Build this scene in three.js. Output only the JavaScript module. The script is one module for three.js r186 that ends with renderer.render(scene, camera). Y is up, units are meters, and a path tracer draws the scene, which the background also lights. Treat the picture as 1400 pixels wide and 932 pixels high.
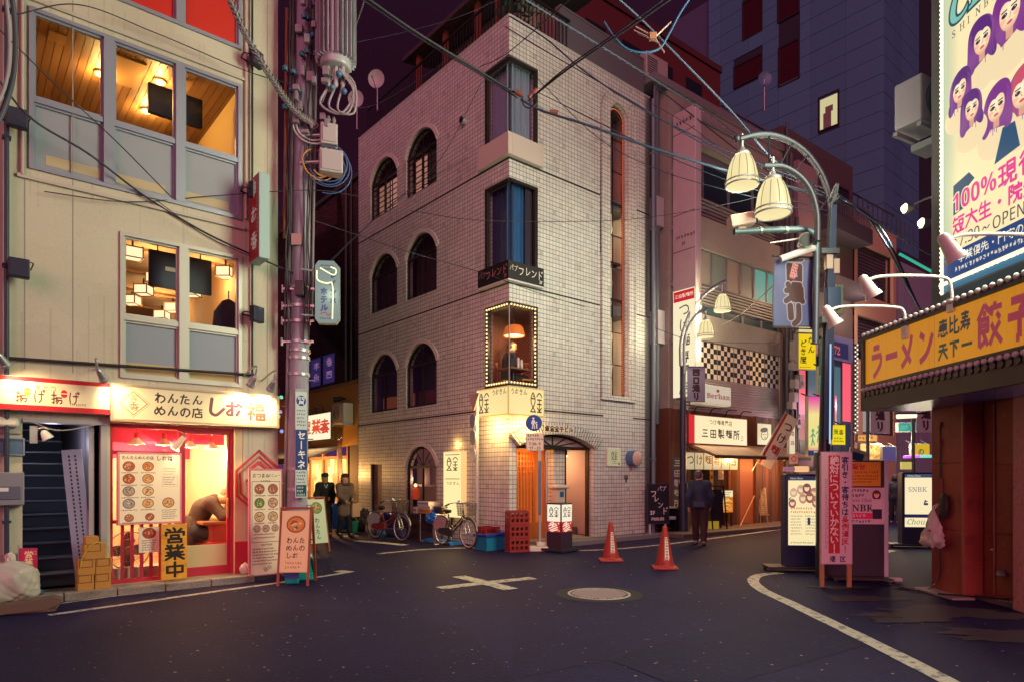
import*as THREE from 'three';
import{mergeGeometries,mergeVertices,toCreasedNormals}from 'three/addons/utils/BufferGeometryUtils.js';
import{RoundedBoxGeometry}from 'three/addons/geometries/RoundedBoxGeometry.js';
import{MarchingCubes}from 'three/addons/objects/MarchingCubes.js';
import{RectAreaLightUniformsLib}from 'three/addons/lights/RectAreaLightUniformsLib.js';

// ---------------------------------------------------------------- camera, sky, light, exposure
const scene=new THREE.Scene();
const PW=1400,PH=932,FOCAL=895,PX=700,HORIZON=649,EYE=1.6;// the lens, measured from the photograph's vanishing points
const camera=new THREE.PerspectiveCamera(2*Math.atan(PH/2/FOCAL)* 180/Math.PI,PW/PH,0.1,600);
camera.position.set(0,EYE,0);
camera.setViewOffset(PW,PH,0,PH/2-HORIZON,PW,PH);// a shift lens: level camera, upright walls
const renderer=new THREE.WebGLRenderer({antialias:true});
renderer.setSize(1024,681);
renderer.toneMapping=THREE.LinearToneMapping;
renderer.toneMappingExposure=1;
renderer.shadowMap.enabled=true;
RectAreaLightUniformsLib.init();

{ // night sky over the city: dark maroon haze, a little brighter towards the roofs, faint cloud
  const W=256,H=128,data=new Float32Array(W*H*4);
  for(let j=0;j<H;j++)for(let i=0;i<W;i++){
    const up=((j+0.5)/ H-0.5)* Math.PI,a=(i/W)* Math.PI*2,s=Math.max(0,Math.sin(up));
    const cloud=1+0.16*Math.sin(3*a+4*s+1)* Math.cos(5*s+a)+ 0.08*Math.sin(7*a-9*s);
    const h=Math.pow(1-s,5),o=(j*W+i)* 4;// maroon above the roofs, indigo overhead, the pink glow of the city low down
    const z=Math.pow(s,6);data[o]=(0.019+0.02*z+0.055*h)* cloud;data[o+1]=(0.003+0.055*z+0.024*h)* cloud;data[o+2]=(0.0055+0.24*z+0.1*h)* cloud;data[o+3]= 1;
  }
  const sky=new THREE.DataTexture(data,W,H,THREE.RGBAFormat,THREE.FloatType);
  sky.mapping=THREE.EquirectangularReflectionMapping;sky.magFilter=THREE.LinearFilter;sky.needsUpdate=true;
  scene.background=sky;scene.environment=sky;
}
const pinkFill=new THREE.DirectionalLight(new THREE.Color(1,0.31,0.4),1.5);// added pink fill from behind the camera, standing for street glow; low, wide, soft
pinkFill.position.set(-9,19,42);pinkFill.target.position.set(1,3,-13);pinkFill.shadow.radius=75;pinkFill.castShadow=true;
Object.assign(pinkFill.shadow.camera,{ left:-40,right:40,top:40,bottom:-40,near:1,far:140});
scene.add(pinkFill,pinkFill.target);

// ---------------------------------------------------------------- small tools
const V=(x,y,z)=>new THREE.Vector3(x,y,z);
let seed=11;
const rnd=(a=0,b=1)=>{ seed=(seed+0x6d2b79f5)| 0;let t=Math.imul(seed ^(seed>>>15),1|seed);t=(t+Math.imul(t ^(t>>>7),61|t))^ t;return a +(b-a)*(((t ^(t>>>14))>>>0)/ 4294967296);};
// where a sight line meets the ground (at height y) or a given distance, for setting things out
const G=(px,py,y=0)=>{ const d=(EYE-y)* FOCAL /(py-HORIZON);return V((px-PX)/ FOCAL*d,y,-d);};
const D=(px,py,d)=>V((px-PX)/ FOCAL*d,EYE +(HORIZON-py)/ FOCAL*d,-d);
class Face{// an upright plane: local x along the wall, y up, z out of it
  constructor(x,z,dx,dz){ const l=Math.hypot(dx,dz);this.o=V(x,0,z);this.d=V(dx/l,0,dz/l);this.n=V(-dz/l,0,dx/l);this.ry=Math.atan2(-dz,dx);}
  u(px,out=0){ const k=(px-PX)/ FOCAL,x=this.o.x+this.n.x*out,z=this.o.z+this.n.z*out;return -(x+k*z)/(this.d.x+k*this.d.z);}
  y(px,py,out=0){ const u=this.u(px,out);return EYE +(HORIZON-py)/ FOCAL*-(this.o.z+u*this.d.z+this.n.z*out);}
  p(u,y=0,out=0){ return V(this.o.x+this.d.x*u+this.n.x*out,y,this.o.z+this.d.z*u+this.n.z*out);}
}
const taken={};
const numbered=(n)=>{ const k=(taken[n]=(taken[n]??-1)+ 1);return k?n + '_' + String(k).padStart(3,'0'): n;};
function tag(o,label,category,group){ o.userData={ label,category};if(group)o.userData.group=group;return o;}
// a thing: a Group on a wall (on: Face, at: [u, y, out]) or on the ground (p: [x, y, z])
function thing(name,label,category,{ p,on,at=[0,0,0],ry=0,group}={}){
  const o=new THREE.Group();o.name=numbered(name);
  if(on){ o.position.copy(on.p(...at));o.rotation.y=on.ry+ry;} else{if(p)o.position.set(...(p.toArray?.()??p));o.rotation.y=ry;}
  scene.add(o);return tag(o,label,category,group);
}
const flat=(gs)=>{ gs=[].concat(gs).flat(3).map((g)=>{ const h=g.index?g.toNonIndexed(): g;for(const n of Object.keys(h.attributes))if(!['position','normal','uv'].includes(n))h.deleteAttribute(n);if(!h.attributes.uv)h.setAttribute('uv',new THREE.Float32BufferAttribute(new Float32Array(h.attributes.position.count*2),2));return h;});return gs.length===1?gs[0]: mergeGeometries(gs);};
function add(parent,name,geo,m,label){
  const o=new THREE.Mesh(Array.isArray(geo)? flat(geo): geo,m);o.name=parent===scene?numbered(name): name;
  o.castShadow=o.receiveShadow=true;if(label)o.userData.label=label;
  parent.add(o);return o;
}
function struct(name,geo,m,parent=scene){ const o=add(parent,name,geo,m);o.userData.kind='structure';return o;}
function stuff(parent,name,geo,m){ const o=add(parent,name,geo,m);o.userData.kind='stuff';return o;}
function copyOf(o,label,{ p,on,at,ry=0}={}){
  const c=o.clone();c.name=numbered(o.name.replace(/_\d{3}$/,''));if(label)c.userData.label=label;
  if(on){ c.position.copy(on.p(...at));c.rotation.y=on.ry+ry;} else if(p){ c.position.set(...(p.toArray?.()??p));c.rotation.y=ry;}
  scene.add(c);return c;
}
// ---- geometry, with uv in metres
function metre(g){
  g=g.index?g.toNonIndexed(): g;const p=g.attributes.position,n=g.attributes.normal,uv=new Float32Array(p.count*2);
  for(let i=0;i<p.count;i++){
    const a=Math.abs(n.getX(i)),b=Math.abs(n.getY(i)),c=Math.abs(n.getZ(i));
    if(b>a&&b>c){ uv[2*i]= p.getX(i);uv[2*i+1]= p.getZ(i);} else if(a>c){ uv[2*i]= p.getZ(i);uv[2*i+1]= p.getY(i);} else{uv[2*i]= p.getX(i);uv[2*i+1]= p.getY(i);}
  }
  g.setAttribute('uv',new THREE.BufferAttribute(uv,2));return g;
}
const box=(x0,y0,z0,x1,y1,z1)=>metre(new THREE.BoxGeometry(Math.abs(x1-x0),Math.abs(y1-y0),Math.abs(z1-z0)).translate((x0+x1)/ 2,(y0+y1)/ 2,(z0+z1)/ 2));
const rbox=(x0,y0,z0,x1,y1,z1,r=0.01,s=2)=>metre(new RoundedBoxGeometry(Math.abs(x1-x0),Math.abs(y1-y0),Math.abs(z1-z0),s,Math.min(r,Math.abs(x1-x0)* 0.49,Math.abs(y1-y0)* 0.49,Math.abs(z1-z0)* 0.49)).translate((x0+x1)/ 2,(y0+y1)/ 2,(z0+z1)/ 2));
const UPV=V(0,1,0),ONE=V(1,1,1);
function between(g,a,b){ const d=b.clone().sub(a),q=new THREE.Quaternion().setFromUnitVectors(UPV,d.clone().normalize());return g.applyMatrix4(new THREE.Matrix4().compose(a.clone().add(b).multiplyScalar(0.5),q,ONE));}
const vec=(a)=>(a.isVector3?a:V(...a));
const rod=(a,b,r,r2=r,seg=10,open=false)=>{ a=vec(a);b=vec(b);return between(new THREE.CylinderGeometry(r2,r,a.distanceTo(b),seg,1,open),a,b);};
const bar=(a,b,w,h=w)=>{ a=vec(a);b=vec(b);return between(new THREE.BoxGeometry(w,a.distanceTo(b),h),a,b);};
const tube=(pts,r,n=24,seg=6,closed=false)=>new THREE.TubeGeometry(new THREE.CatmullRomCurve3(pts.map(vec),closed,'centripetal'),n,r,seg,closed);
const ball=(x,y,z,r,w=12,h=8)=>new THREE.SphereGeometry(r,w,h).translate(x,y,z);
const lathe=(pts,seg=20)=>new THREE.LatheGeometry(pts.map(([r,y])=>new THREE.Vector2(r,y)),seg);
const sheet=(w,h,x=0,y=0,z=0)=>new THREE.PlaneGeometry(w,h).translate(x,y,z);// uv 0..1, facing +z
const poly=(pts,holes=[])=>{ const s=new THREE.Shape(pts.map(([x,y])=>new THREE.Vector2(x,y)));s.holes=holes.map((h)=>new THREE.Path(h.map(([x,y])=>new THREE.Vector2(x,y))));return s;};
const slab=(pts,depth,bevel=0,holes=[])=>new THREE.ExtrudeGeometry(poly(pts,holes),{ depth,bevelEnabled:bevel>0,bevelSize:bevel,bevelThickness:bevel,bevelSegments:2,steps:1});
const rectPts=(x0,y0,x1,y1)=>[[x0,y0],[x1,y0],[x1,y1],[x0,y1]];
function archPts(x0,y0,x1,y1,rise,n=14){   // an opening with a segmental (or, at rise = half the width, round) head whose crown is at y1
  const w=(x1-x0)/ 2,R=(w*w+rise*rise)/(2*rise),c=(x0+x1)/ 2,cy=y1-R,a0=Math.atan2(y1-rise-cy,w),pts=[[x0,y0],[x1,y0]];
  for(let i=0;i<=n;i++){ const a=a0 +(Math.PI-2*a0)* i/n;pts.push([c+R*Math.cos(a),cy+R*Math.sin(a)]);}
  return pts;
}
function quads(list){   // each: four corners, seen counter-clockwise
  const pos=[],uv=[];
  for(const q of list){ const[a,b,c,d]= q.map(vec);for(const v of[a,b,c,a,c,d])pos.push(v.x,v.y,v.z);uv.push(0,0,1,0,1,1,0,0,1,1,0,1);}
  const g=new THREE.BufferGeometry();g.setAttribute('position',new THREE.Float32BufferAttribute(pos,3));g.setAttribute('uv',new THREE.Float32BufferAttribute(uv,2));g.computeVertexNormals();return g;
}
// a wall in the plane z = 0 with openings: front, back and the reveals of every opening
function wallGeo(outline,holes,depth=0.22){
  const shape=poly(outline,holes),front=metre(new THREE.ShapeGeometry(shape));
  const b=new THREE.ShapeGeometry(shape);b.translate(0,0,-depth);const ix=b.index.array;for(let i=0;i<ix.length;i +=3)[ix[i],ix[i+1]]=[ix[i+1],ix[i]];b.computeVertexNormals();
  const rev=[],uvs=[];
  for(const h of holes){
    const area=h.reduce((s,p,i)=>{ const q=h[(i+1)% h.length];return s+p[0]* q[1]- q[0]* p[1];},0);
    const hh=area>0?h:[...h].reverse();let run=0;
    for(let i=0;i<hh.length;i++){
      const p=hh[i],q=hh[(i+1)% hh.length],l=Math.hypot(q[0]- p[0],q[1]- p[1]);
      rev.push([[p[0],p[1],0],[q[0],q[1],0],[q[0],q[1],-depth],[p[0],p[1],-depth]]);
      uvs.push(run,0,run+l,0,run+l,depth,run,0,run+l,depth,run,depth);run +=l;
    }
  }
  const out=[front,metre(b)];
  if(rev.length){ const r=quads(rev);r.setAttribute('uv',new THREE.Float32BufferAttribute(uvs,2));out.push(r);}
  return flat(out);
}
// a frame round an opening: the outline moved inwards by w, as a solid of depth d whose front is at z
function frameGeo(pts,w,d,z=0){
  pts=pts.filter((p,i)=>{ const q=pts[(i+1)% pts.length];return Math.hypot(p[0]- q[0],p[1]- q[1])> 1e-5;});
  const area=pts.reduce((s,p,i)=>{ const q=pts[(i+1)% pts.length];return s+p[0]* q[1]- q[0]* p[1];},0),P=area>0?pts:[...pts].reverse(),n=P.length;
  const inner=P.map((p,i)=>{
    const a=P[(i+n-1)% n],b=P[(i+1)% n],u=[p[0]- a[0],p[1]- a[1]],v=[b[0]- p[0],b[1]- p[1]],lu=Math.hypot(...u)||1,lv=Math.hypot(...v)||1;
    const n1=[-u[1]/ lu,u[0]/ lu],n2=[-v[1]/ lv,v[0]/ lv],k=1+n1[0]* n2[0]+ n1[1]* n2[1]||1;
    return[p[0]+ w*(n1[0]+ n2[0])/ k,p[1]+ w*(n1[1]+ n2[1])/ k];
  });
  return slab(P,d,0,[inner]).translate(0,0,z-d);
}
// ---- materials
const lin=(c)=>(Array.isArray(c)? new THREE.Color().setRGB(...c): new THREE.Color(c));
const memo=new Map();
function M(c,roughness=0.75,metalness=0,more={}){
  const key=JSON.stringify([c,roughness,metalness,Object.entries(more).map(([k,v])=>[k,v?.uuid??v])]);
  if(!memo.has(key))memo.set(key,new THREE.MeshPhysicalMaterial({color:lin(c),roughness,metalness,...more}));
  return memo.get(key);
}
const GLOW=(c,k=1)=>M([0.02,0.02,0.02],0.5,0,{ emissive:lin(c),emissiveIntensity:k});
const PANE=M([1,1,1],0.03,0,{ transmission:1,thickness:0,ior:1.5});
const FROST=(c,t=0.55)=>M(c,0.9,0,{ transmission:t,thickness:0});
function canvas(w,h,draw){
  const cv=document.createElement('canvas');cv.width=w;cv.height=h;const c=cv.getContext('2d');draw(c,w,h);
  const t=new THREE.CanvasTexture(cv);t.colorSpace=THREE.SRGBColorSpace;t.magFilter=THREE.LinearFilter;t.anisotropy=8;t.wrapS=t.wrapT=THREE.RepeatWrapping;return t;
}
function tiled(t,sx,sy=sx){ t.repeat.set(1/sx,1/sy);return t;}
const printed=(w,h,draw,rough=0.6)=>new THREE.MeshPhysicalMaterial({map:canvas(w,h,draw),roughness:rough});
function litSign(w,h,draw,k=0.9,rough=0.45){ const t=canvas(w,h,draw);return new THREE.MeshPhysicalMaterial({color:lin([0.06,0.06,0.06]),map:t,emissive:lin([1,1,1]),emissiveMap:t,emissiveIntensity:k,roughness:rough});}
const each=(parent,name,geos,m)=>geos.map((g)=>add(parent,name,g,m));// like pieces, one part each
const paint=(c,col,x,y,w,h)=>{ c.fillStyle=col;c.fillRect(x,y,w,h);};
function grain(c,w,h,n,cols,r0,r1,alpha=0.25){ for(let i=0;i<n;i++){ c.globalAlpha=rnd(0.2,1)* alpha;c.fillStyle=cols[Math.floor(rnd(0,cols.length))];const r=rnd(r0,r1);c.beginPath();c.ellipse(rnd(0,w),rnd(0,h),r*rnd(0.4,1.6),r,rnd(0,3),0,7);c.fill();} c.globalAlpha=1;}
// lines of small print too small to read
function smallPrint(c,x,y,w,rows,size,col,lead=1.5){ c.fillStyle=col;for(let r=0;r<rows;r++){ let px=x;const end=x+w*rnd(0.72,1);while(px<end){ const k=size*rnd(0.5,0.9);for(let i=0;i<4;i++){ c.fillRect(px+rnd(0,k*0.5),y+rnd(0,size*0.8),k*rnd(0.2,0.7),size*0.13);c.fillRect(px+rnd(0,k*0.7),y+rnd(0,size*0.4),size*0.13,size*rnd(0.2,0.6));} px +=k+size*0.18;} y +=size*lead;}}
// ---- lamps
function point(p,c,I,radius=1){ const l=new THREE.PointLight(lin(c),I);l.position.copy(vec(p));l.shadow.radius=radius;l.castShadow=true;scene.add(l);return l;}
function spot(p,to,c,I,angle=0.6,penumbra=0.6,radius=1){ const l=new THREE.SpotLight(lin(c),I,0,angle,penumbra);l.position.copy(vec(p));l.target.position.copy(vec(to));l.shadow.radius=radius;l.castShadow=true;scene.add(l,l.target);return l;}
function area(p,dir,w,h,c,I){ const l=new THREE.RectAreaLight(lin(c),I,w,h);l.position.copy(vec(p));l.lookAt(vec(p).clone().add(vec(dir)));scene.add(l);return l;}
const WARM=[1,0.72,0.36],CREAM=[1,0.86,0.55],AMBER=[1,0.55,0.18];
// ---------------------------------------------------------------- lettering: strokes on a 16 x 16 grid, '~' marks a curve, 'o' a ring
const GLYPHS={
  'ラ':'42b2 26d6 ~d6ca8d4f','ー':'18e8','メ':'~c2a77b2e 35bd','ン':'3375 ~3e8cb9e4','パ':'~64582e ~a4c8ee od22','ブ':'23b3 ~b3a87c4f c0d2 e0f2',
  'フ':'24d4 ~d4c99d5f','レ':'515d ~5d9be6','ド':'515f 56b9 b1c3 d0e2','ニ':'34c4 1ded','ュ':'58a8ad 3ddd','セ':'27e5 ~e5d79a 525b ~5b5d7ede',
  'キ':'34d3 28e7 61af','ネ':'6183 24d4 ~d4a82c 787f 98db','ホ':'24e4 818f ~57493c ~b7c9dc','テ':'42c2 27e7 ~888c4f','ル':'~535a2f a2ad ~addcf8',
  'ビ':'515c ~5c5e7ede 57c5 c0d2 e0f2','ス':'23c3 ~c3a82e 89ee','ジ':'2374 1757 ~2f8de6 b1c3 d0e2','ア':'23e3 ~e3d699 ~868b4f','ク':'~62573a 62d2 ~d2c98f','ト':'515f 56b9','ロ':'33d3de3e33','イ':'~c1862a 888f',
  'わ':'515f 2484 ~842c ~2c66b5e8dc9f','ん':'812e ~2e58898c9dcde9','た':'24a4 612f 88d8 ~8a7c9ede','め':'~43579d ~a2773d1a3685c6e9dc9e','の':'~83765d3d2863a3d5e9cd9f',
  'し':'~514b6e9ee9','お':'25a5 616d ~6d3d2b589 8d adc9f b3e5','つ':'~1593d5e9cc7d','ま':'34d4 38d8 818c ~8c5f3c5bde','み':'3383 ~835a2d1b38ec ~c6bb8f','か':'25a5 ~a5b89d7e ~61592e c3f8',
  'げ':'~31283e 75e5 ~b1bb8f d0e2 f0f2','け':'~31283e 75e5 ~b1bb8f','う':'62a3 ~3795d7cb7f','き':'34c3 27d6 61ab ~4b5e8ebe','と':'4268 ~d4483b6ede','ど':'4268 ~d4483b6ede c0d2 e0f2',
  'な':'2494 612b b4e6 a7ac ~ac8f6d8cef','て':'24d3 ~d3887b9ebe','に':'~32283e 74d4 ~7b7dadde','い':'~33395d7b ~b4d7ea','は':'~32283e 75e5 b1bc ~bc9f7dacee','だ':'2494 612f 88d8 ~8a7c9ede c0d2 e0f2',
  'り':'~415a59 ~b1bb8f','ち':'25d4 715a ~5a98dabd5f','さ':'25d4 61a9 ~4b5e8ebe','・':'o881','！':'818a 8d8f','：':'8586 8b8c','～':'~3957897 a9c7',
  '店':'8183 23e3 ~332a1f a5a9 a7e7 5aeaef5f5a','福':'4153 1575 ~752b 484f 597b 82f2 94e4e79794 9afaff9f9a cacf 9cfc','営':'2243 7183 d2b4 26151 17151 17f7 57b7','業':'5154 a1a4 2143 e1c3 14f4 4557 b5a7 28e8 3aca 1bfb 878f 7b1f 9bff',
  '中':'25e5eb2b25 818f','質':'7121 2125 2474 5458 f1a1 a1a5 a4f4 d4d8 49c9cd4d49 4bcb 5d2f bddf','参':'8133 33d4 b1e4 16f6 ~76531b ~87a9fb ~a86b ~ca7c ~dc4f','三':'33d3 48c8 1ded','田':'23e3ee2e23 838e 29e9',
  '製':'3121 2272 1474 4148 2676 2629 7679 9296 d1d8 8889 1afa 7a2d 6b6f 6f8e 8bfe','麺':'1373 2575 1777 4147 ~472a ~387d 1ff f 82f2 b2a4 95f5fd9d95 c5cd b5bd 97b7 c9f9','所':'1272 24747828 2426 ~261f f1a2 ~a29a7f a6f6 d6df',
  '専':'13e3 35d5da3a35 37d7 818a 1beb babfaf 5d7e','門':'212f 2171 71767626 2676 2474 91e1ef ef cf 9196 96e6 94e4','西':'13f3 25e5ee2e25 ~636849 9399c9','口':'33d3de3e33','通':'2133 1656 565b 1e5b ~5b8dfe 71d1a4 74e4ed 747d b4bd 77e7 7aea',
  '屋':'22e2e52 5 22e2 e2e5 2525e5 ~22281f 57e7 975a 5ada 9b9f 6cdc 4fff','客':'8183 1513 13f3 f3f5 752a 65c5 ~c5a83c 68fc 5bbbbf5f5b','引':'22727525 2529 2979 ~797e5e d1df','待':'5124 6518 474f 83f3 b1b6 76f6 79f9 d7df dfbf 9bad',
  '条':'7135 62c2 ~c2962a 45fa 1bfb 898f 8c2f 8cef','例':'5117 353f 62b2 8265 74a4 ~a46f 6787 c3cb f1ff ffdf','違':'2133 1656 565b 1e5b ~5b8dfe 72f2 b1b5 93e3 75f5 87e7e98987 7bfb b9bd','反':'22e2 ~22281f 56d6 ~d6a93f 58fe',
  '絶':'5124 2456 7428 2878 484f 3a1d 5a7d a183 a2e2 e2c5 85f5f98985 b5b9 898e ~8e8ffffd','対':'4143 1474 ~74591e 267e 86f6 d1df dfbf 8aac','港':'2143 1537 1f4a 61f1 94 51 83f3 a1a6 d1d6 56f6 7649 b6fa 79c9cc7c 797f 7fff fffd','区':'f212 121f 1fff 54cc c45c',
  '恵':'23e3 36d6da3a36 38d8 818a 1aea 2c1f 5c5f ~5fbfbd 8c9d dcff','比':'212e 2777 1e7c 919d ~9d9ffffb e597','寿':'23d3 36c6 19f9 ~81781f 4cfc cacf cfaf 6d8e','天':'23d3 17f7 ~83861f 87ff','下':'13f3 737f 85c9','一':'18f8',
  '餃':'5116 5184 4464 26767a2a 2878 262f 2f6d 4a7f b1b3 83f3 a584 c5e7 ~e8bb8f ~98bbff','子':'33c3 c387 878f 8f6f 18f8','現':'1363 1868 1e7d 434e 82e2ea8a82 85e5 87e7 ~9a9c6f babf bfff fffd','役':'5124 7418 474f 92d2 ~929574 d2d5 d5f5 79e9 ~e9cb7f ~89afff',
  '大':'15f5 ~81851f 86ff','短':'3115 2373 1878 ~484b1f 4b7f 82f2 95e5e99995 ababbe dacd 7fff','生':'4117 35e5 2ada 1fff 818f','院':'212f 2161 ~614577 592a c1c2 7573 73f3 f3f5 95d5 78f8 ~a8ac7f c8ce ceff fffc','年':'5115 42e2 46d6 464b 1bfb 929f',
  '金':'8116 81f6 57b7 2ada 878e 1fff 4b5d cbbd','飯':'5116 5184 26767a2a 2878 262f 2f6d 4a7f 92f2 ~92998f a6e6 ~e6cb9f a8ff','倉':'8115 81f5 47c7 27 37 4adada4a ~472f 5cdcdf5f5c','学':'2243 7183 d2b4 1715 15f5 f5f7 47c7 c799 898f 8f6f 1bfb','優':'5117 353f 62f2 8494e4 d9 94 8ae a 8c6f 8cdf',
  '女':'~714b cf 1 c1 16f6 ~b6 9b2f','守':'8183 1513 13f3 f3f5 19f9 c7cf cfaf 6b8d','先':'4118 34d4 818 8 18f8 ~684c1f 98ae aefe fefb','串':'43c3c64643 38c8cc3c38 808f','揚':'414f 4f2e 1575 1a7a 82e2e68682 84e4 78f8 985c 9afa ~fafedf caa7e b f','揚2':'414f 4f2e 1575 1a79 78f8 987d 9bfb ~fbfedf bb8f db bf','本':'14f4 818f 841b 85fb 5bbb','新':'4143 1363 2436 5446 1777 1a7a 474f 4a1e 4b6d f1a2 ~a29a7f a6f6 d6df','香':'b142 15f5 818a 751a 85fa 5adadf5f5a 5cdc',
  '魚':'5116 52a2 a284 26e6eb2b26 868b 28e8 1d2f 5d6f 9daf dcff','居':'22e2e62622 ~26281f 5 8f8 a6ab 6bdbdf6f6b','酒':'2143 1637 1f4a 61f1 75e5ef7f75 91959 c1c5 7be b','風':'22d2 ~222a1f d2dc dcff 5486 59b9b65659 838d 4dcd','雲':'33d3 16f6 818 8 58 a8 3ad a 1cfc 6c4fbf',
  '警':'1363 5 1 54 2565 a183 92f2 e4afb 84ff 18f8 3ada 3cdc 4eceb e','告':'4126 25e5 818 8 18f8 4bcbcf4f4b',
};
GLYPHS['営']= '2243 7183 d2b4 1815 15f5 f5f8 58b8bb5b58 3cdcdf3f3c';
GLYPHS['女']= '~714a6bcf 16f6 ~b69b2f';
GLYPHS['雲']= '33d3 16f6 818a 5868 a8b8 2ada 1cfc 6c4f 4fce acdf';
GLYPHS['先']= '4118 34d4 8188 18f8 ~684c1f 98ae aefe fefb';
GLYPHS['酒']= '2143 1637 1f4a 61f1 75e5ef7f75 9195 c1c5 7beb';
GLYPHS['優']= '5117 353f 62f2 84e4e98984 86e6 5afa 8c6f 8cef ea6f';
GLYPHS['居']= '22e2e62622 ~26281f 58f8 a6ab 6bdbdf6f6b';
function drawGlyph(c,ch,x,y,s){
  const code=GLYPHS[ch];
  if(!code)return;
  const k=s/17,at=(t,i)=>[x +(parseInt(t[i],16)+ 1)* k,y +(parseInt(t[i+1],16)+ 0.5)* k];
  for(let t of code.split(' ')){
    const curve=t[0]==='~';
    if(t[0]==='o'){
      c.beginPath();const p=at(t,1);c.arc(p[0],p[1],parseInt(t[3],16)* k,0,7);c.stroke();continue;
    }
    if(curve)t=t.slice(1);
    const n=t.length>>1,pts=[];
    for(let i=0;i<n;i++)pts.push(at(t,i*2));
    if(n<2)continue;
    c.beginPath();c.moveTo(...pts[0]);
    if(!curve||n<3)for(let i=1;i<n;i++)c.lineTo(...pts[i]);
    else{
      for(let i=0;i<n-1;i++){  // Catmull-Rom as cubic Beziers
        const a=pts[Math.max(i-1,0)],b=pts[i],d=pts[i+1],e=pts[Math.min(i+2,n-1)];
        c.bezierCurveTo(b[0]+(d[0]- a[0])/ 6,b[1]+(d[1]- a[1])/ 6,d[0]-(e[0]- b[0])/ 6,d[1]-(e[1]- b[1])/ 6,d[0],d[1]);
      }
    }
    c.stroke();
  }
}
// x, y: top left of the first character; s: its size. v: top to bottom. lw: stroke as a share of s. out: outline colour.
function text(c,str,x,y,s,o={}){
  const{v=false,col='#222',lw=0.09,sp=1,out,ow=0.08,font='sans-serif',bold=true,sx=1}= o;
  c.save();c.translate(x,y);c.scale(sx,1);c.lineCap=o.cap??'round';c.lineJoin='round';
  for(const pass of out?[1,0]:[0]){
    let px=0,py=0;
    c.strokeStyle=c.fillStyle=pass?out:col;
    for(let ch of str){
      if(ch==='揚'&&o.open)ch='揚2';
      let w=s;
      if(GLYPHS[ch]){
        c.lineWidth=s*(lw +(pass?ow*2:0));
        if(v&&ch==='ー'){ c.beginPath();c.moveTo(px+s*0.5,py+s*0.12);c.lineTo(px+s*0.5,py+s*0.9);c.stroke();} else drawGlyph(c,ch,px,py,s);
      } else{
        c.font=(bold?'bold ':'')+ s + 'px ' + font;
        w=c.measureText(ch).width;
        if(pass){ c.lineWidth=s*ow*2;c.strokeText(ch,px,py+s*0.86);}
        c.fillText(ch,px +(v?(s-w)/ 2:0),py+s*0.86);
      }
      if(v)py +=s*sp;else px +=w*sp;
    }
  }
  c.restore();
}
// ---------------------------------------------------------------- the walls' planes
const FR=new Face(-0.0626,-14,1.174,-1),FL=new Face(-0.0626,-14,0.851,1);// the tiled corner building's two fronts
const FB=new Face(-4.16,-10.1,1.174,-1);// the cream building with the noodle shop
const F2=new Face(3.83,-17.6,1.3,-1);// the row beyond the tiled building
const F5=new Face(5.87,-8.47,0.015,1);// the red shop on the near corner
const rectOn=(F,x0,yt,yb,x1,out=0)=>[F.u(x0,out),F.y(x0,yb,out),F.u(x1,out),F.y(x0,yt,out)];
// ---------------------------------------------------------------- ground
const asphaltMap=tiled(canvas(2048,2048,(c,w,h)=>{
  paint(c,'#241e48',0,0,w,h);
  grain(c,w,h,140,['#1b1638','#302a58','#2f254a'],60,260,0.24);
  grain(c,w,h,500,['#1e183a','#3c3464'],8,40,0.16);
  grain(c,w,h,52000,['#110e1c','#191528','#3c3662','#524a78'],0.8,2.3,0.75);
  grain(c,w,h,700,['#7a728a','#8a8290','#6c5f74'],0.7,2.2,0.6);for(let i=0;i<60;i++){ const X=rnd(0,w),Y=rnd(0,h);for(let k=0;k<rnd(4,22);k++){ c.globalAlpha=rnd(0.2,0.7);c.fillStyle=['#8c7480','#a08c90','#6e5a66','#15111e'][k % 4];c.beginPath();c.ellipse(X+rnd(-60,60),Y+rnd(-60,60),rnd(1,4),rnd(1,3),rnd(0,3),0,7);c.fill();}}c.globalAlpha=1;
  grain(c,w,h,110,['#8c7474','#a08c88','#6e5a5e'],2,5,0.55);
}),14);
const asphaltBump=tiled(canvas(1024,1024,(c,w,h)=>{ paint(c,'#808080',0,0,w,h);grain(c,w,h,60000,['#000','#fff','#444','#bbb'],0.8,2.2,0.6);grain(c,w,h,60,['#555','#aaa'],30,90,0.3);}),5);
asphaltBump.colorSpace=THREE.NoColorSpace;
const asphalt=new THREE.MeshPhysicalMaterial({map:asphaltMap,bumpMap:asphaltBump,bumpScale:0.006,roughness:0.72,specularIntensity:0.3,color:lin([0.54,0.47,0.76])});
struct('road',metre(new THREE.PlaneGeometry(240,240).rotateX(-Math.PI/2)),asphalt);
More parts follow.
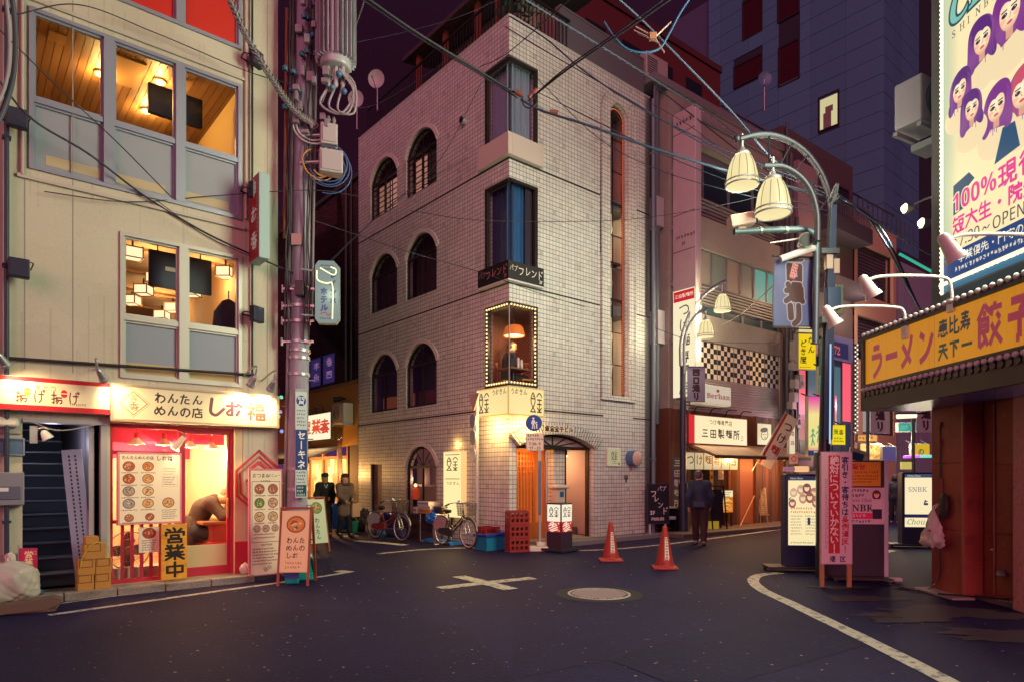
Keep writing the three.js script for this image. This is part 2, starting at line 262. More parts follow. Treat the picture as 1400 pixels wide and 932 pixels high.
// painted lines: worn white paint, 4 mm above the road
const lineMap=tiled(canvas(512,512,(c,w,h)=>{ paint(c,'#b9b0a4',0,0,w,h);grain(c,w,h,2600,['#8d857e','#6f6866','#cfc6b6'],1,5,0.5);grain(c,w,h,420,['#3a3648','#4a4556','#5a5460'],2,11,0.75);}),1.6);
const linePaint=new THREE.MeshPhysicalMaterial({map:lineMap,roughness:0.6});
function stripGeo(pts,w,y=0.005){
  const n=pts.length,L=[],R=[];
  for(let i=0;i<n;i++){
    const a=pts[Math.max(0,i-1)],b=pts[Math.min(n-1,i+1)],dx=b.x-a.x,dz=b.z-a.z,l=Math.hypot(dx,dz)||1,k=(w/2)* rnd(0.94,1.06);
    L.push([pts[i].x+dz/l*k,y,pts[i].z-dx/l*k]);R.push([pts[i].x-dz/l*k,y,pts[i].z+dx/l*k]);
  }
  const q=[];for(let i=0;i<n-1;i++)q.push([R[i],L[i],L[i+1],R[i+1]].reverse());
  const g=quads(q);const p=g.attributes.position;// faces must look up
  if(g.attributes.normal.getY(0)< 0){ for(let i=0;i<p.count;i +=3){ const t=[p.getX(i),p.getY(i),p.getZ(i)];p.setXYZ(i,p.getX(i+1),p.getY(i+1),p.getZ(i+1));p.setXYZ(i+1,...t);} g.computeVertexNormals();}
  return metre(g);
}
const smooth=(pts,n)=>new THREE.CatmullRomCurve3(pts,false,'centripetal').getPoints(n);
const ground=(...pp)=>pp.map(([a,b])=>G(a,b));
struct('road_line',stripGeo(smooth(ground([66,841],[200,822],[320,805],[400,794],[440,788],[478,782]),24),0.11),linePaint);
struct('road_line',stripGeo(ground([461,780.5],[479,782.5]),0.2,0.007),linePaint);
struct('road_line',stripGeo(smooth(ground([60,828],[150,816],[230,806]),10),0.05),linePaint);
struct('road_line',stripGeo(smooth(ground([516,757],[580,751],[650,748.5],[690,748.5]),12),0.15),linePaint);
struct('road_line',stripGeo(smooth(ground([690,753.5],[760,753],[830,751],[900,745],[980,735],[1070,723]),24),0.13),linePaint);
struct('road_line',stripGeo(smooth(ground([1068,783],[1040,786],[1030,793],[1042,806],[1080,824],[1130,848],[1200,882],[1300,933],[1400,985]),40),0.17),linePaint);
struct('road_line',stripGeo(ground([1180,760],[1216,752]),0.3),linePaint);
struct('road_line',stripGeo(ground([487,739],[512,741],[555,745]),0.24),linePaint);
struct('road_line',stripGeo(ground([470,733],[488,732]),0.3),linePaint);
{ // the painted cross
  const a=stripGeo(smooth(ground([601,804],[660,797],[729,790]),8),0.22,0.005),b=stripGeo(smooth(ground([627,788],[660,796],[699,806]),8),0.24,0.009);
  struct('road_marking',[a,b],linePaint);
}
// patch seams in the asphalt
const seam=M([0.012,0.011,0.013],0.9);
for(const s of[[[833,902],[880,884],[945,869],[1000,858],[1090,832]],[[790,840],[860,858],[945,869]],[[833,902],[910,932],[960,960]],[[700,928],[760,915],[833,902]],[[0,872],[140,860],[300,846],[420,832]]])
  struct('road_seam',stripGeo(smooth(ground(...s),14),0.009,0.004),seam);
{ // a newer, darker repair
  const dk=asphalt.clone();dk.color=lin([0.42,0.37,0.62]);const pp=ground([-30,876],[140,860],[300,846],[420,832],[560,838],[640,862],[705,930],[700,985],[-30,985]);
  struct('road_patch',metre(new THREE.ShapeGeometry(poly(pp.map((p)=>[p.x,-p.z]))).rotateX(-Math.PI/2).translate(0,0.0025,0)),dk);
  const p2=ground([833,902],[880,884],[945,869],[1090,834],[1190,880],[1010,932],[910,932]);struct('road_patch',metre(new THREE.ShapeGeometry(poly(p2.map((p)=>[p.x,-p.z]))).rotateX(-Math.PI/2).translate(0,0.0022,0)),dk);
}
// manhole cover with a raised chequer
{
  const c=G(819,812),t=thing('manhole_cover','round iron manhole cover with a studded top set in the asphalt','manhole cover',{ p:c});
  const iron=M([0.5,0.43,0.42],0.5,0.2),R=0.42;
  add(t,'rim',[lathe([[R,0.003],[R,0.012],[R-0.03,0.012],[R-0.03,0.003]],40)],M([0.4,0.36,0.33],0.5,0.2));
  add(t,'plate',new THREE.CylinderGeometry(R-0.03,R-0.03,0.004,40).translate(0,0.006,0),M([0.03,0.028,0.033],0.7,0));
  const st=[];for(let i=-9;i<=9;i++)for(let j=-9;j<=9;j++){ const x=i*0.042 +(j&1?0.021:0),z=j*0.04;if(Math.hypot(x,z)< R-0.055)st.push(box(x-0.015,0.008,z-0.007,x+0.015,0.013,z+0.007));}
  stuff(t,'stud',st,iron);
  struct('road_patch',lathe([[0.43,0.0035],[0.58,0.0035]],36).translate(c.x,0,c.z),M([0.012,0.011,0.018],0.85));
}
// scraps on the road
{
  const bits=[];for(let i=0;i<230;i++){ const px=i % 3?250+rnd(-1,1)* rnd(0,500)+ rnd(0,700): rnd(0,1400),py=rnd(762,932),p=G(px,py);const s=rnd(0.004,0.016)*(py<820?1.5:1);bits.push(new THREE.CylinderGeometry(s,s,0.002,6).rotateY(rnd(0,3)).scale(1,1,rnd(0.5,1)).translate(p.x,0.002,p.z));}
  stuff(scene,'road_litter',bits,M([0.3,0.22,0.22],0.8)).userData.kind='stuff';
}
// the near right corner: flush pavement, worn red paving, granite slabs by the pillar
{
  const blotch=(px,py,rx,rz,y,n=26)=>{ const c=G(px,py),pts=[],q0=rnd(0,6);n=90;for(let i=0;i<n;i++){ const a=i/n*Math.PI*2,k=0.85+0.2*Math.sin(a*3+q0)+ 0.13*Math.sin(a*7-q0*2)+ rnd(-0.1,0.1);pts.push([c.x+Math.cos(a)* rx*k,-(c.z+Math.sin(a)* rz*k)]);} return metre(new THREE.ShapeGeometry(poly(pts)).rotateX(-Math.PI/2).translate(0,y,0));};
  const red=new THREE.MeshPhysicalMaterial({map:tiled(canvas(512,512,(c,w,h)=>{ paint(c,'#2b1526',0,0,w,h);grain(c,w,h,14000,['#1d0f1c','#3c1a28','#24203a','#2a2440'],1,3.5,0.8);}),2),roughness:0.75});
  struct('pavement',[blotch(1300,838,1.1,0.42,0.0045),blotch(1180,818,0.62,0.22,0.004),blotch(1380,868,0.75,0.3,0.005),blotch(1240,848,0.5,0.14,0.0055),blotch(1150,803,0.5,0.16,0.006)],red);
  const slabM=M([0.3,0.26,0.27],0.55),slabB=M([0.1,0.1,0.17],0.4);
  const t=struct('paving',box(6.0,0,-9.1,9.5,0.05,-3),M([0.12,0.07,0.07],0.7));
  for(let i=0;i<5;i++)for(let j=0;j<12;j++){ const x=6.03+i*0.42,z=-8.2+j*0.42;add(t,'tile',box(x,0.045,z,x+0.4,0.056+rnd(0,0.003),z+0.4),(i+j)& 1?slabB:slabM);}
  const e=struct('kerb',rbox(5.62,0,-9.2,5.92,0.03,-8.35,0.008),M([0.28,0.24,0.24],0.7));
}
// kerb stones and step before the cream building's shops
const kerbStone=new THREE.MeshPhysicalMaterial({map:tiled(canvas(256,256,(c,w,h)=>{ paint(c,'#8c8078',0,0,w,h);grain(c,w,h,4000,['#5c544f','#a59a90','#71665f'],0.7,2.2,0.6);grain(c,w,h,30,['#4c4440'],8,30,0.25);}),0.9),roughness:0.75});
{
  const k=struct('pavement',box(-3.6,0,-0.2,0.06,0.085,0.28),M([0.2,0.17,0.15],0.7));k.position.copy(FB.o);k.rotation.y=FB.ry;
  let u=-3.5;while(u<0.02){ const l=Math.min(rnd(0.55,0.62),0.06-u);add(k,'kerb_stone',rbox(u+0.006,-0.02,0.28,u+l-0.006,0.1+rnd(-0.004,0.004),0.42,0.014),kerbStone);u +=l;}
}
{ // low step along the tiled building and the noodle house
  const k=struct('pavement',box(-0.1,0,0,4.85,0.1,0.28),M([0.13,0.12,0.13],0.7));k.position.copy(FR.o);k.rotation.y=FR.ry;
  let u=-0.1;while(u<4.8){ const l=Math.min(rnd(0.55,0.62),4.85-u);add(k,'kerb_stone',rbox(u+0.006,-0.02,0.28,u+l-0.006,0.11,0.4,0.014),M([0.2,0.19,0.2],0.7));u +=l;}
  const q=struct('pavement',box(-0.3,0,-0.1,9,0.1,1.2),M([0.13,0.1,0.09],0.65));q.position.copy(F2.o);q.rotation.y=F2.ry;
}
// ---------------------------------------------------------------- the tiled corner building
const tileMap=tiled(canvas(2048,2048,(c,w,h)=>{
  paint(c,'#544c52',0,0,w,h);
  const n=32,s=w/n;
  for(let i=0;i<n;i++)for(let j=0;j<n;j++){ const v=rnd()> 0.985?0.86:rnd(0.95,1.02),q=rnd(-3,3);c.fillStyle=`rgb(${Math.min(255, 214 * v + q) | 0},${Math.min(255, 213 * v) | 0},${Math.min(255, 208 * v - q) | 0})`;c.fillRect(i*s+2.5,j*s+3.5,s-5,s-7);}
  grain(c,w,h,500,['#8f8580','#efe8dd'],2,10,0.1);grain(c,w,h,60,['#6d625e','#57504e'],30,140,0.07);for(let i=0;i<150;i++){ c.globalAlpha=rnd(0.03,0.1);paint(c,'#4a4040',rnd(0,w),rnd(0,h),rnd(3,22),rnd(80,600));} c.globalAlpha=1;
}),3.2);
const tileBump=tiled(canvas(1024,1024,(c,w,h)=>{ paint(c,'#000',0,0,w,h);const n=16,s=w/n;for(let i=0;i<n;i++)for(let j=0;j<n;j++){ const v=235+rnd(-8,10)| 0;c.fillStyle=`rgb(${v},${v},${v})`;c.fillRect(i*s+4,j*s+5,s-8,s-10);}}),1.6);
tileBump.colorSpace=THREE.NoColorSpace;
const tile=new THREE.MeshPhysicalMaterial({map:tileMap,bumpMap:tileBump,bumpScale:0.003,roughness:0.35});
const dark=M([0.012,0.012,0.014],0.6),black=M([0.008,0.008,0.01],0.45),bronze=M([0.035,0.028,0.026],0.45,0.4),steel=M([0.42,0.42,0.44],0.4,0.7),galv=M([0.3,0.31,0.33],0.5,0.5);
const tiledHouse=thing('tiled_building','white tiled four storey corner building with arched windows and glazed corner bays','building',{ p:FR.o});
const onT=(F,name,geo,m,label)=>{ const o=add(tiledHouse,name,geo,m,label);o.position.copy(F.o).sub(tiledHouse.position);o.rotation.y=F.ry;return o;};
const TH=FL.y(696,20),TL=FL.u(490),TR=FR.u(888.5),uL=FL.u(662.5),uR=FR.u(735.5);
const bays=[[FL.y(696.2,183.7),FL.y(696.2,74)],[FL.y(696.2,372),FL.y(696.2,241.5)],[FL.y(696.2,526),FL.y(696.2,411)]];// 4th, 3rd, 2nd floor
const floors=[0.0,3.04,5.72,8.38];
// left front
const lw=[];// [u0, y0, u1, y1, floor]
const colA=[FL.u(506),FL.u(542.8)],colB=[FL.u(554.6),FL.u(597)];
const mid=(a)=>(a[0]+ a[1])/ 2;
for(const[x0,x1,xm,yt,yb,f]of[[506,542.8,535,209,303.7,3],[554.6,597,585,170,273.4,3],[506,542.8,535,342,430.4,2],[554.6,597,585,314.5,412,2],[506,542.8,535,481,564.5,1],[554.6,597,585,466.5,558,1],[554.6,597,585,609,712,0]])
  lw.push([FL.u(x0),FL.y(x0,yb),FL.u(x1),FL.y(xm,yt),f]);
lw[6][1]= 0.55;
const doorL=[FL.u(506.5),FL.u(522),FL.y(506.5,634)];
const leftHoles=lw.map(([a,b,c,d])=>archPts(a,b,c,d,(c-a)* 0.36));leftHoles.push(rectPts(doorL[0],0.05,doorL[1],doorL[2]));
const notchL=bays.flatMap(([a,b])=>[[0,b],[uL,b],[uL,a],[0,a]]);
onT(FL,'tiled_wall',wallGeo([[TL,0],...[[0,0]],...[...notchL].reverse(),[0,TH],[TL,TH]],leftHoles),tile);
// right front
const slot=[FR.u(832.5),FR.y(832.5,540),FR.u(858.5),FR.y(845,143)];
const entry=[FR.u(706.5),0.06,FR.u(812),FR.y(757,593)];
const notchR=bays.flatMap(([a,b])=>[[0,b],[uR,b],[uR,a],[0,a]]);
onT(FR,'tiled_wall',wallGeo([[0,0],[TR,0],[TR,TH],[0,TH],...notchR],[archPts(...slot,(slot[2]- slot[0])/ 2-0.001),archPts(...entry,0.3)]),tile);
{ // end walls, roof and an added dark core that stops light passing through
  const W2=new Face(...[FR.p(TR).x,FR.p(TR).z],-FR.n.x,-FR.n.z);
  onT(W2,'end_wall',box(0,0,-0.2,6.8,TH,0),M([0.14,0.13,0.14],0.8));
  const W3=new Face(...[FL.p(TL).x,FL.p(TL).z],FL.n.x,FL.n.z);
  onT(FL,'end_wall',box(TL,0,-4.8,TL+0.2,TH,-0.23),M([0.14,0.13,0.14],0.8));
  onT(FL,'roof',box(TL+0.02,TH-0.5,-4.7,-0.02,TH-0.3,-0.02),M([0.08,0.07,0.08],0.9));
  onT(FL,'interior_wall',[box(TL+0.3,3.1,-4.6,-1.6,TH-0.52,-0.62),box(TL+0.3,0.02,-4.6,-3.5,3.1,-0.62)],M([0.02,0.015,0.018],0.9));
  onT(FR,'interior_wall',[box(3.5,3.1,-5,TR-0.22,TH-0.52,-1.5)],M([0.62,0.5,0.36],0.9));
  onT(FL,'floor_slab',floors.slice(1).map((y)=>box(-1.4,y-0.1,-4.6,-0.16,y+0.12,-0.16)),M([0.1,0.09,0.1],0.9));
  const cap=M([0.5,0.47,0.46],0.5);
  onT(FL,'coping',box(TL,TH,-0.24,0,TH+0.03,0.015),cap);onT(FR,'coping',box(0.02,TH,-0.24,TR,TH+0.03,0.015),cap);
  for(const y of[FL.y(696,556.5),FL.y(696,386.5),FL.y(696,215.6)]){ onT(FL,'expansion_joint',box(TL,y-0.018,-0.02,0.003,y+0.018,0.003),dark);onT(FR,'expansion_joint',[box(0.004,y-0.018,-0.02,slot[0]- 0.2,y+0.018,0.003),box(slot[2]+ 0.2,y-0.018,-0.02,TR,y+0.018,0.003)],dark);}
}
// arched windows on the left front
const shade=(w,h,folds,amp=0.03)=>{ const g=new THREE.PlaneGeometry(w,h,folds*6,1),p=g.attributes.position;for(let i=0;i<p.count;i++)p.setZ(i,amp*Math.sin(p.getX(i)/ w*folds*Math.PI*2)+ amp*0.4*Math.sin(p.getX(i)* 37));g.computeVertexNormals();return g;};
lw.forEach(([a,b,c,d,f],i)=>{
  const rise=(c-a)* 0.36,pts=archPts(a+0.01,b+0.01,c-0.01,d-0.01,rise),sp=d-rise,w=c-a,m=(a+c)/ 2,z=-0.045;
  const fr=onT(FL,'window',[frameGeo(pts,0.045,0.06,z),box(a+0.03,sp-0.03,z-0.05,c-0.03,sp+0.03,z+0.005),box(m-0.025,b+0.04,z-0.052,m+0.025,sp-0.03,z-0.002)],bronze);
  add(fr,'pane',metre(new THREE.ShapeGeometry(poly(pts)).translate(0,0,z-0.03)),PANE);
  const mun=[];
  if(f===3){ for(let k=1;k<4;k++)mun.push(box(a+w*k/4-0.007,b+0.05,z-0.045,a+w*k/4+0.007,sp-0.03,z-0.02));for(let k=1;k<7;k++){ const y=b +(sp-b)* k/7;mun.push(box(a+0.04,y-0.007,z-0.046,c-0.04,y+0.007,z-0.021));}}
  for(let k=1;k<6;k++){ const t=Math.PI*k/6,R=Math.min(w/2,rise*1.5);mun.push(bar([m,sp+0.02,z-0.03],[m+Math.cos(t)* w*0.46,sp+0.02+Math.sin(t)* rise*0.88,z-0.03],0.014,0.02));}
  if(f<2){ const arc=[];for(let k=0;k<=10;k++){ const t=Math.PI*k/10;arc.push([m+Math.cos(t)* w*0.24,sp+0.02+Math.sin(t)* rise*0.45,z-0.03]);} mun.push(tube(arc,0.008,20,5));}
  add(fr,'muntin',mun,bronze);
  const inZ=-0.5;
  if(f===3){ // paper screens lit from the room
    for(const[x0,x1,k]of[[a+w*0.1,m-0.03,i % 2?0.55:0.4],[m+0.03,c-0.03,i % 2?0.02:0.6]])add(fr,'paper_screen',sheet(x1-x0,sp-b,(x0+x1)/ 2,(sp+b)/ 2,-0.22),GLOW([0.75,0.32,0.24],k*0.95),k<0.1?'dark half of the screen':undefined);
  } else if(f===2)add(fr,'curtain',shade(w*1.1,d-b+0.2,9).translate(m,(b+d)/ 2,inZ+0.1),M([0.035,0.018,0.022],0.9));
  else if(f===1){ add(fr,'curtain',[box(a-0.1,b +(sp-b)* 0.02,inZ,c+0.1,b +(sp-b)* 0.45,inZ+0.03),box(m-0.05,b +(sp-b)* 0.45,inZ,m+0.06,sp,inZ+0.03)],i===4?GLOW([0.22,0.05,0.012],0.4): M([0.12,0.03,0.02],0.8));add(fr,'back_wall',sheet(w*1.4,d-b+0.3,m,(b+d)/ 2,-0.58),M([0.022,0.014,0.02],0.8));}
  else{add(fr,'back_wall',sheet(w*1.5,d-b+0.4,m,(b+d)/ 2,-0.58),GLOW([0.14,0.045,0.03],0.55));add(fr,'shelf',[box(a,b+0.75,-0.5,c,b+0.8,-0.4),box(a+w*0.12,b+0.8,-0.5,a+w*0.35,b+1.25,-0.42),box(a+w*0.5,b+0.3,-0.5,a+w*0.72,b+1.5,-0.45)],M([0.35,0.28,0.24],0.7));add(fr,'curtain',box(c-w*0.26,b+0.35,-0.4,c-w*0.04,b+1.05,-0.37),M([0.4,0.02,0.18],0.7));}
  // arched tile trim
  const trim=archPts(a-0.1,sp-0.02,c+0.1,d+0.1,rise+0.03),inner=archPts(a-0.003,sp-0.02,c+0.003,d+0.003,rise);
  onT(FL,'arch_trim',slab([...trim.slice(2),...inner.slice(2).reverse()],0.028),M([0.66,0.62,0.58],0.35));
});
{ // steel service door
  const[a,c,d]= doorL,t=onT(FL,'service_door',rbox(a+0.02,0.08,-0.14,c-0.02,d-0.02,-0.09,0.006),M([0.3,0.17,0.17],0.6));add(t,'handle',rod([c-0.1,1.0,-0.085],[c-0.1,1.0,-0.04],0.02),steel);add(t,'frame',[box(a,0.05,-0.15,a+0.02,d,-0.05),box(c-0.02,0.05,-0.15,c,d,-0.05),box(a+0.02,d-0.02,-0.15,c-0.02,d,-0.05)],bronze);
}
// corner bays: glass on both fronts with one corner mullion
bays.forEach(([y0,y1],i)=>{
  for(const[F,a,c]of[[FL,uL,-0.066],[FR,0.066,uR]]){
    const pts=rectPts(a,y0,c,y1),w=onT(F,'corner_window',[box(a,y0,-0.1,c,y0+0.05,-0.03),box(a,y1-0.05,-0.1,c,y1,-0.03),F===FL?box(a,y0+0.05,-0.1,a+0.05,y1-0.05,-0.03): box(c-0.05,y0+0.05,-0.1,c,y1-0.05,-0.03)],bronze);
    add(w,'pane',sheet(c-a-0.02,y1-y0-0.06,(a+c)/ 2,(y0+y1)/ 2,-0.065),PANE);
    if(i<2){
      const blue=i===0?M([0.2,0.26,0.36],0.85): F===FL?M([0.02,0.04,0.1],0.85): M([0.012,0.09,0.25],0.8);
      const s=add(w,'curtain',shade(c-a+0.05,y1-y0+0.3,i?7:9,0.028).translate((a+c)/ 2 +(F===FL?-0.12:0.12),(y0+y1)/ 2,-0.26),blue);
      if(i===1&&F===FR)add(w,'screen',sheet(0.24,y1-y0,c-0.12,(y0+y1)/ 2,-0.16),M([0.02,0.015,0.03],0.8));
    }
  }
  onT(FR,'corner_post',box(0.052,y0+0.05,-0.082,0.074,y1-0.05,-0.06),i===2?M([0.3,0.24,0.24],0.4): bronze);
  onT(FL,'soffit',[box(uL,y1,-0.9,-0.02,y1+0.015,-0.02),box(uL,y0-0.02,-0.9,-0.02,y0,-0.02)],M([0.25,0.2,0.2],0.8));
});
{ // second floor dining room behind the bay
  const[y0,y1]= bays[2];
  onT(FL,'room_wall',[box(-1.38,y0-0.1,-2.6,-1.3,y1+0.1,-0.4)],M([0.35,0.16,0.1],0.8));
  onT(FL,'room_wall',box(-1.3,y0-0.1,-2.6,-0.2,y1+0.1,-2.5),M([0.22,0.13,0.16],0.8));
  onT(FL,'room_ceiling',box(-1.38,y1+0.02,-2.6,-0.05,y1+0.06,-0.05),M([0.3,0.22,0.2],0.8));
  const lampAt=FL.p(-0.42,y1-0.62,-0.5),t=thing('pendant_lamp','ribbed orange pendant lamp lit behind the second floor corner window','lamp',{ p:lampAt});
  add(t,'shade',lathe([[0.15,0.23],[0.2,0.19],[0.25,0.02],[0.24,0.0],[0.2,0.17],[0.14,0.22]],24),M([0.5,0.12,0.02],0.6,0,{ emissive:lin([0.9,0.22,0.03]),emissiveIntensity:0.35}));
  add(t,'diffuser',new THREE.CylinderGeometry(0.22,0.22,0.02,24).translate(0,0.02,0),GLOW([1,0.8,0.42],1.6));
  add(t,'cord',rod([0,0.19,0],[0,0.62,0],0.008),black);
  point(lampAt.clone().add(V(0,-0.1,0)),[1,0.5,0.18],1.6,4);
  const b=thing('light_bulb_string','string of round warm bulbs framing the second floor corner window','string lights',{ p:FR.o});
  const pos=[],put=(F,u,y)=>{ const p=F.p(u,y,0.02).sub(FR.o);pos.push(p);};
  const run=(F,a,c)=>{ const n=Math.round((c-a)/ 0.085);for(let k=0;k<=n;k++){ put(F,a +(c-a)* k/n,y1-0.07);put(F,a +(c-a)* k/n,y0+0.07);}};
  run(FL,uL+0.1,-0.05);run(FR,0.05,uR-0.1);
  const nv=Math.round((y1-y0-0.2)/ 0.085);for(let k=1;k<nv;k++){ put(FL,uL+0.1,y0+0.07 +(y1-y0-0.14)* k/nv);put(FR,uR-0.1,y0+0.07 +(y1-y0-0.14)* k/nv);}
  const im=new THREE.InstancedMesh(new THREE.SphereGeometry(0.023,8,6),GLOW([1,0.72,0.3],1.7),pos.length);pos.forEach((p,k)=>im.setMatrixAt(k,new THREE.Matrix4().setPosition(p)));im.name='bulb';im.userData.kind='stuff';b.add(im);
  const wire=add(b,'wire',[tube([FL.p(uL+0.1,y0+0.07,0.006).sub(FR.o),FL.p(uL+0.1,y1-0.07,0.006).sub(FR.o)],0.006,2),tube([FR.p(uR-0.1,y0+0.07,0.006).sub(FR.o),FR.p(uR-0.1,y1-0.07,0.006).sub(FR.o)],0.006,2)],black);
}
{ // plaster sill box under the fourth floor bay
  const y1=bays[0][0],y0=FL.y(696.2,214),a=FL.u(653,0.12),c=FR.u(743.5,0.12),m=M([0.58,0.5,0.45],0.75);
  onT(FL,'sill_box',rbox(a,y0,0,0.118,y1,0.12,0.006),m);onT(FR,'sill_box',rbox(0.001,y0,0,c,y1,0.12,0.006),m);
}
// tall slot window lighting the stair
{
  const pts=archPts(slot[0]+ 0.01,slot[1]+ 0.01,slot[2]- 0.01,slot[3]- 0.01,(slot[2]- slot[0])/ 2-0.02),[a,b,c,d]= slot,m=a +(c-a)* 0.42;
  const f=onT(FR,'stair_window',[frameGeo(pts,0.035,0.05,-0.12),box(m-0.012,b,-0.16,m+0.012,d-0.15,-0.13)],bronze);
  add(f,'pane',metre(new THREE.ShapeGeometry(poly(pts)).translate(0,0,-0.15)),PANE);
  const bars=[];for(let k=1;k<9;k++){ const y=b +(d-b)* k/9;bars.push(box(a+0.02,y -(k % 3?0.008:0.035),-0.165,c-0.02,y +(k % 3?0.008:0.035),-0.135));} each(f,'glazing_bar',bars,bronze);
  const t=thing('rope_light','red orange rope light up the side of the tall stair window','rope light',{ p:FR.o}),pos=[];
  const im0=[];for(let y=b+0.1;y<d-0.35;y +=0.052)im0.push([c-0.075,y]);for(let k=0;k<14;k++){ const q=Math.PI*k/16,R=(c-a)/ 2-0.075;im0.push([(a+c)/ 2+R*Math.cos(q),d -(c-a)/ 2+R*Math.sin(q)]);}
  const im=new THREE.InstancedMesh(new THREE.SphereGeometry(0.017,6,5),GLOW([1,0.2,0.07],0.75),im0.length);im0.forEach(([u,y],k)=>im.setMatrixAt(k,new THREE.Matrix4().setPosition(FR.p(u,y,-0.1).sub(FR.o))));im.name='bulb';im.userData.kind='stuff';t.add(im);
  add(t,'wire',tube([FR.p(c-0.062,b+0.1,-0.1).sub(FR.o),FR.p(c-0.062,d-0.4,-0.1).sub(FR.o)],0.007,2),M([0.3,0.03,0.01],0.6));
  for(const y of[3.6,5.2,7.2,9.2])point(FR.p(c-0.1,y,-0.3),[1,0.16,0.06],0.07,4);
  // stair well: landings, soffits and two fluorescent lamps
  onT(FR,'stair_well',[box(a-0.9,3.1,-1.48,a-0.85,TH-0.6,-0.23),box(c+0.28,3.1,-1.48,c+0.33,TH-0.6,-0.23)],M([0.5,0.42,0.34],0.8));
  const cr=M([0.72,0.6,0.42],0.7),Y=(py)=>FR.y(832.5,py);const so=(p0,p1,p2)=>onT(FR,'stair_soffit',slab([[a,Y(p0)],[c-0.1,Y(p0)- 0.06],[c-0.1,Y(p2)],[a,Y(p1)]],0.08).translate(0,0,-0.5),cr);
  so(345,288,258);so(412,347,352);so(506,470,415);so(538,508,512);onT(FR,'stair_landing',[box(a-0.5,Y(416),-1.4,c+0.2,Y(412),-0.4),box(a-0.5,Y(348),-1.4,c+0.2,Y(345),-0.4)],M([0.05,0.03,0.03],0.8));
  for(const[py,I]of[[305,0.5],[380,0.1],[455,0.45],[495,0.3],[525,0.12]])point(FR.p(a+0.16,Y(py),-0.25),[1,0.78,0.4],I,2);  // added lights tucked at the jamb to brighten the soffits, no fitting built
  for(const[y,k]of[[8.2,0.9],[5.2,1.1],[3.75,0.6]]){ const L=thing('stair_lamp',['pale tube lamp high in the tall stair window','pale tube lamp halfway up the tall stair window','pale tube lamp at the foot of the tall stair window'][[8.2,5.2,3.75].indexOf(y)],'lamp',{ on:FR,at:[(a+c)/ 2-0.15,y,-0.7]});add(L,'tube',rod([-0.22,0,0],[0.22,0,0],0.025),GLOW([1,0.88,0.6],1.5));add(L,'fitting',box(-0.26,0.02,-0.03,0.26,0.06,0.03),M([0.6,0.6,0.6]));point(FR.p((a+c)/ 2-0.15,y-0.1,-0.7),[1,0.82,0.5],k,5);}
  // tile surround
  const o=archPts(FR.u(822,0.04),slot[1]- 0.12,FR.u(869,0.04),FR.y(846,128),(FR.u(869)- FR.u(822))/ 2-0.002,22),inn=archPts(a-0.002,b,c+0.002,d,(c-a)/ 2-0.001,22);
  const sg=slab(o,0.06,0,[inn]);onT(FR,'window_surround',metre(sg),tile);
  const lip=frameGeo(o,0.04,0.075,0.075);onT(FR,'surround_lip',metre(lip),tile);
}
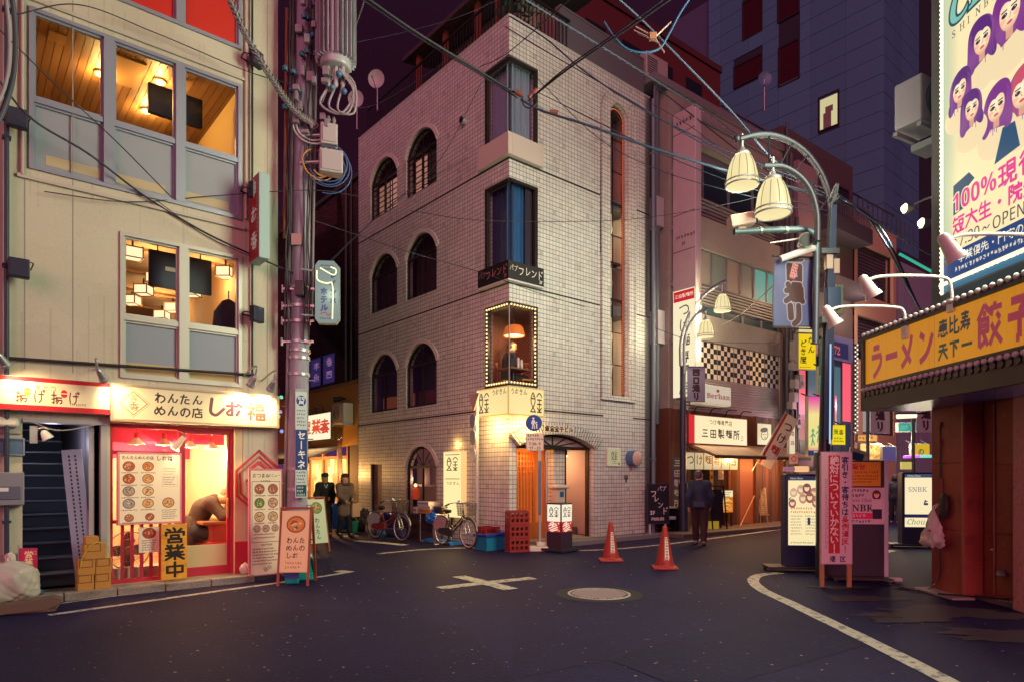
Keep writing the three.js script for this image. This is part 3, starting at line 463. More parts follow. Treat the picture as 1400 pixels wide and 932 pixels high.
// entrance: arched recess, lattice door, tiled pier, stair
{
  const[a,b,c,d]= entry,rise=0.3,sp=d-rise,dz=-1.0,pier0=FR.u(757,-0.3),pier1=FR.u(772,-0.3);
  const cream=M([0.62,0.46,0.36],0.8);
  onT(FR,'entrance_wall',[box(a-0.03,0.1,-1.3,a,d+0.2,-0.22)],M([0.5,0.16,0.06],0.7));
  onT(FR,'entrance_ceiling',box(a,sp-0.02,-3.2,c+0.3,sp+0.0,-0.23),M([0.5,0.38,0.3],0.8));
  onT(FR,'entrance_floor',box(a-0.02,0.02,-3.2,c+0.1,0.12,-0.0),M([0.32,0.26,0.22],0.7));
  onT(FR,'tiled_pier',box(pier0,0.12,-0.62,pier1,sp-0.02,-0.3),tile);
  onT(FR,'stair_wall',[box(pier1-0.05,0.12,-3.2,pier1-0.0,sp-0.02,-0.63),box(pier1,0.12,-3.2,c+0.3,sp-0.02,-3.1),box(c+0.24,0.12,-3.1,c+0.3,sp-0.02,-0.23)],cream);
  const fan=onT(FR,'fanlight',[box(a+0.01,sp-0.035,-0.2,c-0.01,sp+0.035,-0.12),frameGeo(archPts(a+0.005,sp,c-0.005,d-0.005,rise-0.03),0.04,0.05,-0.13),...[0.15,0.32,0.5,0.68,0.85].map((t)=>bar([(a+c)/ 2,sp+0.02,-0.16],[a+0.06 +(c-a-0.12)* t,sp+0.06 +(rise-0.1)* Math.sin(Math.PI*t),-0.16],0.025,0.03))],bronze);
  add(fan,'pane',metre(new THREE.ShapeGeometry(poly(archPts(a+0.02,sp,c-0.02,d-0.02,rise-0.05))).translate(0,0,-0.175)),M([0.4,0.3,0.3],0.5));
  // stair steps going up behind the opening
  const st=[];for(let k=0;k<10;k++)st.push(box(pier1+0.02,0.12,-0.75-k*0.24-0.24,c+0.22,0.12 +(k+1)* 0.175,-0.75-k*0.24));
  st.forEach((g)=>onT(FR,'step',g,M([0.14,0.1,0.09],0.8)));
  onT(FR,'stringer',slab([[0,0],[1.2,0.95],[1.2,1.1],[0,0.25]],0.06).rotateY(Math.PI/2).translate(pier1+0.02,0.12,-0.6),M([0.2,0.14,0.12],0.8));
  onT(FR,'door_jamb',[box(c-0.055,0.12,-0.24,c-0.0,sp-0.03,-0.14),box(pier1+0.005,0.12,-0.36,pier1+0.035,sp-0.03,-0.28)],M([0.1,0.06,0.04],0.35,0.6));
  // sliding lattice door
  const wood=M([0.45,0.12,0.02],0.6),dr=onT(FR,'lattice_door',[frameGeo(rectPts(a+0.03,0.12,pier0-0.02,sp-0.03),0.06,0.05,-0.55),box(pier0-0.42,0.12,-0.6,pier0-0.34,sp-0.03,-0.55),box(a+0.05,0.12,-0.6,pier0-0.04,0.5,-0.56)],wood);
  const lat=[];for(let u=a+0.12;u<pier0-0.45;u +=0.095)lat.push(box(u-0.011,0.5,-0.585,u+0.011,sp-0.06,-0.56));for(let y=0.6;y<sp-0.1;y +=0.12)lat.push(box(a+0.08,y-0.01,-0.583,pier0-0.42,y+0.01,-0.562));add(dr,'lattice',lat,wood);
  add(dr,'pane',sheet(pier0-a-0.1,sp-0.5,(a+pier0)/ 2,(sp+0.4)/ 2,-0.6),GLOW([0.72,0.13,0.012],0.75));
  add(dr,'notice',sheet(0.26,0.55,a+0.24,sp-0.42,-0.54),printed(64,128,(x,w,h)=>{ paint(x,'#cfc4ae',0,0,w,h);smallPrint(x,8,10,50,9,8,'#6b4a3a');}));
  point(FR.p((a+pier0)/ 2,sp-0.25,-0.35),[1,0.42,0.1],1.1,3);point(FR.p(c-0.3,sp-0.3,-1.2),[1,0.62,0.34],1.6,3);
  const bulb=thing('ceiling_bulb','small bare bulb lit inside the arched stair entrance','bulb',{ on:FR,at:[FR.u(777,-0.4),sp-0.17,-0.45]});add(bulb,'bulb',ball(0,0,0,0.03),GLOW([1,0.75,0.45],2));add(bulb,'socket',rod([0,0.02,0],[0,0.15,0],0.015),bronze);
  // projecting tiled arch
  const o=archPts(FR.u(698.5,0.1),sp-0.02,FR.u(824,0.1),FR.y(760,577,0.1),rise+0.02,20),inn=archPts(a-0.002,sp-0.02,c+0.002,d+0.002,rise,20);
  const ring=[...o.slice(2),...inn.slice(2).reverse()];onT(FR,'entrance_arch',metre(slab(ring,0.1)),tile);
  const vs=[];const cx=(a+c)/ 2;for(let k=0;k<=34;k++){ const i=k/34*20,j=Math.min(19,i|0),f=i-j,P=(q)=>{ const s=q.slice(2),A=s[j],B=s[j+1];return[A[0]+(B[0]- A[0])* f,A[1]+(B[1]- A[1])* f];};const A=P(o),B=P(inn);vs.push(bar([A[0],A[1],0.1],[B[0],B[1],0.1],0.012,0.006));} onT(FR,'arch_joint',vs,dark);
  const nm=onT(FR,'building_name',sheet(0.95,0.17,0,0,0),printed(256,48,(x,w,h)=>{ paint(x,'#cfc6b8',0,0,w,h);text(x,'飯倉金子ビル',6,4,40,{ col:'#1c1416',lw:0.14});}));const np=FR.p(FR.u(765,0.11),FR.y(765,586,0.11),0.106);nm.position.copy(np).sub(tiledHouse.position);
}
{ // downpipe at the far end, mail and vents
  onT(FR,'downpipe',[rod([TR+0.09,0.1,0.04],[TR+0.09,TH,0.04],0.045),...[2,5,8,10].map((y)=>box(TR+0.03,y,-0.02,TR+0.15,y+0.04,0.1))],M([0.16,0.2,0.26],0.5));
  const v=thing('wall_vent','small round wall vent hood high on the pink lit tiled wall','vent',{ on:FL,at:[FL.u(636),FL.y(636,166),0]});add(v,'hood',rod([0,0,0],[0,0,0.12],0.085,0.085,16),steel);add(v,'opening',rod([0,0,0.118],[0,0,0.124],0.07,0.07,16),dark);
}
// ---- the fish house's sign and the pub's sign round the corner
function fishLogo(c,x,y,s,col='#2a1a10'){
  c.save();c.translate(x,y);c.scale(s/100,s/100);c.strokeStyle=c.fillStyle=col;c.lineWidth=6;c.lineCap='butt';c.lineJoin='miter';
  c.beginPath();c.moveTo(24,2);c.quadraticCurveTo(-8,38,24,76);c.quadraticCurveTo(56,38,24,2);c.stroke();c.beginPath();c.moveTo(24,74);c.lineTo(6,97);c.lineTo(42,97);c.closePath();c.stroke();
  c.beginPath();c.moveTo(9,32);c.lineTo(39,32);c.stroke();c.beginPath();c.arc(27,20,4,0,7);c.fill();
  c.beginPath();c.moveTo(54,22);c.quadraticCurveTo(74,-14,94,22);c.moveTo(56,36);c.lineTo(92,36);c.moveTo(56,58);c.lineTo(92,58);c.moveTo(74,36);c.lineTo(74,92);c.moveTo(56,74);c.lineTo(74,93);c.lineTo(92,74);c.moveTo(56,97);c.lineTo(92,97);c.stroke();c.restore();
}
{
  const y1=FL.y(696.2,528),y0=FL.y(696.2,567),a=FL.u(652.5,0.14),c=FR.u(744,0.14),h=y1-y0;
  const t=thing('corner_sign','glowing cream fish restaurant sign wrapped round the building corner','sign',{ p:FR.o});
  const bx=(F,g,n,m)=>{ const o=add(t,n,g,m);o.position.copy(F.o).sub(FR.o);o.rotation.y=F.ry;return o;};
  bx(FL,box(a,y0,0.004,0.14,y1,0.14),'box',M([0.5,0.4,0.24],0.6));bx(FR,box(0.004,y0,0.004,c,y1,0.14),'box',M([0.5,0.4,0.24],0.6));
  const art=(flip)=>(x,w,hh)=>{ const g=x.createLinearGradient(0,0,w,0);paint(x,'#f6dc9a',0,0,w,hh);x.strokeStyle='#d8a850';x.lineWidth=5;x.strokeRect(3,3,w-6,hh-6);fishLogo(x,flip?14:w-118,20,104);text(x,'うおきん',flip?w-150:14,8,34,{ col:'#3a2414',lw:0.08,sx:1});};
  const wl=0.14-a,wr=c+0.14;bx(FL,sheet(wl,h,a+wl/2,(y0+y1)/ 2,0.144),'sign_face',litSign(288,144,art(true),1.0));bx(FR,sheet(wr,h,-0.14+wr/2,(y0+y1)/ 2,0.144),'sign_face',litSign(288,144,art(false),1.0));
  area(FL.p(a/2,(y0+y1)/ 2,0.18),FL.n,-a,h,[1,0.66,0.25],3.5);area(FR.p(c/2,(y0+y1)/ 2,0.18),FR.n,c,h,[1,0.7,0.3],3.5);
  point(FR.p(0.35,y0-0.25,0.34),[1,0.58,0.18],2.6,6);point(FL.p(-0.35,y0-0.25,0.34),[1,0.58,0.18],3.6,6);
}
{
  const y1=FL.y(696.2,359),y0=FL.y(696.2,384),a=FL.u(653.5,0.14),c=FR.u(743.5,0.14),h=y1-y0;
  const t=thing('corner_sign','black pub sign board with white letters under the third floor corner window','sign',{ p:FR.o});
  const bx=(F,g,n,m)=>{ const o=add(t,n,g,m);o.position.copy(F.o).sub(FR.o);o.rotation.y=F.ry;return o;};
  bx(FL,box(a,y0,0.004,0.14,y1,0.14),'box',black);bx(FR,box(0.004,y0,0.004,c,y1,0.14),'box',black);
  const art=(col)=>(x,w,hh)=>{ paint(x,'#120a10',0,0,w,hh);text(x,'パブ',8,24,38,{ col,lw:0.08});text(x,'フレンド',82,20,58,{ col,lw:0.09});text(x,'3F',w-44,hh-36,28,{ col});};
  const wl=0.14-a,wr=c+0.14;bx(FL,sheet(wl,h,a+wl/2,(y0+y1)/ 2,0.144),'sign_face',printed(320,112,art('#c08088')));bx(FR,sheet(wr,h,-0.14+wr/2,(y0+y1)/ 2,0.144),'sign_face',printed(320,112,art('#e8dcd4')));
  const tr=M([0.6,0.6,0.62],0.4);bx(FL,box(a,y0-0.03,0.004,0.142,y0,0.142),'lower_trim',tr);bx(FR,box(0.004,y0-0.03,0.004,c,y0,0.142),'lower_trim',tr);
}
{ // upright light box by the ground floor window
  const a=FL.u(606,0.15),c=FL.u(631,0.15),y1=FL.y(606,617,0.15),y0=FL.y(606,706,0.15),t=thing('wall_sign','upright glowing light box with a fish logo on the pink tiled wall','sign',{ on:FL});
  add(t,'box',rbox(a,y0,0.002,c,y1,0.15,0.01),M([0.6,0.5,0.3],0.5,0,{ emissive:lin([1,0.62,0.2]),emissiveIntensity:0.5}));
  add(t,'sign_face',sheet(c-a-0.03,y1-y0-0.03,(a+c)/ 2,(y0+y1)/ 2,0.153),litSign(192,640,(x,w,h)=>{ paint(x,'#ffe9a6',0,0,w,h);paint(x,'#2a1a10',16,24,w-32,6);paint(x,'#2a1a10',16,262,w-32,6);fishLogo(x,30,50,134);x.save();x.scale(1,1.5);fishLogo(x,30,32,0.1);x.restore();text(x,'うおきん',24,290,38,{ col:'#6a4a2c',lw:0.08});},1.05));
  area(FL.p((a+c)/ 2,(y0+y1)/ 2,0.2),FL.n,c-a,y1-y0,[1,0.66,0.22],12);for(const s of[-1,1])point(FL.p((a+c)/ 2+s*0.32,(y0+y1)/ 2+0.3,0.08),[1,0.6,0.14],0.6,3);point(FL.p((a+c)/ 2,y1+0.16,0.07),[1,0.6,0.14],0.3,3);
}
{ // small plaque and round mirror by the entrance
  const a=FR.u(829),c=FR.u(848),y1=FR.y(829,612),y0=FR.y(829,637),t=thing('wall_plaque','small cream fish logo plaque on the tiles right of the arch','sign',{ on:FR});
  add(t,'plate',rbox(a,y0,0.002,c,y1,0.03,0.005),M([0.7,0.66,0.5],0.5));add(t,'sign_face',sheet(c-a-0.02,y1-y0-0.02,(a+c)/ 2,(y0+y1)/ 2,0.0325),litSign(128,128,(x,w,h)=>{ paint(x,'#f1e3b4',0,0,w,h);fishLogo(x,34,20,60);smallPrint(x,46,88,44,2,10,'#5a4630');paint(x,'#222',104,104,12,14);},0.45));
  const p=thing('convex_mirror','round drum shaped mirror mounted on the tiled wall by the arch','mirror',{ on:FR,at:[FR.u(862),FR.y(862,626),0]});add(p,'drum',rod([0,0,0.0],[0,0,0.22],0.2,0.2,28),M([0.06,0.14,0.3],0.4));add(p,'glass',new THREE.SphereGeometry(0.36,24,10,0,7,0,0.55).rotateX(Math.PI/2).translate(0,0,-0.08),M([0.6,0.42,0.36],0.2));add(p,'bracket',box(-0.05,-0.05,0,0.05,0.05,0.03),steel);  // glass colour holds a painted pinkish cream reflection
  const k=thing('wall_hook','small black twisted bracket on the tiles below the round mirror','bracket',{ on:FR,at:[FR.u(855),FR.y(855,652),0]});add(k,'ring',new THREE.TorusGeometry(0.05,0.012,6,16).translate(0,0,0.03),black);add(k,'stem',rod([0,-0.12,0.02],[0.02,0.0,0.03],0.012),black);
}
// ---- roof: railing, roof house, dishes
{
  const rail=(F,a,c,out,label)=>{ const t=thing('roof_railing',label,'railing',{ on:F,at:[0,TH,out]});const g=[];for(let u=a;u<=c;u +=0.12)g.push(box(u-0.009,0.02,-0.009,u+0.009,0.95,0.009));stuff(t,'baluster',g,dark);each(t,'rail',[box(a,0.95,-0.02,c,1.0,0.02),box(a,0.06,-0.015,c,0.09,0.015)],dark);return t;};
  rail(FL,TL,-0.2,-0.3,'dark iron railing along the roof edge above the pink tiled wall');rail(FR,0.0,FR.u(779,-0.3),-0.3,'dark iron railing with plants behind it on the roof corner');
  const r=thing('roof_house','dim roof house with rust coloured posts behind the railing','roof house',{ on:FL,at:[0,TH-0.3,-1.1]});
  const a=-5.0,c=-1.3;add(r,'wall',box(a,0,-2.4,c,2.2,-0.4),M([0.3,0.2,0.17],0.8));add(r,'panel',box(a+0.5,0.7,-0.398,c-0.9,1.9,-0.36),M([0.45,0.22,0.14],0.7));
  add(r,'roof',slab([[0,2.2],[-2.6,2.9],[-2.6,3.0],[0.5,2.24],[0.5,2.12]],c-a+0.9).rotateY(-Math.PI/2).translate(c+0.5,0,0),M([0.06,0.04,0.04],0.8));
  for(const u of[a+0.1,a+1.4,c-0.9,c-0.1])add(r,'post',box(u-0.06,0,0.2,u+0.06,2.2,0.32),M([0.2,0.05,0.03],0.7));
  const pw=thing('roof_parapet_wall','plain dark grey screen wall on the roof above the light tiled front','wall',{ on:FR,at:[0,TH,-0.35]});add(pw,'panel',box(FR.u(780),0,-0.15,TR+0.2,1.25,0),M([0.12,0.11,0.13],0.8));add(pw,'coping',box(FR.u(780),1.25,-0.17,TR+0.2,1.29,0.02),M([0.16,0.14,0.16],0.7));
  const plants=thing('potted_plants','leafy potted shrub on the roof corner behind the railing','plant',{ on:FR,at:[0.75,TH-0.3,-0.6]});
  add(plants,'pot',lathe([[0.16,0],[0.2,0.35],[0.17,0.35]],14),M([0.3,0.12,0.08],0.8));const lf=[];for(let k=0;k<200;k++){ const q=V(rnd(-0.45,0.5),rnd(0.4,1.6),rnd(-0.3,0.35));lf.push(new THREE.PlaneGeometry(0.07,0.14).rotateX(rnd(0,3)).rotateY(rnd(0,6)).translate(q.x,q.y,q.z));} add(plants,'foliage',lf,M([0.05,0.09,0.06],0.7));add(plants,'stem',rod([0,0.3,0],[0.05,1.2,0],0.02),M([0.1,0.06,0.04]));
  const dish=(px,py,out,label)=>{ const u=FL.u(px,out),y=FL.y(px,py,out),t=thing('satellite_dish',label,'satellite dish',{ on:FL,at:[u,y,out],ry:0.7,group:'satellite dishes on the roof'});add(t,'reflector',new THREE.SphereGeometry(0.42,24,8,0,7,0,0.62).rotateX(-Math.PI/2+0.25).translate(0,0,0.38),M([0.5,0.48,0.5],0.5));add(t,'arm',rod([0,-0.22,0.05],[0,-0.05,0.36],0.012),steel);add(t,'feed',ball(0,-0.03,0.38,0.035),M([0.4,0.4,0.42]));add(t,'mast',[rod([0,-0.1,-0.05],[0,-0.75,-0.05],0.022),rod([0,-0.75,-0.05],[0,-0.75,-0.4],0.022)],steel);};
  dish(515,113,-0.2,'pale satellite dish above the roof railing, nearer the roof house');dish(487,140,-0.1,'satellite dish seen edge on above the far end of the roof');
}
// ---------------------------------------------------------------- the cream building with the noodle shop and the stair to the skewer bar
const creamMap=tiled(canvas(1024,1024,(c,w,h)=>{ paint(c,'#c3bba8',0,0,w,h);grain(c,w,h,16000,['#b3a892','#d8cfba','#a79c88'],0.8,2.6,0.35);grain(c,w,h,60,['#a2957f','#dcd3be','#9a8f80'],30,130,0.1);for(let i=0;i<90;i++){ c.globalAlpha=rnd(0.03,0.13);{ const x=rnd(0,w);paint(c,'#5e5446',x,rnd(0,h*0.6),rnd(1,9),rnd(60,420));}}c.globalAlpha=1;}),4.2);
const creamWall=new THREE.MeshPhysicalMaterial({map:creamMap,roughness:0.8});
const alu=M([0.33,0.33,0.42],0.42,0.35),aluWarm=M([0.5,0.46,0.42],0.45,0.3),redPaint=M([0.42,0.02,0.035],0.45),shopRed=M([0.5,0.025,0.06],0.4);
const creamHouse=thing('cream_building','cream rendered building with wide aluminium windows over a red fronted noodle shop','building',{ p:FB.o,ry:FB.ry});
const cb=(n,g,m,l)=>add(creamHouse,n,g,m,l);
const BL=FB.u(0)- 1.6,BR=FB.u(379.6),BH=10.6;
const W4=[FB.u(39),FB.y(159,0),FB.u(330),10.2],W3=[FB.u(38.5),FB.y(34.6,229.5),FB.u(329.5),FB.y(39,8)],W2=[FB.u(163),FB.y(163,516),FB.u(330),FB.y(163,316)];
const SH=[FB.u(150),0.085,FB.u(332),FB.y(150,577)],ST=[FB.u(30),0.085,FB.u(146),FB.y(30,571)];
cb('wall',wallGeo(rectPts(BL,0,BR,BH),[rectPts(...W4),rectPts(...W3),rectPts(...W2),rectPts(...SH),rectPts(...ST)],0.2),creamWall);
cb('side_wall',[box(BR-0.2,0,-7,BR-0.002,BH,-0.203)],creamWall);
cb('back_wall',box(BL,0,-7.2,BR-0.2,BH,-7),M([0.2,0.18,0.16],0.9));cb('roof',box(BL,BH,-7,BR,BH+0.15,0.03),M([0.2,0.18,0.17],0.8));
for(const y of[2.86,5.16,7.86])cb('floor_slab',box(BL,y,-7,BR-0.21,y+0.14,-0.205),M([0.2,0.17,0.15],0.9));
for(const px of[33,99,365])cb('panel_joint',box(FB.u(px)- 0.006,2.95,-0.01,FB.u(px)+ 0.006,BH,0.002),M([0.3,0.27,0.24],0.9));
for(const[y,k]of[[W3[3]+ 0.1,0.035],[W3[1]- 0.12,0.04],[W2[1]- 0.1,0.03]])cb('string_course',rbox(k===0.03?W2[0]- 0.06:W3[0]- 0.12,y-0.025,0.002,(k===0.03?W2[2]: W3[2])+ 0.05,y+0.025,k,0.006),M([0.5,0.44,0.38],0.6));
function aluWindow([a,b,c,d],mulls,tr,m,name='window'){
  const fr=[frameGeo(rectPts(a+0.002,b+0.002,c-0.002,d-0.002),0.05,0.12,0.03)],xs=[a+0.05,...mulls.flat(),c-0.05];
  for(const[x0,x1]of mulls)fr.push(box(x0,b+0.05,-0.09,x1,d-0.05,0.035));
  for(let i=0;i<xs.length;i +=2)if(tr)fr.push(box(xs[i],tr-0.035,-0.08,xs[i+1],tr+0.035,0.02));
  const w=cb(name,fr,m),sashes=[];
  for(let i=0;i<xs.length;i +=2)for(const[y0,y1]of tr?[[b+0.05,tr-0.035],[tr+0.035,d-0.05]]:[[b+0.05,d-0.05]])sashes.push([xs[i],y0,xs[i+1],y1]);
  for(const s of sashes)add(w,'sash',frameGeo(rectPts(...s),0.028,0.05,-0.01),m);
  return[w,sashes];
}
{ // third floor: wood lined room above frosted lower lights
  const tr=FB.y(43,135),[w,S]= aluWindow(W3,[[FB.u(141),FB.u(155.5)],[FB.u(239.5),FB.u(251.5)]],tr,alu);
  S.forEach((s,i)=>{ const up=s[1]> tr;add(w,'pane',sheet(s[2]- s[0],s[3]- s[1],(s[0]+ s[2])/ 2,(s[1]+ s[3])/ 2,-0.04),up?PANE:M([0.3,0.31,0.36],0.55,0),up?undefined:'frosted lower pane');if(!up)add(w,'film_band',sheet(s[2]- s[0]- 0.16,0.13,(s[0]+ s[2])/ 2 -(i?0.05:-0.05),s[1]+ 0.13,-0.035),M([0.5,0.4,0.24],0.6));});
  const ce=7.82,zc=-4.2;cb('room_ceiling',box(W3[0]- 0.15,ce-0.01,zc,W3[2]+ 0.1,ce,-0.21),M([0.12,0.07,0.05],0.8));
  const woods=[[0.26,0.125,0.055],[0.3,0.15,0.065],[0.23,0.105,0.048],[0.27,0.135,0.06]].map((c)=>M(c,0.5));let u=W3[0]- 0.15;let k=0;
  while(u<W3[2]+ 0.1){ const l=0.105;add(w,'ceiling_plank',box(u+0.004,ce-0.035,zc,u+l-0.004,ce-0.015,-0.215),woods[k++ % 4]);u +=l;}
  add(w,'beam',[box(FB.u(160),ce-0.06,-1.5,FB.u(160)+ 0.5,ce-0.036,-0.7),box(FB.u(75),ce-0.055,-0.95,FB.u(100),ce-0.036,-0.7)],M([0.36,0.19,0.08],0.5));
  cb('room_wall',[box(W3[0]- 0.2,5.32,zc-0.05,W3[2]+ 0.12,ce,zc),box(W3[0]- 0.22,5.32,zc,W3[0]- 0.16,ce,-0.22),box(W3[2]+ 0.1,5.32,zc,W3[2]+ 0.16,ce,-0.22)],M([0.5,0.33,0.16],0.7));
  const tv=thing('hanging_screen','dark screen hung under the wooden ceiling of the top lit room','screen',{ on:FB,at:[FB.u(262),ce-0.6,-0.75]});add(tv,'panel',rbox(-0.42,-0.1,-0.1,0.36,0.36,-0.02,0.02),M([0.012,0.012,0.03],0.25));add(tv,'hanger',rod([0,0.34,-0.06],[0,0.56,-0.06],0.02),black);
  [[137,101,'by the first mullion'],[218,112,'beside the hanging screen'],[199,152,'over the middle light']].forEach(([px,py,l])=>{ const p=G(px,py,ce-0.06),t=thing('downlight','round warm ceiling downlight ' + l + ' of the wide upper window','lamp',{ p});add(t,'lens',new THREE.CylinderGeometry(0.07,0.07,0.02,18).translate(0,-0.01,0),GLOW([1,0.75,0.25],3));add(t,'trim',new THREE.TorusGeometry(0.08,0.012,6,20).rotateX(Math.PI/2),M([0.6,0.5,0.3],0.4,0.5));point(p.clone().add(V(0,-0.12,0)),[1,0.6,0.17],2.6,3);});
}
{ // second floor: dining room with paper box lamps
  const tr=FB.y(163,433),[w,S]= aluWindow(W2,[[FB.u(244),FB.u(256)]],tr,aluWarm);
  S.forEach((s)=>{ const up=s[1]> tr;add(w,'pane',sheet(s[2]- s[0],s[3]- s[1],(s[0]+ s[2])/ 2,(s[1]+ s[3])/ 2,-0.04),up?PANE:M([0.24,0.27,0.34],0.5,0),up?undefined:'frosted lower pane');if(!up)add(w,'film_band',sheet(s[2]- s[0]- 0.02,0.16,(s[0]+ s[2])/ 2,s[1]+ 0.1,-0.035),M([0.5,0.36,0.16],0.6));});
  const ce=5.14,zc=-6.2;const u0=W2[0]- 0.9;
  cb('room_ceiling',box(u0,ce-0.012,zc,W2[2]+ 0.1,ce-0.002,-0.21),M([0.55,0.36,0.2],0.6));
  cb('room_wall',[box(u0,3,zc-0.05,W2[2]+ 0.12,ce,zc),box(u0-0.05,3,zc,u0,ce,-0.22),box(W2[2]+ 0.1,3,zc,W2[2]+ 0.15,ce,-0.22)],M([0.55,0.33,0.16],0.7));
  add(w,'ceiling_beam',[0,1,2,3].map((i)=>box(u0,ce-0.06,-1.2-i*1.3,W2[2]+ 0.1,ce-0.015,-1.1-i*1.3)),M([0.45,0.25,0.11],0.6));
  const g='square paper lamps under the second floor ceiling';let first;
  [[181,347,'nearest the window, by the left jamb'],[213,381,'just behind the dark panel'],[196,397,'third from the glass'],[180,411,'by the left jamb, deep in the room'],[262,399,'beside the mullion'],[308,373,'in front of the dark coat'],[236,421,'low in the far corner'],[221,431,'farthest from the glass']].forEach(([px,py,l])=>{
    const p=G(px,py,ce-0.22),lb='square paper lamp ' + l + ' on the second floor';
    if(!first){ first=thing('paper_lamp',lb,'lamp',{ p,ry:FB.ry,group:g});add(first,'paper_shade',box(-0.11,-0.07,-0.11,0.11,0.07,0.11),GLOW([1,0.75,0.42],1.35));const e=[];for(const x of[-1,1])for(const z of[-1,1])e.push(box(x*0.115-0.008,-0.085,z*0.115-0.008,x*0.115+0.008,0.1,z*0.115+0.008));for(const y of[-0.078,0.08])for(const s of[-1,1])e.push(box(-0.11,y-0.007,s*0.115-0.007,0.11,y+0.007,s*0.115+0.007),box(s*0.115-0.007,y-0.007,-0.11,s*0.115+0.007,y+0.007,0.11));add(first,'frame',e,M([0.3,0.14,0.05],0.6));add(first,'stem',rod([0,0.08,0],[0,0.21,0],0.015),bronze);} else copyOf(first,lb,{ p});
  });
  for(const[px,py]of[[205,372],[285,385],[215,425]])point(G(px,py,ce-0.38),[1,0.6,0.24],1.7,5);
  const pn=thing('hanging_board','dark blue board hung across the second floor window of the lamp lit room','panel',{ on:FB,at:[FB.u(246,-0.5),ce-0.62,-0.55]});add(pn,'board',box(-0.42,-0.1,-0.03,0.46,0.44,0.02),M([0.015,0.02,0.05],0.5));add(pn,'label',box(-0.2,0.16,0.021,-0.06,0.22,0.026),M([0.5,0.45,0.4]));each(pn,'hanger',[rod([-0.3,0.44,0],[-0.3,0.6,0],0.01),rod([0.3,0.44,0],[0.3,0.6,0],0.01)],black);
  const ct=thing('hanging_coat','dark coat hung at the corner of the second floor window','coat',{ on:FB,at:[FB.u(312,-0.4),3.55,-0.4]});add(ct,'coat',lathe([[0.22,0],[0.25,0.3],[0.22,0.6],[0.1,0.78],[0.03,0.82]],14).scale(1,1,0.5),M([0.015,0.015,0.03],0.85));add(ct,'hook',rod([0,0.8,0],[0,0.95,0],0.012),steel);
}
{ // fourth floor: red film
  const[w,S]= aluWindow(W4,[[FB.u(240),FB.u(251)]],0,alu);
  S.forEach((s)=>add(w,'red_panel',box(s[0],s[1],-0.06,s[2],s[3],-0.035),M([0.55,0.018,0.008],0.5)));
}
// conduits, pipes, flood lamps
cb('downpipe',[rod([FB.u(8),0.1,0.07],[FB.u(8),BH,0.07],0.028),...[1,2.6,4.2,5.8,7.4].map((y)=>box(FB.u(8)- 0.045,y,0,FB.u(8)+ 0.045,y+0.03,0.1))],M([0.02,0.03,0.06],0.5));
each(creamHouse,'conduit',[rod([FB.u(343),FB.y(343,512),0.05],[FB.u(343),BH,0.05],0.016),rod([FB.u(0)- 0.5,FB.y(0,490,0.05),0.05],[FB.u(345),FB.y(345,512,0.05),0.05],0.02)],M([0.015,0.012,0.02],0.6));
each(creamHouse,'conduit',[rod([FB.u(335),FB.y(335,300),0.03],[FB.u(335),BH,0.03],0.02),rod([FB.u(30),FB.y(30,240),0.035],[FB.u(30),BH,0.035],0.02)],M([0.5,0.4,0.34],0.6));
{
  const g='switched off flood lamps on the cream wall';let first;
  for(const[px,py,l,s]of[[22,162,'on the dark pipe left of the wide upper window',1],[25,367,'on the dark pipe, lowest on the blank wall',1],[349,262,'above the red upright sign',-1],[350,80,'highest on the conduit near the roof',-1],[351,430,'on the conduit below the red upright sign',-1]]){
    const at=[FB.u(px,0.2),FB.y(px,py,0.2),0.2],lb='small black flood lamp ' + l;
    if(!first){ first=thing('flood_lamp',lb,'flood lamp',{ on:FB,at,group:g});add(first,'housing',rbox(-0.11,-0.12,-0.05,0.11,0.12,0.05,0.015),M([0.012,0.016,0.035],0.5));add(first,'glass',box(-0.095,-0.105,0.051,0.095,0.105,0.056),M([0.05,0.05,0.08],0.1));each(first,'bracket',[tube([[-0.12,0,0],[-0.15,0.02,-0.1],[-0.1,0.0,-0.2]],0.01,10),tube([[0.12,0,0],[0.15,0.1,-0.06],[0.13,0.14,-0.16]],0.008,10),rod([-0.1,0,-0.2],[0.1,0,-0.16],0.012)],black);} else copyOf(first,lb,{ on:FB,at,ry:s<0?0.5:0});
  }
}
// ---- shop signs over the ground floor
{
  const y=(px,py,o=0.16)=>FB.y(px,py,o),a=FB.u(-60,0.16),c=FB.u(150,0.16),y1=y(60,516),y0=y(60,562);
  const t=thing('shop_sign','cream and red banded skewer bar sign above the stair','sign',{ on:FB});
  add(t,'box',rbox(a,y0,0.003,c-0.004,y1,0.16,0.008),M([0.5,0.42,0.3],0.6));
  const vis=FB.u(0,0.16),off=(vis-a)/(c-a)* 1024;
  add(t,'sign_face',sheet(c-a-0.01,y1-y0-0.01,(a+c)/ 2,(y0+y1)/ 2,0.163),printed(1024,200,(x,w,h)=>{
    paint(x,'#e9dcb8',0,0,w,h);paint(x,'#c01428',0,0,w,26);paint(x,'#c01428',0,h-32,w,32);const k=(w-off)/ 150,X=(p)=>off+p*k;
    text(x,'串かつ',X(44),40,42,{ col:'#5a4038',lw:0.07,sp:1.25});paint(x,'#6a4438',X(4),92,k*14,4);
    text(x,'揚げ揚げ',X(17),72,84,{ col:'#6e2a2c',lw:0.1,sp:1.44,open:true});for(const[p,col]of[[34,'#e0a818'],[84,'#c8202c']]){ x.fillStyle=col;x.beginPath();x.arc(X(p),88,24,0,7);x.fill();paint(x,'#e9dcb8',X(p)- 26,84,52,6);}
    smallPrint(x,X(92),142,150,1,18,'#8a7a60');
  }));
}
let sgn;
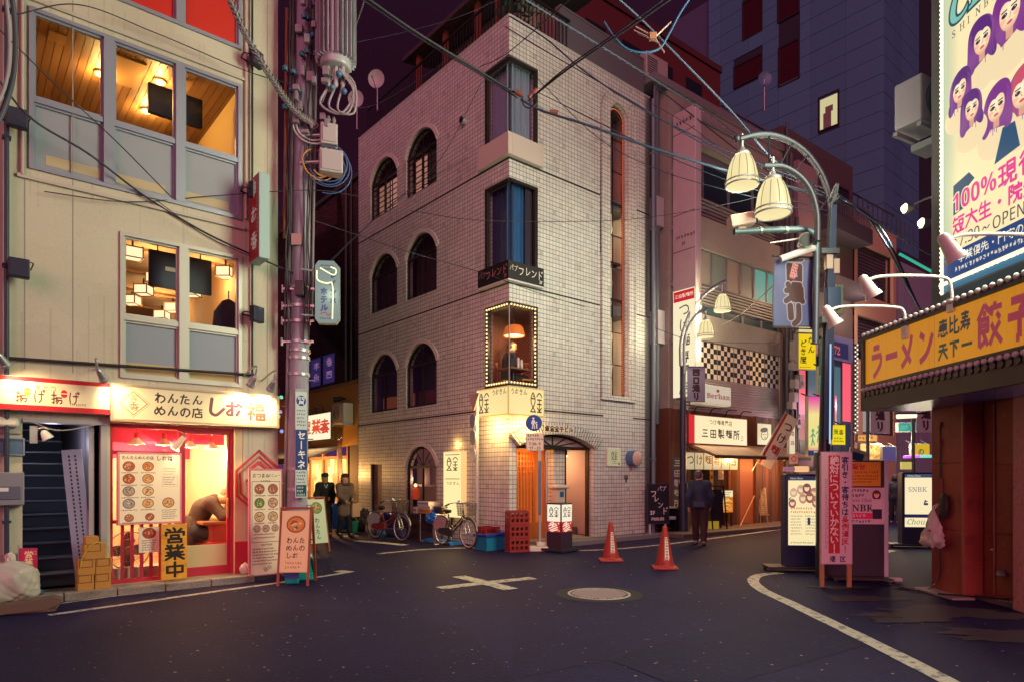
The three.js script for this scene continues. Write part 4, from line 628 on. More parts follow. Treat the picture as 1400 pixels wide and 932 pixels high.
{
  const o=0.16,a=FB.u(150.5,o),c=FB.u(381,o),y1=FB.y(150,523,o),y0=FB.y(150,574,o);
  const t=thing('shop_sign','long cream noodle shop sign with black and purple lettering','sign',{ on:FB});
  add(t,'box',rbox(a,y0,0.003,c,y1,o,0.008),M([0.5,0.42,0.3],0.6));
  add(t,'frame',frameGeo(rectPts(a,y0,c,y1),0.03,0.02,o+0.016),M([0.5,0.36,0.24],0.5));
  add(t,'sign_face',sheet(c-a-0.06,y1-y0-0.06,(a+c)/ 2,(y0+y1)/ 2,o+0.003),printed(1200,250,(x,w,h)=>{
    paint(x,'#f3e4ba',0,0,w,h);x.strokeStyle='#b5453a';x.save();x.translate(130,126);x.rotate(Math.PI/4);x.lineWidth=2;x.strokeRect(-78,-78,156,156);x.lineWidth=5;x.strokeRect(-64,-64,128,128);x.restore();
    text(x,'雲',100,48,62,{ col:'#c9785e',lw:0.07});text(x,'香',94,112,72,{ col:'#bf5c4a',lw:0.08});
    text(x,'わんたん',262,26,88,{ col:'#35202c',lw:0.12});text(x,'めんの店',262,128,88,{ col:'#35202c',lw:0.12});
    text(x,'し',620,34,168,{ col:'#6a3a52',lw:0.15});text(x,'お',768,48,158,{ col:'#6a3a52',lw:0.14});text(x,'福',930,46,172,{ col:'#8a5848',lw:0.11});
  }));
  sgn=[a,c,y0,y1,o];
}
function clipSpot(label,px,py,tx,ty,I,group){
  const p=FB.p(FB.u(px,0.42),FB.y(px,py,0.42),0.42),q=FB.p(FB.u(tx,0.16),FB.y(tx,ty,0.16),0.17),t=thing('sign_spotlight',label,'spotlight',{ p,group}),d=q.clone().sub(p).normalize();
  const e=(k)=>d.clone().multiplyScalar(k);add(t,'head',[rod(e(-0.09),e(0.03),0.034,0.056,16),rod(e(-0.12),e(-0.09),0.02,0.034,16)],steel);add(t,'lens',rod(e(0.03),e(0.035),0.05,0.05,16),GLOW([1,0.85,0.5],3));add(t,'visor',rod(e(0.03),e(0.07),0.058,0.062,16,true),M([0.4,0.4,0.44],0.4,0.6));
  const back=FB.p(FB.u(px,0.42),FB.y(px,py,0.42)+ 0.14,0.01).sub(p);add(t,'arm',tube([e(-0.1),e(-0.16).add(V(0,0.1,0)),back],0.013,12),steel);
  spot(p.clone().add(e(0.1)),q,[1,0.7,0.34],I*1.6,0.95,0.8,2);return t;
}
clipSpot('small steel spotlight at the far left of the skewer bar sign',4,494,34,536,2.6);clipSpot('steel spotlight where the two shop signs meet',139,514,160,548,2.0);clipSpot('bright spotlight over the right end of the noodle shop sign',344,522,325,556,2.8);clipSpot('outermost spotlight at the corner of the noodle shop sign',371,528,358,556,2.4);
// ---- stair to the upper bar
{
  const[a,b,c,d]= ST,cc=FB.u(122);
  cb('door_frame',[box(cc,b,-0.3,FB.u(129),d,-0.06),box(FB.u(137),b,-0.2,c-0.002,d,0.03),box(a,d-0.05,-0.15,c-0.01,d-0.002,0.05)],M([0.42,0.4,0.42],0.45,0.3));cb('stair_wall',[box(cc,b,-4.4,cc+0.06,5,-0.31),box(a-0.1,b,-4.4,a-0.01,5,-0.22)],M([0.2,0.17,0.2],0.8));cb('stair_ceiling',slab([[0,d],[4.2,d+2.9],[4.2,d+3],[0,d+0.1]],cc-a).rotateY(Math.PI/2).translate(a,0,-0.25),M([0.1,0.03,0.03],0.8));
  for(let k=0;k<15;k++){ const z=-0.42-k*0.25,y=b+k*0.19;const s=cb('step',[rbox(a,y,z-0.27,cc,y+0.19,z,0.008)],M([0.11,0.12,0.17],0.6));add(s,'nosing',rbox(a+0.005,y+0.165,z,cc-0.005,y+0.192,z+0.022,0.004),M([0.4,0.42,0.5],0.4,0.5));}
  point(FB.p((a+cc)/ 2,2.05,-0.6),[0.75,0.8,1],0.5,3);
  const lb=thing('leaning_panel','pale blue perforated steel plank leaning in the stairway','panel',{ on:FB,at:[FB.u(116),0.1,-0.12],ry:-0.25});const pl=add(lb,'plank',rbox(-0.09,0,-0.02,0.14,1.85,0.02,0.008),M([0.3,0.36,0.5],0.4,0.4));add(lb,'perforation',Array.from({length:32},(_,i)=>[0,1].map((j)=>box(-0.02+j*0.07,0.1+i*0.053,0.0205,0.0+j*0.07,0.13+i*0.053,0.022))).flat(),dark);lb.rotation.z=0.09;
  const wl=thing('stair_wall_lamp','pale angled lamp hood fixed above the stairway','lamp',{ on:FB,at:[FB.u(46),d-0.2,0.05]});add(wl,'hood',lathe([[0.02,0.12],[0.04,0.1],[0.07,0],[0.06,0]],16).rotateZ(0.5).translate(0.14,-0.06,0.06),M([0.6,0.6,0.58],0.5));add(wl,'body',box(-0.05,-0.12,-0.03,0.03,0.1,0.03),M([0.3,0.3,0.34],0.5));add(wl,'arm',tube([[0,0.05,0],[0.1,0.08,0.04],[0.14,0.06,0.06]],0.012,10),steel);
  const sw=thing('low_voltage_cable','sagging grey cable strung across the stair opening','cable',{ on:FB});add(sw,'cable',tube([[a+0.05,d-0.03,0.04],[(a+c)/ 2-0.1,d-0.14,0.05],[c-0.1,d-0.04,0.04]],0.009,20),M([0.4,0.36,0.36],0.6));
  // left of the stair: panelled pier with mail box and lamp cover
  const pr=thing('mail_box','grey steel mail box on the pier left of the stair','mail box',{ on:FB,at:[FB.u(10),0,0]});add(pr,'box',rbox(-0.28,FB.y(10,690),0.003,0.16,FB.y(10,645),0.13,0.012),M([0.28,0.27,0.32],0.5,0.3));add(pr,'flap',rbox(-0.24,FB.y(10,682),0.131,0.12,FB.y(10,664),0.142,0.006),M([0.12,0.12,0.18],0.5));add(pr,'label',box(-0.1,FB.y(10,671),0.143,0.0,FB.y(10,666),0.146),M([0.7,0.7,0.66]));
  const bp=thing('blue_plate','blue metal plate on the pier above the mail box','plate',{ on:FB,at:[FB.u(10),0,0]});add(bp,'plate',box(-0.28,FB.y(10,622),0.003,0.17,FB.y(10,598),0.02),M([0.08,0.13,0.24],0.5));add(bp,'rim',frameGeo(rectPts(-0.28,FB.y(10,622),0.17,FB.y(10,598)),0.015,0.012,0.031),M([0.2,0.24,0.34],0.5));
  cb('pier_panel',[box(FB.u(0)- 1,FB.y(10,592),0.003,FB.u(28),FB.y(10,572),0.03),box(FB.u(0)- 1,0.09,0.003,FB.u(28.5),FB.y(10,757),0.03)],M([0.42,0.38,0.33],0.6));const gl=thing('lamp_cover','rounded pale lamp cover at the left end of the shop fronts','lamp',{ on:FB,at:[FB.u(2),FB.y(2,577),0.05]});add(gl,'cover',new RoundedBoxGeometry(0.34,0.13,0.1,3,0.05),M([0.6,0.56,0.5],0.4));add(gl,'base',box(-0.15,-0.05,-0.06,0.15,0.05,-0.04),steel);
  const bn=thing('small_banner','small magenta open for business banner at the foot of the stair','banner',{ on:FB,at:[FB.u(37),0.1,0.12]});add(bn,'cloth',slab([[-0.09,0.22],[0.09,0.2],[0.09,0.57],[-0.09,0.58]],0.012,0.002),M([0.45,0.015,0.1],0.6));add(bn,'banner_face',sheet(0.165,0.34,0,0.39,0.0155),printed(64,128,(x,w,h)=>{ paint(x,'#c21850',0,0,w,h);text(x,'営業中',14,4,36,{ v:true,col:'#f6d7a8',lw:0.12});smallPrint(x,44,8,20,2,8,'#f6d7a8');}));add(bn,'pole',rod([-0.1,0,0],[-0.1,0.62,0],0.008),steel);add(bn,'base',lathe([[0.16,0],[0.16,0.03],[0.1,0.06],[0.03,0.07]],16),M([0.02,0.12,0.2],0.5));
  add(bn,'weight',[rbox(-0.13,0.06,-0.06,0.12,0.2,0.06,0.02)],M([0.015,0.06,0.12],0.4));
}
// ---- noodle shop front
{
  const[a,b,c,d]= SH,split=FB.u(249),pane1=FB.u(320),yr=FB.y(160,618),z=-0.1;
  cb('shop_floor',box(a,0.02,-3.2,c,b+0.004,-0.02),M([0.42,0.3,0.2],0.6));cb('shop_wall',[box(a-0.06,b,-3.26,c+0.06,d,-3.2),box(a-0.06,b,-3.2,a-0.003,d,-0.21),box(c+0.003,b,-3.2,c+0.06,d,-0.21)],M([0.72,0.56,0.38],0.7));cb('shop_ceiling',box(a,d-0.002,-3.2,c,d+0.03,-0.21),M([0.6,0.4,0.25],0.8));cb('shop_pelmet',[box(a+0.02,d-0.42,-3.19,c-0.02,d-0.02,-3.0),box(a+0.02,d-0.24,-0.62,c-0.1,d-0.004,-0.6)],M([0.5,0.02,0.1],0.6));
  cb('shop_panel',box(FB.u(283,-2),b,-3.19,FB.u(300,-2)+ 0.4,d-0.43,-3.12),M([0.5,0.04,0.05],0.5));cb('jamb_panel',[box(FB.u(321),b,-0.19,c-0.002,d,-0.01)],M([0.66,0.5,0.3],0.6));cb('jamb_base',box(FB.u(321)- 0.002,b,-0.005,c+0.06,FB.y(325,740),0.012),shopRed);
  const f=cb('shop_frame',[box(a,b,z-0.05,a+0.045,d,z+0.02),box(split-0.03,b,z-0.05,split+0.02,d-0.06,z+0.02),box(a+0.045,d-0.06,z-0.05,pane1+0.03,d-0.005,z+0.02),box(pane1-0.03,b,z-0.05,pane1+0.03,d-0.06,z+0.02),box(a+0.045,yr-0.02,z-0.045,split-0.03,yr+0.03,z+0.015)],shopRed);
  const g=cb('window_grille',[box(a+0.045,b,z-0.04,split-0.03,b+0.06,z+0.02),box(a+0.045,FB.y(160,716),z-0.04,split-0.03,FB.y(160,716)+ 0.05,z+0.02)],shopRed);
  for(let i=1;i<7;i++){ const u=a+0.045 +(split-a-0.075)* i/7;add(g,'bar',box(u-0.02,b+0.06,z-0.03,u+0.02,FB.y(160,716),z+0.01),shopRed);}
  add(g,'pane',sheet(split-a-0.08,d-b-0.1,(a+split)/ 2,(b+d)/ 2,z-0.03),PANE);
  const dr=cb('sliding_door',[frameGeo(rectPts(split+0.02,b+0.01,pane1-0.03,d-0.062),0.045,0.04,z-0.005),box(split+0.065,b+0.055,z-0.045,pane1-0.075,b+0.14,z-0.008)],shopRed);
  add(dr,'kick_panel',box(split+0.065,b+0.14,z-0.035,pane1-0.075,FB.y(285,745),z-0.015),M([0.62,0.46,0.26],0.6));add(dr,'pane',sheet(pane1-split-0.14,d-FB.y(285,745)- 0.12,(split+pane1)/ 2,(d+FB.y(285,745))/ 2-0.04,z-0.025),PANE);add(dr,'handle',rbox(pane1-0.085,0.95,z-0.005,pane1-0.055,1.25,z+0.02,0.008),M([0.6,0.4,0.15],0.4,0.6));
  // inside: counter, stools, pendant lamps
  const cn=thing('shop_counter','low wooden counter inside the noodle shop','counter',{ on:FB,at:[c-0.28,b,-1.6]});add(cn,'top',rbox(-0.2,0.74,-1.2,0.24,0.79,1.2,0.01),M([0.3,0.12,0.05],0.5));add(cn,'front_panel',box(-0.05,0,-1.15,0.22,0.74,1.15),M([0.34,0.05,0.04],0.6));add(cn,'bowl',lathe([[0.03,0],[0.09,0.06],[0.085,0.06]],16).translate(-0.08,0.79,0.65),M([0.8,0.75,0.7],0.3));
  const sl='red topped round stool ';const so=thing('stool',sl + 'under the seated diner','stool',{ on:FB,at:[FB.u(262,-0.9),b,-0.9],group:'stools in the noodle shop'});add(so,'seat',lathe([[0,0.47],[0.15,0.47],[0.16,0.44],[0.15,0.41],[0,0.41]],18),M([0.45,0.02,0.03],0.5));for(const[x,y]of[[-1,-1],[1,-1],[1,1],[-1,1]])add(so,'leg',rod([x*0.09,0.42,y*0.09],[x*0.13,0,y*0.13],0.013),M([0.3,0.03,0.03],0.5));copyOf(so,sl + 'beside the diner, nearer the door',{ on:FB,at:[FB.u(296,-0.55),b,-0.55]});
  let first;for(const[px,py,o,l]of[[186,607,-0.45,'farthest from the door'],[224,608,-0.45,'second from the grille end'],[259,611,-0.5,'above the seated diner'],[289,613,-0.5,'nearest the door frame']]){
    const at=[FB.u(px,o),FB.y(px,py,o),o],lb='red capped glass pendant lamp in the noodle shop ' + l;
    if(!first){ first=thing('pendant_lamp',lb,'lamp',{ on:FB,at,group:'pendant lamps in the noodle shop window'});add(first,'shade',lathe([[0.03,0.1],[0.045,0.08],[0.11,0.01],[0.115,0],[0.1,0.01],[0.04,0.075]],18),M([0.75,0.65,0.5],0.2));add(first,'cap',[rod([0,0.09,0],[0,0.17,0],0.03),rod([0,0.17,0],[0,0.3,0],0.007)],M([0.4,0.015,0.02],0.4));add(first,'bulb',ball(0,0.03,0,0.045),GLOW([1,0.82,0.45],2.5));} else copyOf(first,lb,{ on:FB,at});
    if(px>200)point(FB.p(at[0],at[1]- 0.08,o),[1,0.62,0.28],3.8,3);
  }
  for(const[u,z2]of[[(a+c)/ 2,-1.4],[(a+c)/ 2,-2.5]])point(FB.p(u,d-0.5,z2),[1,0.72,0.4],4.0,5);
  // menu board in the window
  const m0=FB.u(160,0.02),m1=FB.u(248,0.02),my0=FB.y(160,718,0.02),my1=FB.y(160,617,0.02),mb=thing('menu_board','large white menu of noodle bowls hung on the red grille','menu',{ on:FB});
  add(mb,'board',rbox(m0,my0,-0.07,m1,my1,0.02,0.005),M([0.6,0.2,0.25],0.6));
  const bowl=(x,px,py,r,col)=>{ x.fillStyle='#8a4a44';x.beginPath();x.ellipse(px,py,r*1.12,r,0,0,7);x.fill();x.fillStyle=col;x.beginPath();x.ellipse(px,py,r*0.98,r*0.84,0,0,7);x.fill();for(let i=0;i<26;i++){ x.fillStyle=['#b5532f','#e2b46a','#7c2f22','#f0d8a0','#5c6a34','#cfa27c'][i % 6];x.beginPath();const q=rnd(0,6.3),s=rnd(0,0.7);x.ellipse(px+Math.cos(q)* r*s,py+Math.sin(q)* r*s*0.85,r*rnd(0.08,0.22),r*0.1,rnd(0,3),0,7);x.fill();}};
  add(mb,'menu_face',sheet(m1-m0-0.02,my1-my0-0.02,(m0+m1)/ 2,(my0+my1)/ 2,0.023),printed(512,620,(x,w,h)=>{
    paint(x,'#f5e8c8',0,0,w,h);x.strokeStyle='#d77a86';x.lineWidth=8;x.strokeRect(6,6,w-12,h-12);
    text(x,'わんたんめんの店',26,26,32,{ col:'#3a2420',lw:0.1});text(x,'しお福',300,22,46,{ col:'#3a2420',lw:0.1});
    for(let r=0;r<4;r++){ bowl(x,82,118+r*108,44,['#b5603f','#c2542e','#9fa39a','#98a3a4'][r]);bowl(x,236,118+r*108,42,['#d98440','#d9a05a','#e3c08a','#e0b078'][r]);smallPrint(x,24,168+r*108,130,1,12,'#2a1c1c');smallPrint(x,178,168+r*108,130,1,12,'#2a1c1c');}
    bowl(x,404,440,46,'#d9a468');bowl(x,84,566,34,'#b76a50');bowl(x,250,562,34,'#b0523a');x.strokeStyle='#c98a6a';x.lineWidth=2;x.strokeRect(352,200,130,96);smallPrint(x,360,130,110,3,12,'#a97a5a',2);smallPrint(x,360,210,110,4,12,'#5a3a30',1.7);smallPrint(x,350,500,130,5,11,'#2a1c1c',1.7);smallPrint(x,30,602,280,1,10,'#2a1c1c');
  }));
  const hs=thing('menu_spotlight','small pale spotlight on an arm shining down the menu board','spotlight',{ on:FB,at:[FB.u(247,0.15),FB.y(247,606,0.15),0.15]});add(hs,'head',[rod([-0.09,-0.08,-0.02],[0.04,0.1,0],0.05,0.035,14)],M([0.7,0.55,0.4],0.5));add(hs,'lens',rod([-0.094,-0.086,-0.021],[-0.09,-0.08,-0.02],0.045,0.045,14),GLOW([1,0.88,0.6],3));add(hs,'arm',tube([[0.04,0.1,0],[0.06,0.16,-0.1],[0.03,0.2,-0.22]],0.014,10),M([0.4,0.05,0.05],0.5));spot(FB.p(FB.u(244,0.2),FB.y(247,612,0.15),0.16),FB.p((m0+m1)/ 2+0.15,(my0+my1)/ 2,0.02),[1,0.8,0.5],0.9,0.9,0.8,2);
  const fp=thing('food_poster','small white poster of a noodle bowl below the big menu','poster',{ on:FB,at:[FB.u(205,0.02),FB.y(205,738,0.02),-0.06]});add(fp,'card',box(-0.13,-0.18,-0.01,0.13,0.18,0.005),M([0.7,0.62,0.5]));add(fp,'poster_face',sheet(0.25,0.35,0,0,0.0075),printed(160,224,(x,w,h)=>{ paint(x,'#f2e6cc',0,0,w,h);bowl(x,80,52,50,'#b5402a');smallPrint(x,20,112,120,5,14,'#4a2030',1.5);}));
  const wf=thing('wall_fan','large round fan with radial guard wires behind the red bars','fan',{ on:FB,at:[FB.u(176,-0.3),FB.y(176,752,-0.3),-0.32]});const sp=[];for(let i=0;i<44;i++){ const q=i/44*Math.PI*2;sp.push(bar([Math.cos(q)* 0.05,Math.sin(q)* 0.05,0.05],[Math.cos(q+0.25)* 0.27,Math.sin(q+0.25)* 0.27,0.0],0.004));} add(wf,'guard',[...sp,new THREE.TorusGeometry(0.27,0.01,6,36),new THREE.TorusGeometry(0.16,0.004,5,30).translate(0,0,0.03)],M([0.4,0.3,0.26],0.5));add(wf,'hub',rod([0,0,-0.08],[0,0,0.06],0.06,0.05,16),M([0.4,0.26,0.2],0.5));for(let i=0;i<4;i++)add(wf,'blade',new THREE.CircleGeometry(0.13,14).scale(1,0.6,1).translate(0.13,0,-0.02).rotateZ(i*Math.PI/2),M([0.1,0.06,0.07],0.5));add(wf,'base',[box(-0.12,-0.35,-0.12,0.12,-0.3,0.1),rod([0,-0.3,-0.05],[0,0,-0.06],0.02)],M([0.4,0.3,0.26],0.5));
  cb('window_base',box(a+0.05,b,-0.5,split-0.05,b+0.2,-0.2),M([0.45,0.38,0.34],0.7));
  const op=thing('open_sign','tall ochre open for business board with bold black characters','sign',{ on:FB,at:[FB.u(238,0.1),0.1,0.08]});const oh=FB.y(238,716,0.1)- 0.1;add(op,'board',rbox(-0.17,0,-0.02,0.17,oh,0.012,0.006),M([0.45,0.22,0.03],0.6));op.rotation.x=-0.0;add(op,'sign_face',sheet(0.335,oh-0.01,0,oh/2,0.0145),printed(200,540,(x,w,h)=>{ paint(x,'#d99c2c',0,0,w,h);grain(x,w,h,60,['#b5651d','#e9bb60'],3,24,0.4);['営','業','中'].forEach((k,i)=>text(x,k,16,22+i*168,168,{ col:'#1c0f0a',lw:0.13}));}));
  // emblem, standing menu, sandwich boards, cans
  const em=thing('shop_emblem','dark red octagonal emblem on the cream pier behind the standing menu','emblem',{ on:FB,at:[FB.u(354),FB.y(354,660),0.004]});const oct=Array.from({length:8},(_,i)=>{ const q=Math.PI/8+i*Math.PI/4;return[Math.cos(q)* 0.42*(i % 4===1||i % 4===2?0.75:1),Math.sin(q)* 0.5];}),dia=[[-0.36,-0.2],[0,-0.52],[0.36,-0.2],[0.36,0.2],[0,0.53],[-0.36,0.2]];
  add(em,'outer_frame',frameGeo(dia,0.03,0.02,0.02),redPaint);add(em,'inner_frame',frameGeo(dia.map(([x,y])=>[x*0.82,y*0.82]),0.022,0.018,0.018),redPaint);add(em,'character',[bar([-0.16,0.2,0.01],[0,0.33,0.01],0.045,0.02),bar([0.16,0.2,0.01],[0,0.33,0.01],0.045,0.02),box(-0.17,0.13,0,0.17,0.17,0.02),box(-0.2,0.02,0,0.2,0.06,0.02),box(-0.02,0.06,0,0.02,0.2,0.02)],redPaint);
  const o2=0.36,s0=FB.u(340,o2),s1=FB.u(386,o2),sb=FB.y(345,792,o2),stp=FB.y(345,640,o2),sm=thing('standing_menu','tall pink framed standing menu of side dishes by the utility pole','menu',{ on:FB,at:[s0,0,o2]});const sw=s1-s0,sh=stp-0.06;
  add(sm,'frame',rbox(0,0.06,-0.05,sw,stp,0.0,0.01),M([0.62,0.16,0.24],0.6));add(sm,'base',box(0.02,0,-0.06,sw-0.02,0.075,0.01),M([0.03,0.02,0.04],0.6));add(sm,'menu_face',sheet(sw-0.05,sh-0.06,sw/2,0.06+sh/2,0.003),printed(240,720,(x,w,h)=>{
    paint(x,'#efe0bf',0,0,w,h);text(x,'おつまみ',12,18,34,{ col:'#38221e',lw:0.09});text(x,'メニュー',136,20,24,{ col:'#38221e',lw:0.09});x.strokeStyle='#5a3a34';x.lineWidth=3;x.strokeRect(10,76,w-20,420);smallPrint(x,80,66,80,1,14,'#38221e');
    for(let r=0;r<3;r++)for(let k=0;k<2;k++){ bowl(x,68+k*106,128+r*96,36,r===1&&!k?'#3f8a34':['#a55a44','#c09a80','#c9b088'][r]);smallPrint(x,30+k*106,168+r*96,80,1,12,'#2a1c1c');} for(let k=0;k<3;k++)bowl(x,48+k*72,402,26,'#b59a90');smallPrint(x,22,436,200,2,12,'#2a1c1c',1.9);smallPrint(x,80,508,110,1,16,'#2a1c1c');smallPrint(x,14,536,206,6,13,'#2a1c1c',1.6);x.strokeStyle='#6a6a5a';x.lineWidth=2;for(let i=0;i<8;i++){ x.beginPath();x.ellipse(110+rnd(0,50),660+rnd(0,36),12,9,0,0,7);x.stroke();}
  }));add(sm,'strut',rod([sw/2,stp-0.2,-0.05],[sw/2,0,-0.3],0.015),M([0.3,0.06,0.08]));
  const rg=thing('crumpled_bag','small crumpled white bag by the red jamb base','bag',{ on:FB,at:[FB.u(336,0.2),0.1,0.2]});{ const g2=new THREE.IcosahedronGeometry(0.085,2),p=g2.attributes.position;for(let i=0;i<p.count;i++){ const v=V(p.getX(i),p.getY(i),p.getZ(i)),k=1+0.25*Math.sin(v.x*60+v.y*31)* Math.cos(v.z*47);p.setXYZ(i,v.x*k,v.y*k+0.08,v.z*k);} g2.computeVertexNormals();add(rg,'bag',g2,M([0.6,0.52,0.46],0.6));}
  function aBoard(label,p,ry,h,w,art,group){
    const t=thing('sandwich_board',label,'sandwich board',{ p,ry,group}),wd=M([0.3,0.05,0.03],0.55),sp2=0.24;
    for(const s of[1,-1]){ const fr=[bar([-w/2+0.018,0,s*sp2],[-w/2+0.018,h,s*0.025],0.036,0.028),bar([w/2-0.018,0,s*sp2],[w/2-0.018,h,s*0.025],0.036,0.028),bar([-w/2,h-0.02,s*0.03],[w/2,h-0.02,s*0.03],0.03,0.04),bar([-w/2,h*0.56,s*0.12],[w/2,h*0.56,s*0.12],0.02,0.04)];add(t,'leg_frame',fr,wd);}
    const tilt=Math.atan2(sp2-0.025,h),pl=add(t,'panel',[box(-w/2+0.03,-h*0.4,-0.008,w/2-0.03,h*0.4,0.008)],M([0.5,0.36,0.24],0.6));pl.position.set(0,h*0.56,0.025 +(sp2-0.025)* 0.44+0.012);pl.rotation.x=-tilt;add(pl,'panel_face',sheet(w-0.07,h*0.79,0,0,0.011),printed(160,360,art));return t;
  }
  aBoard('wooden sandwich board with an orange bowl picture in front of the utility pole',G(406,797),FB.ry-0.65,1.13,0.46,(x,w,h)=>{ paint(x,'#f0c79a',0,0,w,h);bowl(x,84,80,50,'#d9832a');['わんたん','めんの店','しお'].forEach((s,i)=>text(x,s.slice(0,3),30,156+i*44,38,{ col:'#4a241c',lw:0.1}));smallPrint(x,30,300,100,2,16,'#c96a4a');});
  aBoard('pale green sandwich board with a bowl picture behind the utility pole',G(429,754),FB.ry+0.15,1.15,0.46,(x,w,h)=>{ paint(x,'#cfdcc8',0,0,w,h);bowl(x,80,70,48,'#7f9a5a');text(x,'わんたん',50,150,46,{ v:true,col:'#2a6a5a',lw:0.11});});
  const can=(label,p,w,h,d)=>{ const t=thing('jerry_can',label,'jerry can',{ p,ry:0.3,group:'teal plastic cans'}),m=M([0.01,0.34,0.3],0.35);add(t,'body',rbox(-w/2,0,-d/2,w/2,h*0.86,d/2,0.04,3),m);add(t,'handle',tube([[-w*0.3,h*0.84,0],[-w*0.25,h,0],[w*0.25,h,0],[w*0.35,h*0.84,0]],0.018,14),m);add(t,'cap',rod([w*0.3,h*0.84,0.03],[w*0.3,h*0.95,0.03],0.03),M([0.6,0.6,0.6]));return t;};
  can('larger teal plastic can under the wooden sandwich board',G(416,793),0.28,0.42,0.2);const c2=can('smaller teal can with a blue and white label by the wooden sandwich board',G(399,798),0.2,0.3,0.16);add(c2,'label_band',[box(-0.102,0.09,-0.06,0.102,0.17,0.083)],M([0.05,0.1,0.35],0.4));
  // cardboard boxes, rubbish bag, flattened cardboard
  const cardM=new THREE.MeshPhysicalMaterial({map:tiled(canvas(256,256,(x,w,h)=>{ paint(x,'#b8843c',0,0,w,h);grain(x,w,h,900,['#a37330','#c6964e'],1,4,0.3);x.strokeStyle='#5a3a14';x.lineWidth=7;x.strokeRect(60,90,120,80);smallPrint(x,66,20,120,2,22,'#5a3a14');paint(x,'#9c6c2c',0,20,w,4);}),0.3),roughness:0.8});cardM.map.offset.set(0.5,0);
  const P0=FB.u(115,0.2);const bx=(u,y,w,h,label)=>{ const t=thing('cardboard_box',label,'box',{ on:FB,at:[P0+u,y,0.2],group:'cardboard boxes stacked at the stair'});add(t,'carton',rbox(-w/2,0,-0.12,w/2,h,0.12,0.006),cardM);add(t,'tape',box(-w/2-0.001,h*0.98,-0.015,w/2+0.001,h+0.002,0.015),M([0.4,0.27,0.1],0.4));return t;};
  bx(0.0,0.1,0.18,0.2,'bottom cardboard box nearer the stairs');bx(0.19,0.1,0.18,0.2,'bottom cardboard box nearer the red grille');bx(0.01,0.3,0.19,0.2,'middle cardboard box nearer the stairs');bx(0.2,0.3,0.18,0.2,'middle cardboard box nearer the red grille');bx(0.1,0.502,0.24,0.19,'wide cardboard box bound with yellow cord');bx(0.07,0.695,0.15,0.1,'smallest cardboard box on top of the stack');
  const cd=thing('packing_twine','yellow cord tied round the cardboard box stack','cord',{ on:FB,at:[P0+0.1,0.1,0.325]});add(cd,'cord',tube([[-0.16,0.3,0.0],[-0.14,0.42,0.0],[-0.02,0.6,0.004],[0.12,0.6,0.004],[0.17,0.42,0],[0.2,0.3,0]],0.007,24),M([0.55,0.42,0.02],0.5));
  const lumpy=(rx,ry2,rz,amp,k)=>{ const g2=new THREE.IcosahedronGeometry(1,12),p=g2.attributes.position;for(let i=0;i<p.count;i++){ const x=p.getX(i),y=p.getY(i),z2=p.getZ(i),R1=(a,q)=>1-Math.abs(Math.sin(a+1.3*Math.sin(q))),f=1+amp*(1.1*Math.sin(x*2.6+1)* Math.cos(y*2.3-z2*2)+ 0.9*R1(x*3.1+z2*2.2-y*1.5,y*3+x)+ 0.6*R1(z2*5.3-x*4.4+y*3.7,x*4-y*2)+ 0.4*R1(y*9+x*7,z2*6+x*3)- 0.8);p.setXYZ(i,x*rx*f,Math.max(y,-0.72)* ry2*f,z2*rz*f);} const m2=mergeVertices(g2.deleteAttribute('normal').deleteAttribute('uv'));m2.computeVertexNormals();return m2;};
  const rb=thing('rubbish_bag','pale full rubbish bag on the kerb by the stair','rubbish bag',{ on:FB,at:[FB.u(10,0.45),0.28,0.45]});add(rb,'bag',lumpy(0.33,0.3,0.27,0.1,1),M([0.62,0.56,0.5],0.3,0,{ transmission:0.25,thickness:0}));add(rb,'knot',lumpy(0.06,0.1,0.06,0.2,1).translate(0.02,0.29,0),M([0.62,0.55,0.48],0.45));
  const fc=thing('flat_cardboard','flattened brown cardboard sheets lying on the road edge','cardboard',{ p:G(14,836)});add(fc,'sheet',[box(-0.5,0.0,-0.3,0.45,0.02,0.2).rotateY(0.5),box(-0.4,0.022,-0.2,0.4,0.04,0.24).rotateZ(0.06).rotateY(0.75),slab([[-0.5,0],[0.35,0],[0.5,0.1],[0.42,0.14],[-0.4,0.06]],0.25).rotateY(0.62).translate(0,0.02,0)],M([0.13,0.08,0.06],0.8));
}
{ // red upright sign on the corner
  const a=FB.u(352,0),t=thing('blade_sign','narrow upright red sign with white characters projecting from the cream corner','sign',{ on:FB,at:[BR-0.4,FB.y(372,370),0.02]}),h=FB.y(372,260)- FB.y(372,370);add(t,'box',rbox(-0.08,0,0.06,0.08,h,0.5,0.01),M([0.3,0.42,0.42],0.5));const fm=litSign(128,384,(x,w,hh)=>{ paint(x,'#a81420',0,0,w,hh);['串','お','香'].forEach((k,i)=>text(x,k,22,14+i*120,84,{ col:'#f0dccb',lw:0.11}));smallPrint(x,104,40,18,12,10,'#f0dccb',2);},0.25);const f=add(t,'sign_face',sheet(0.42,h-0.03),fm);f.rotation.y=-Math.PI/2;f.position.set(-0.083,h/2,0.28);each(t,'bracket',[box(-0.03,h*0.85,-0.02,0.03,h*0.89,0.1),box(-0.03,h*0.12,-0.02,0.03,h*0.16,0.1)],steel);
}
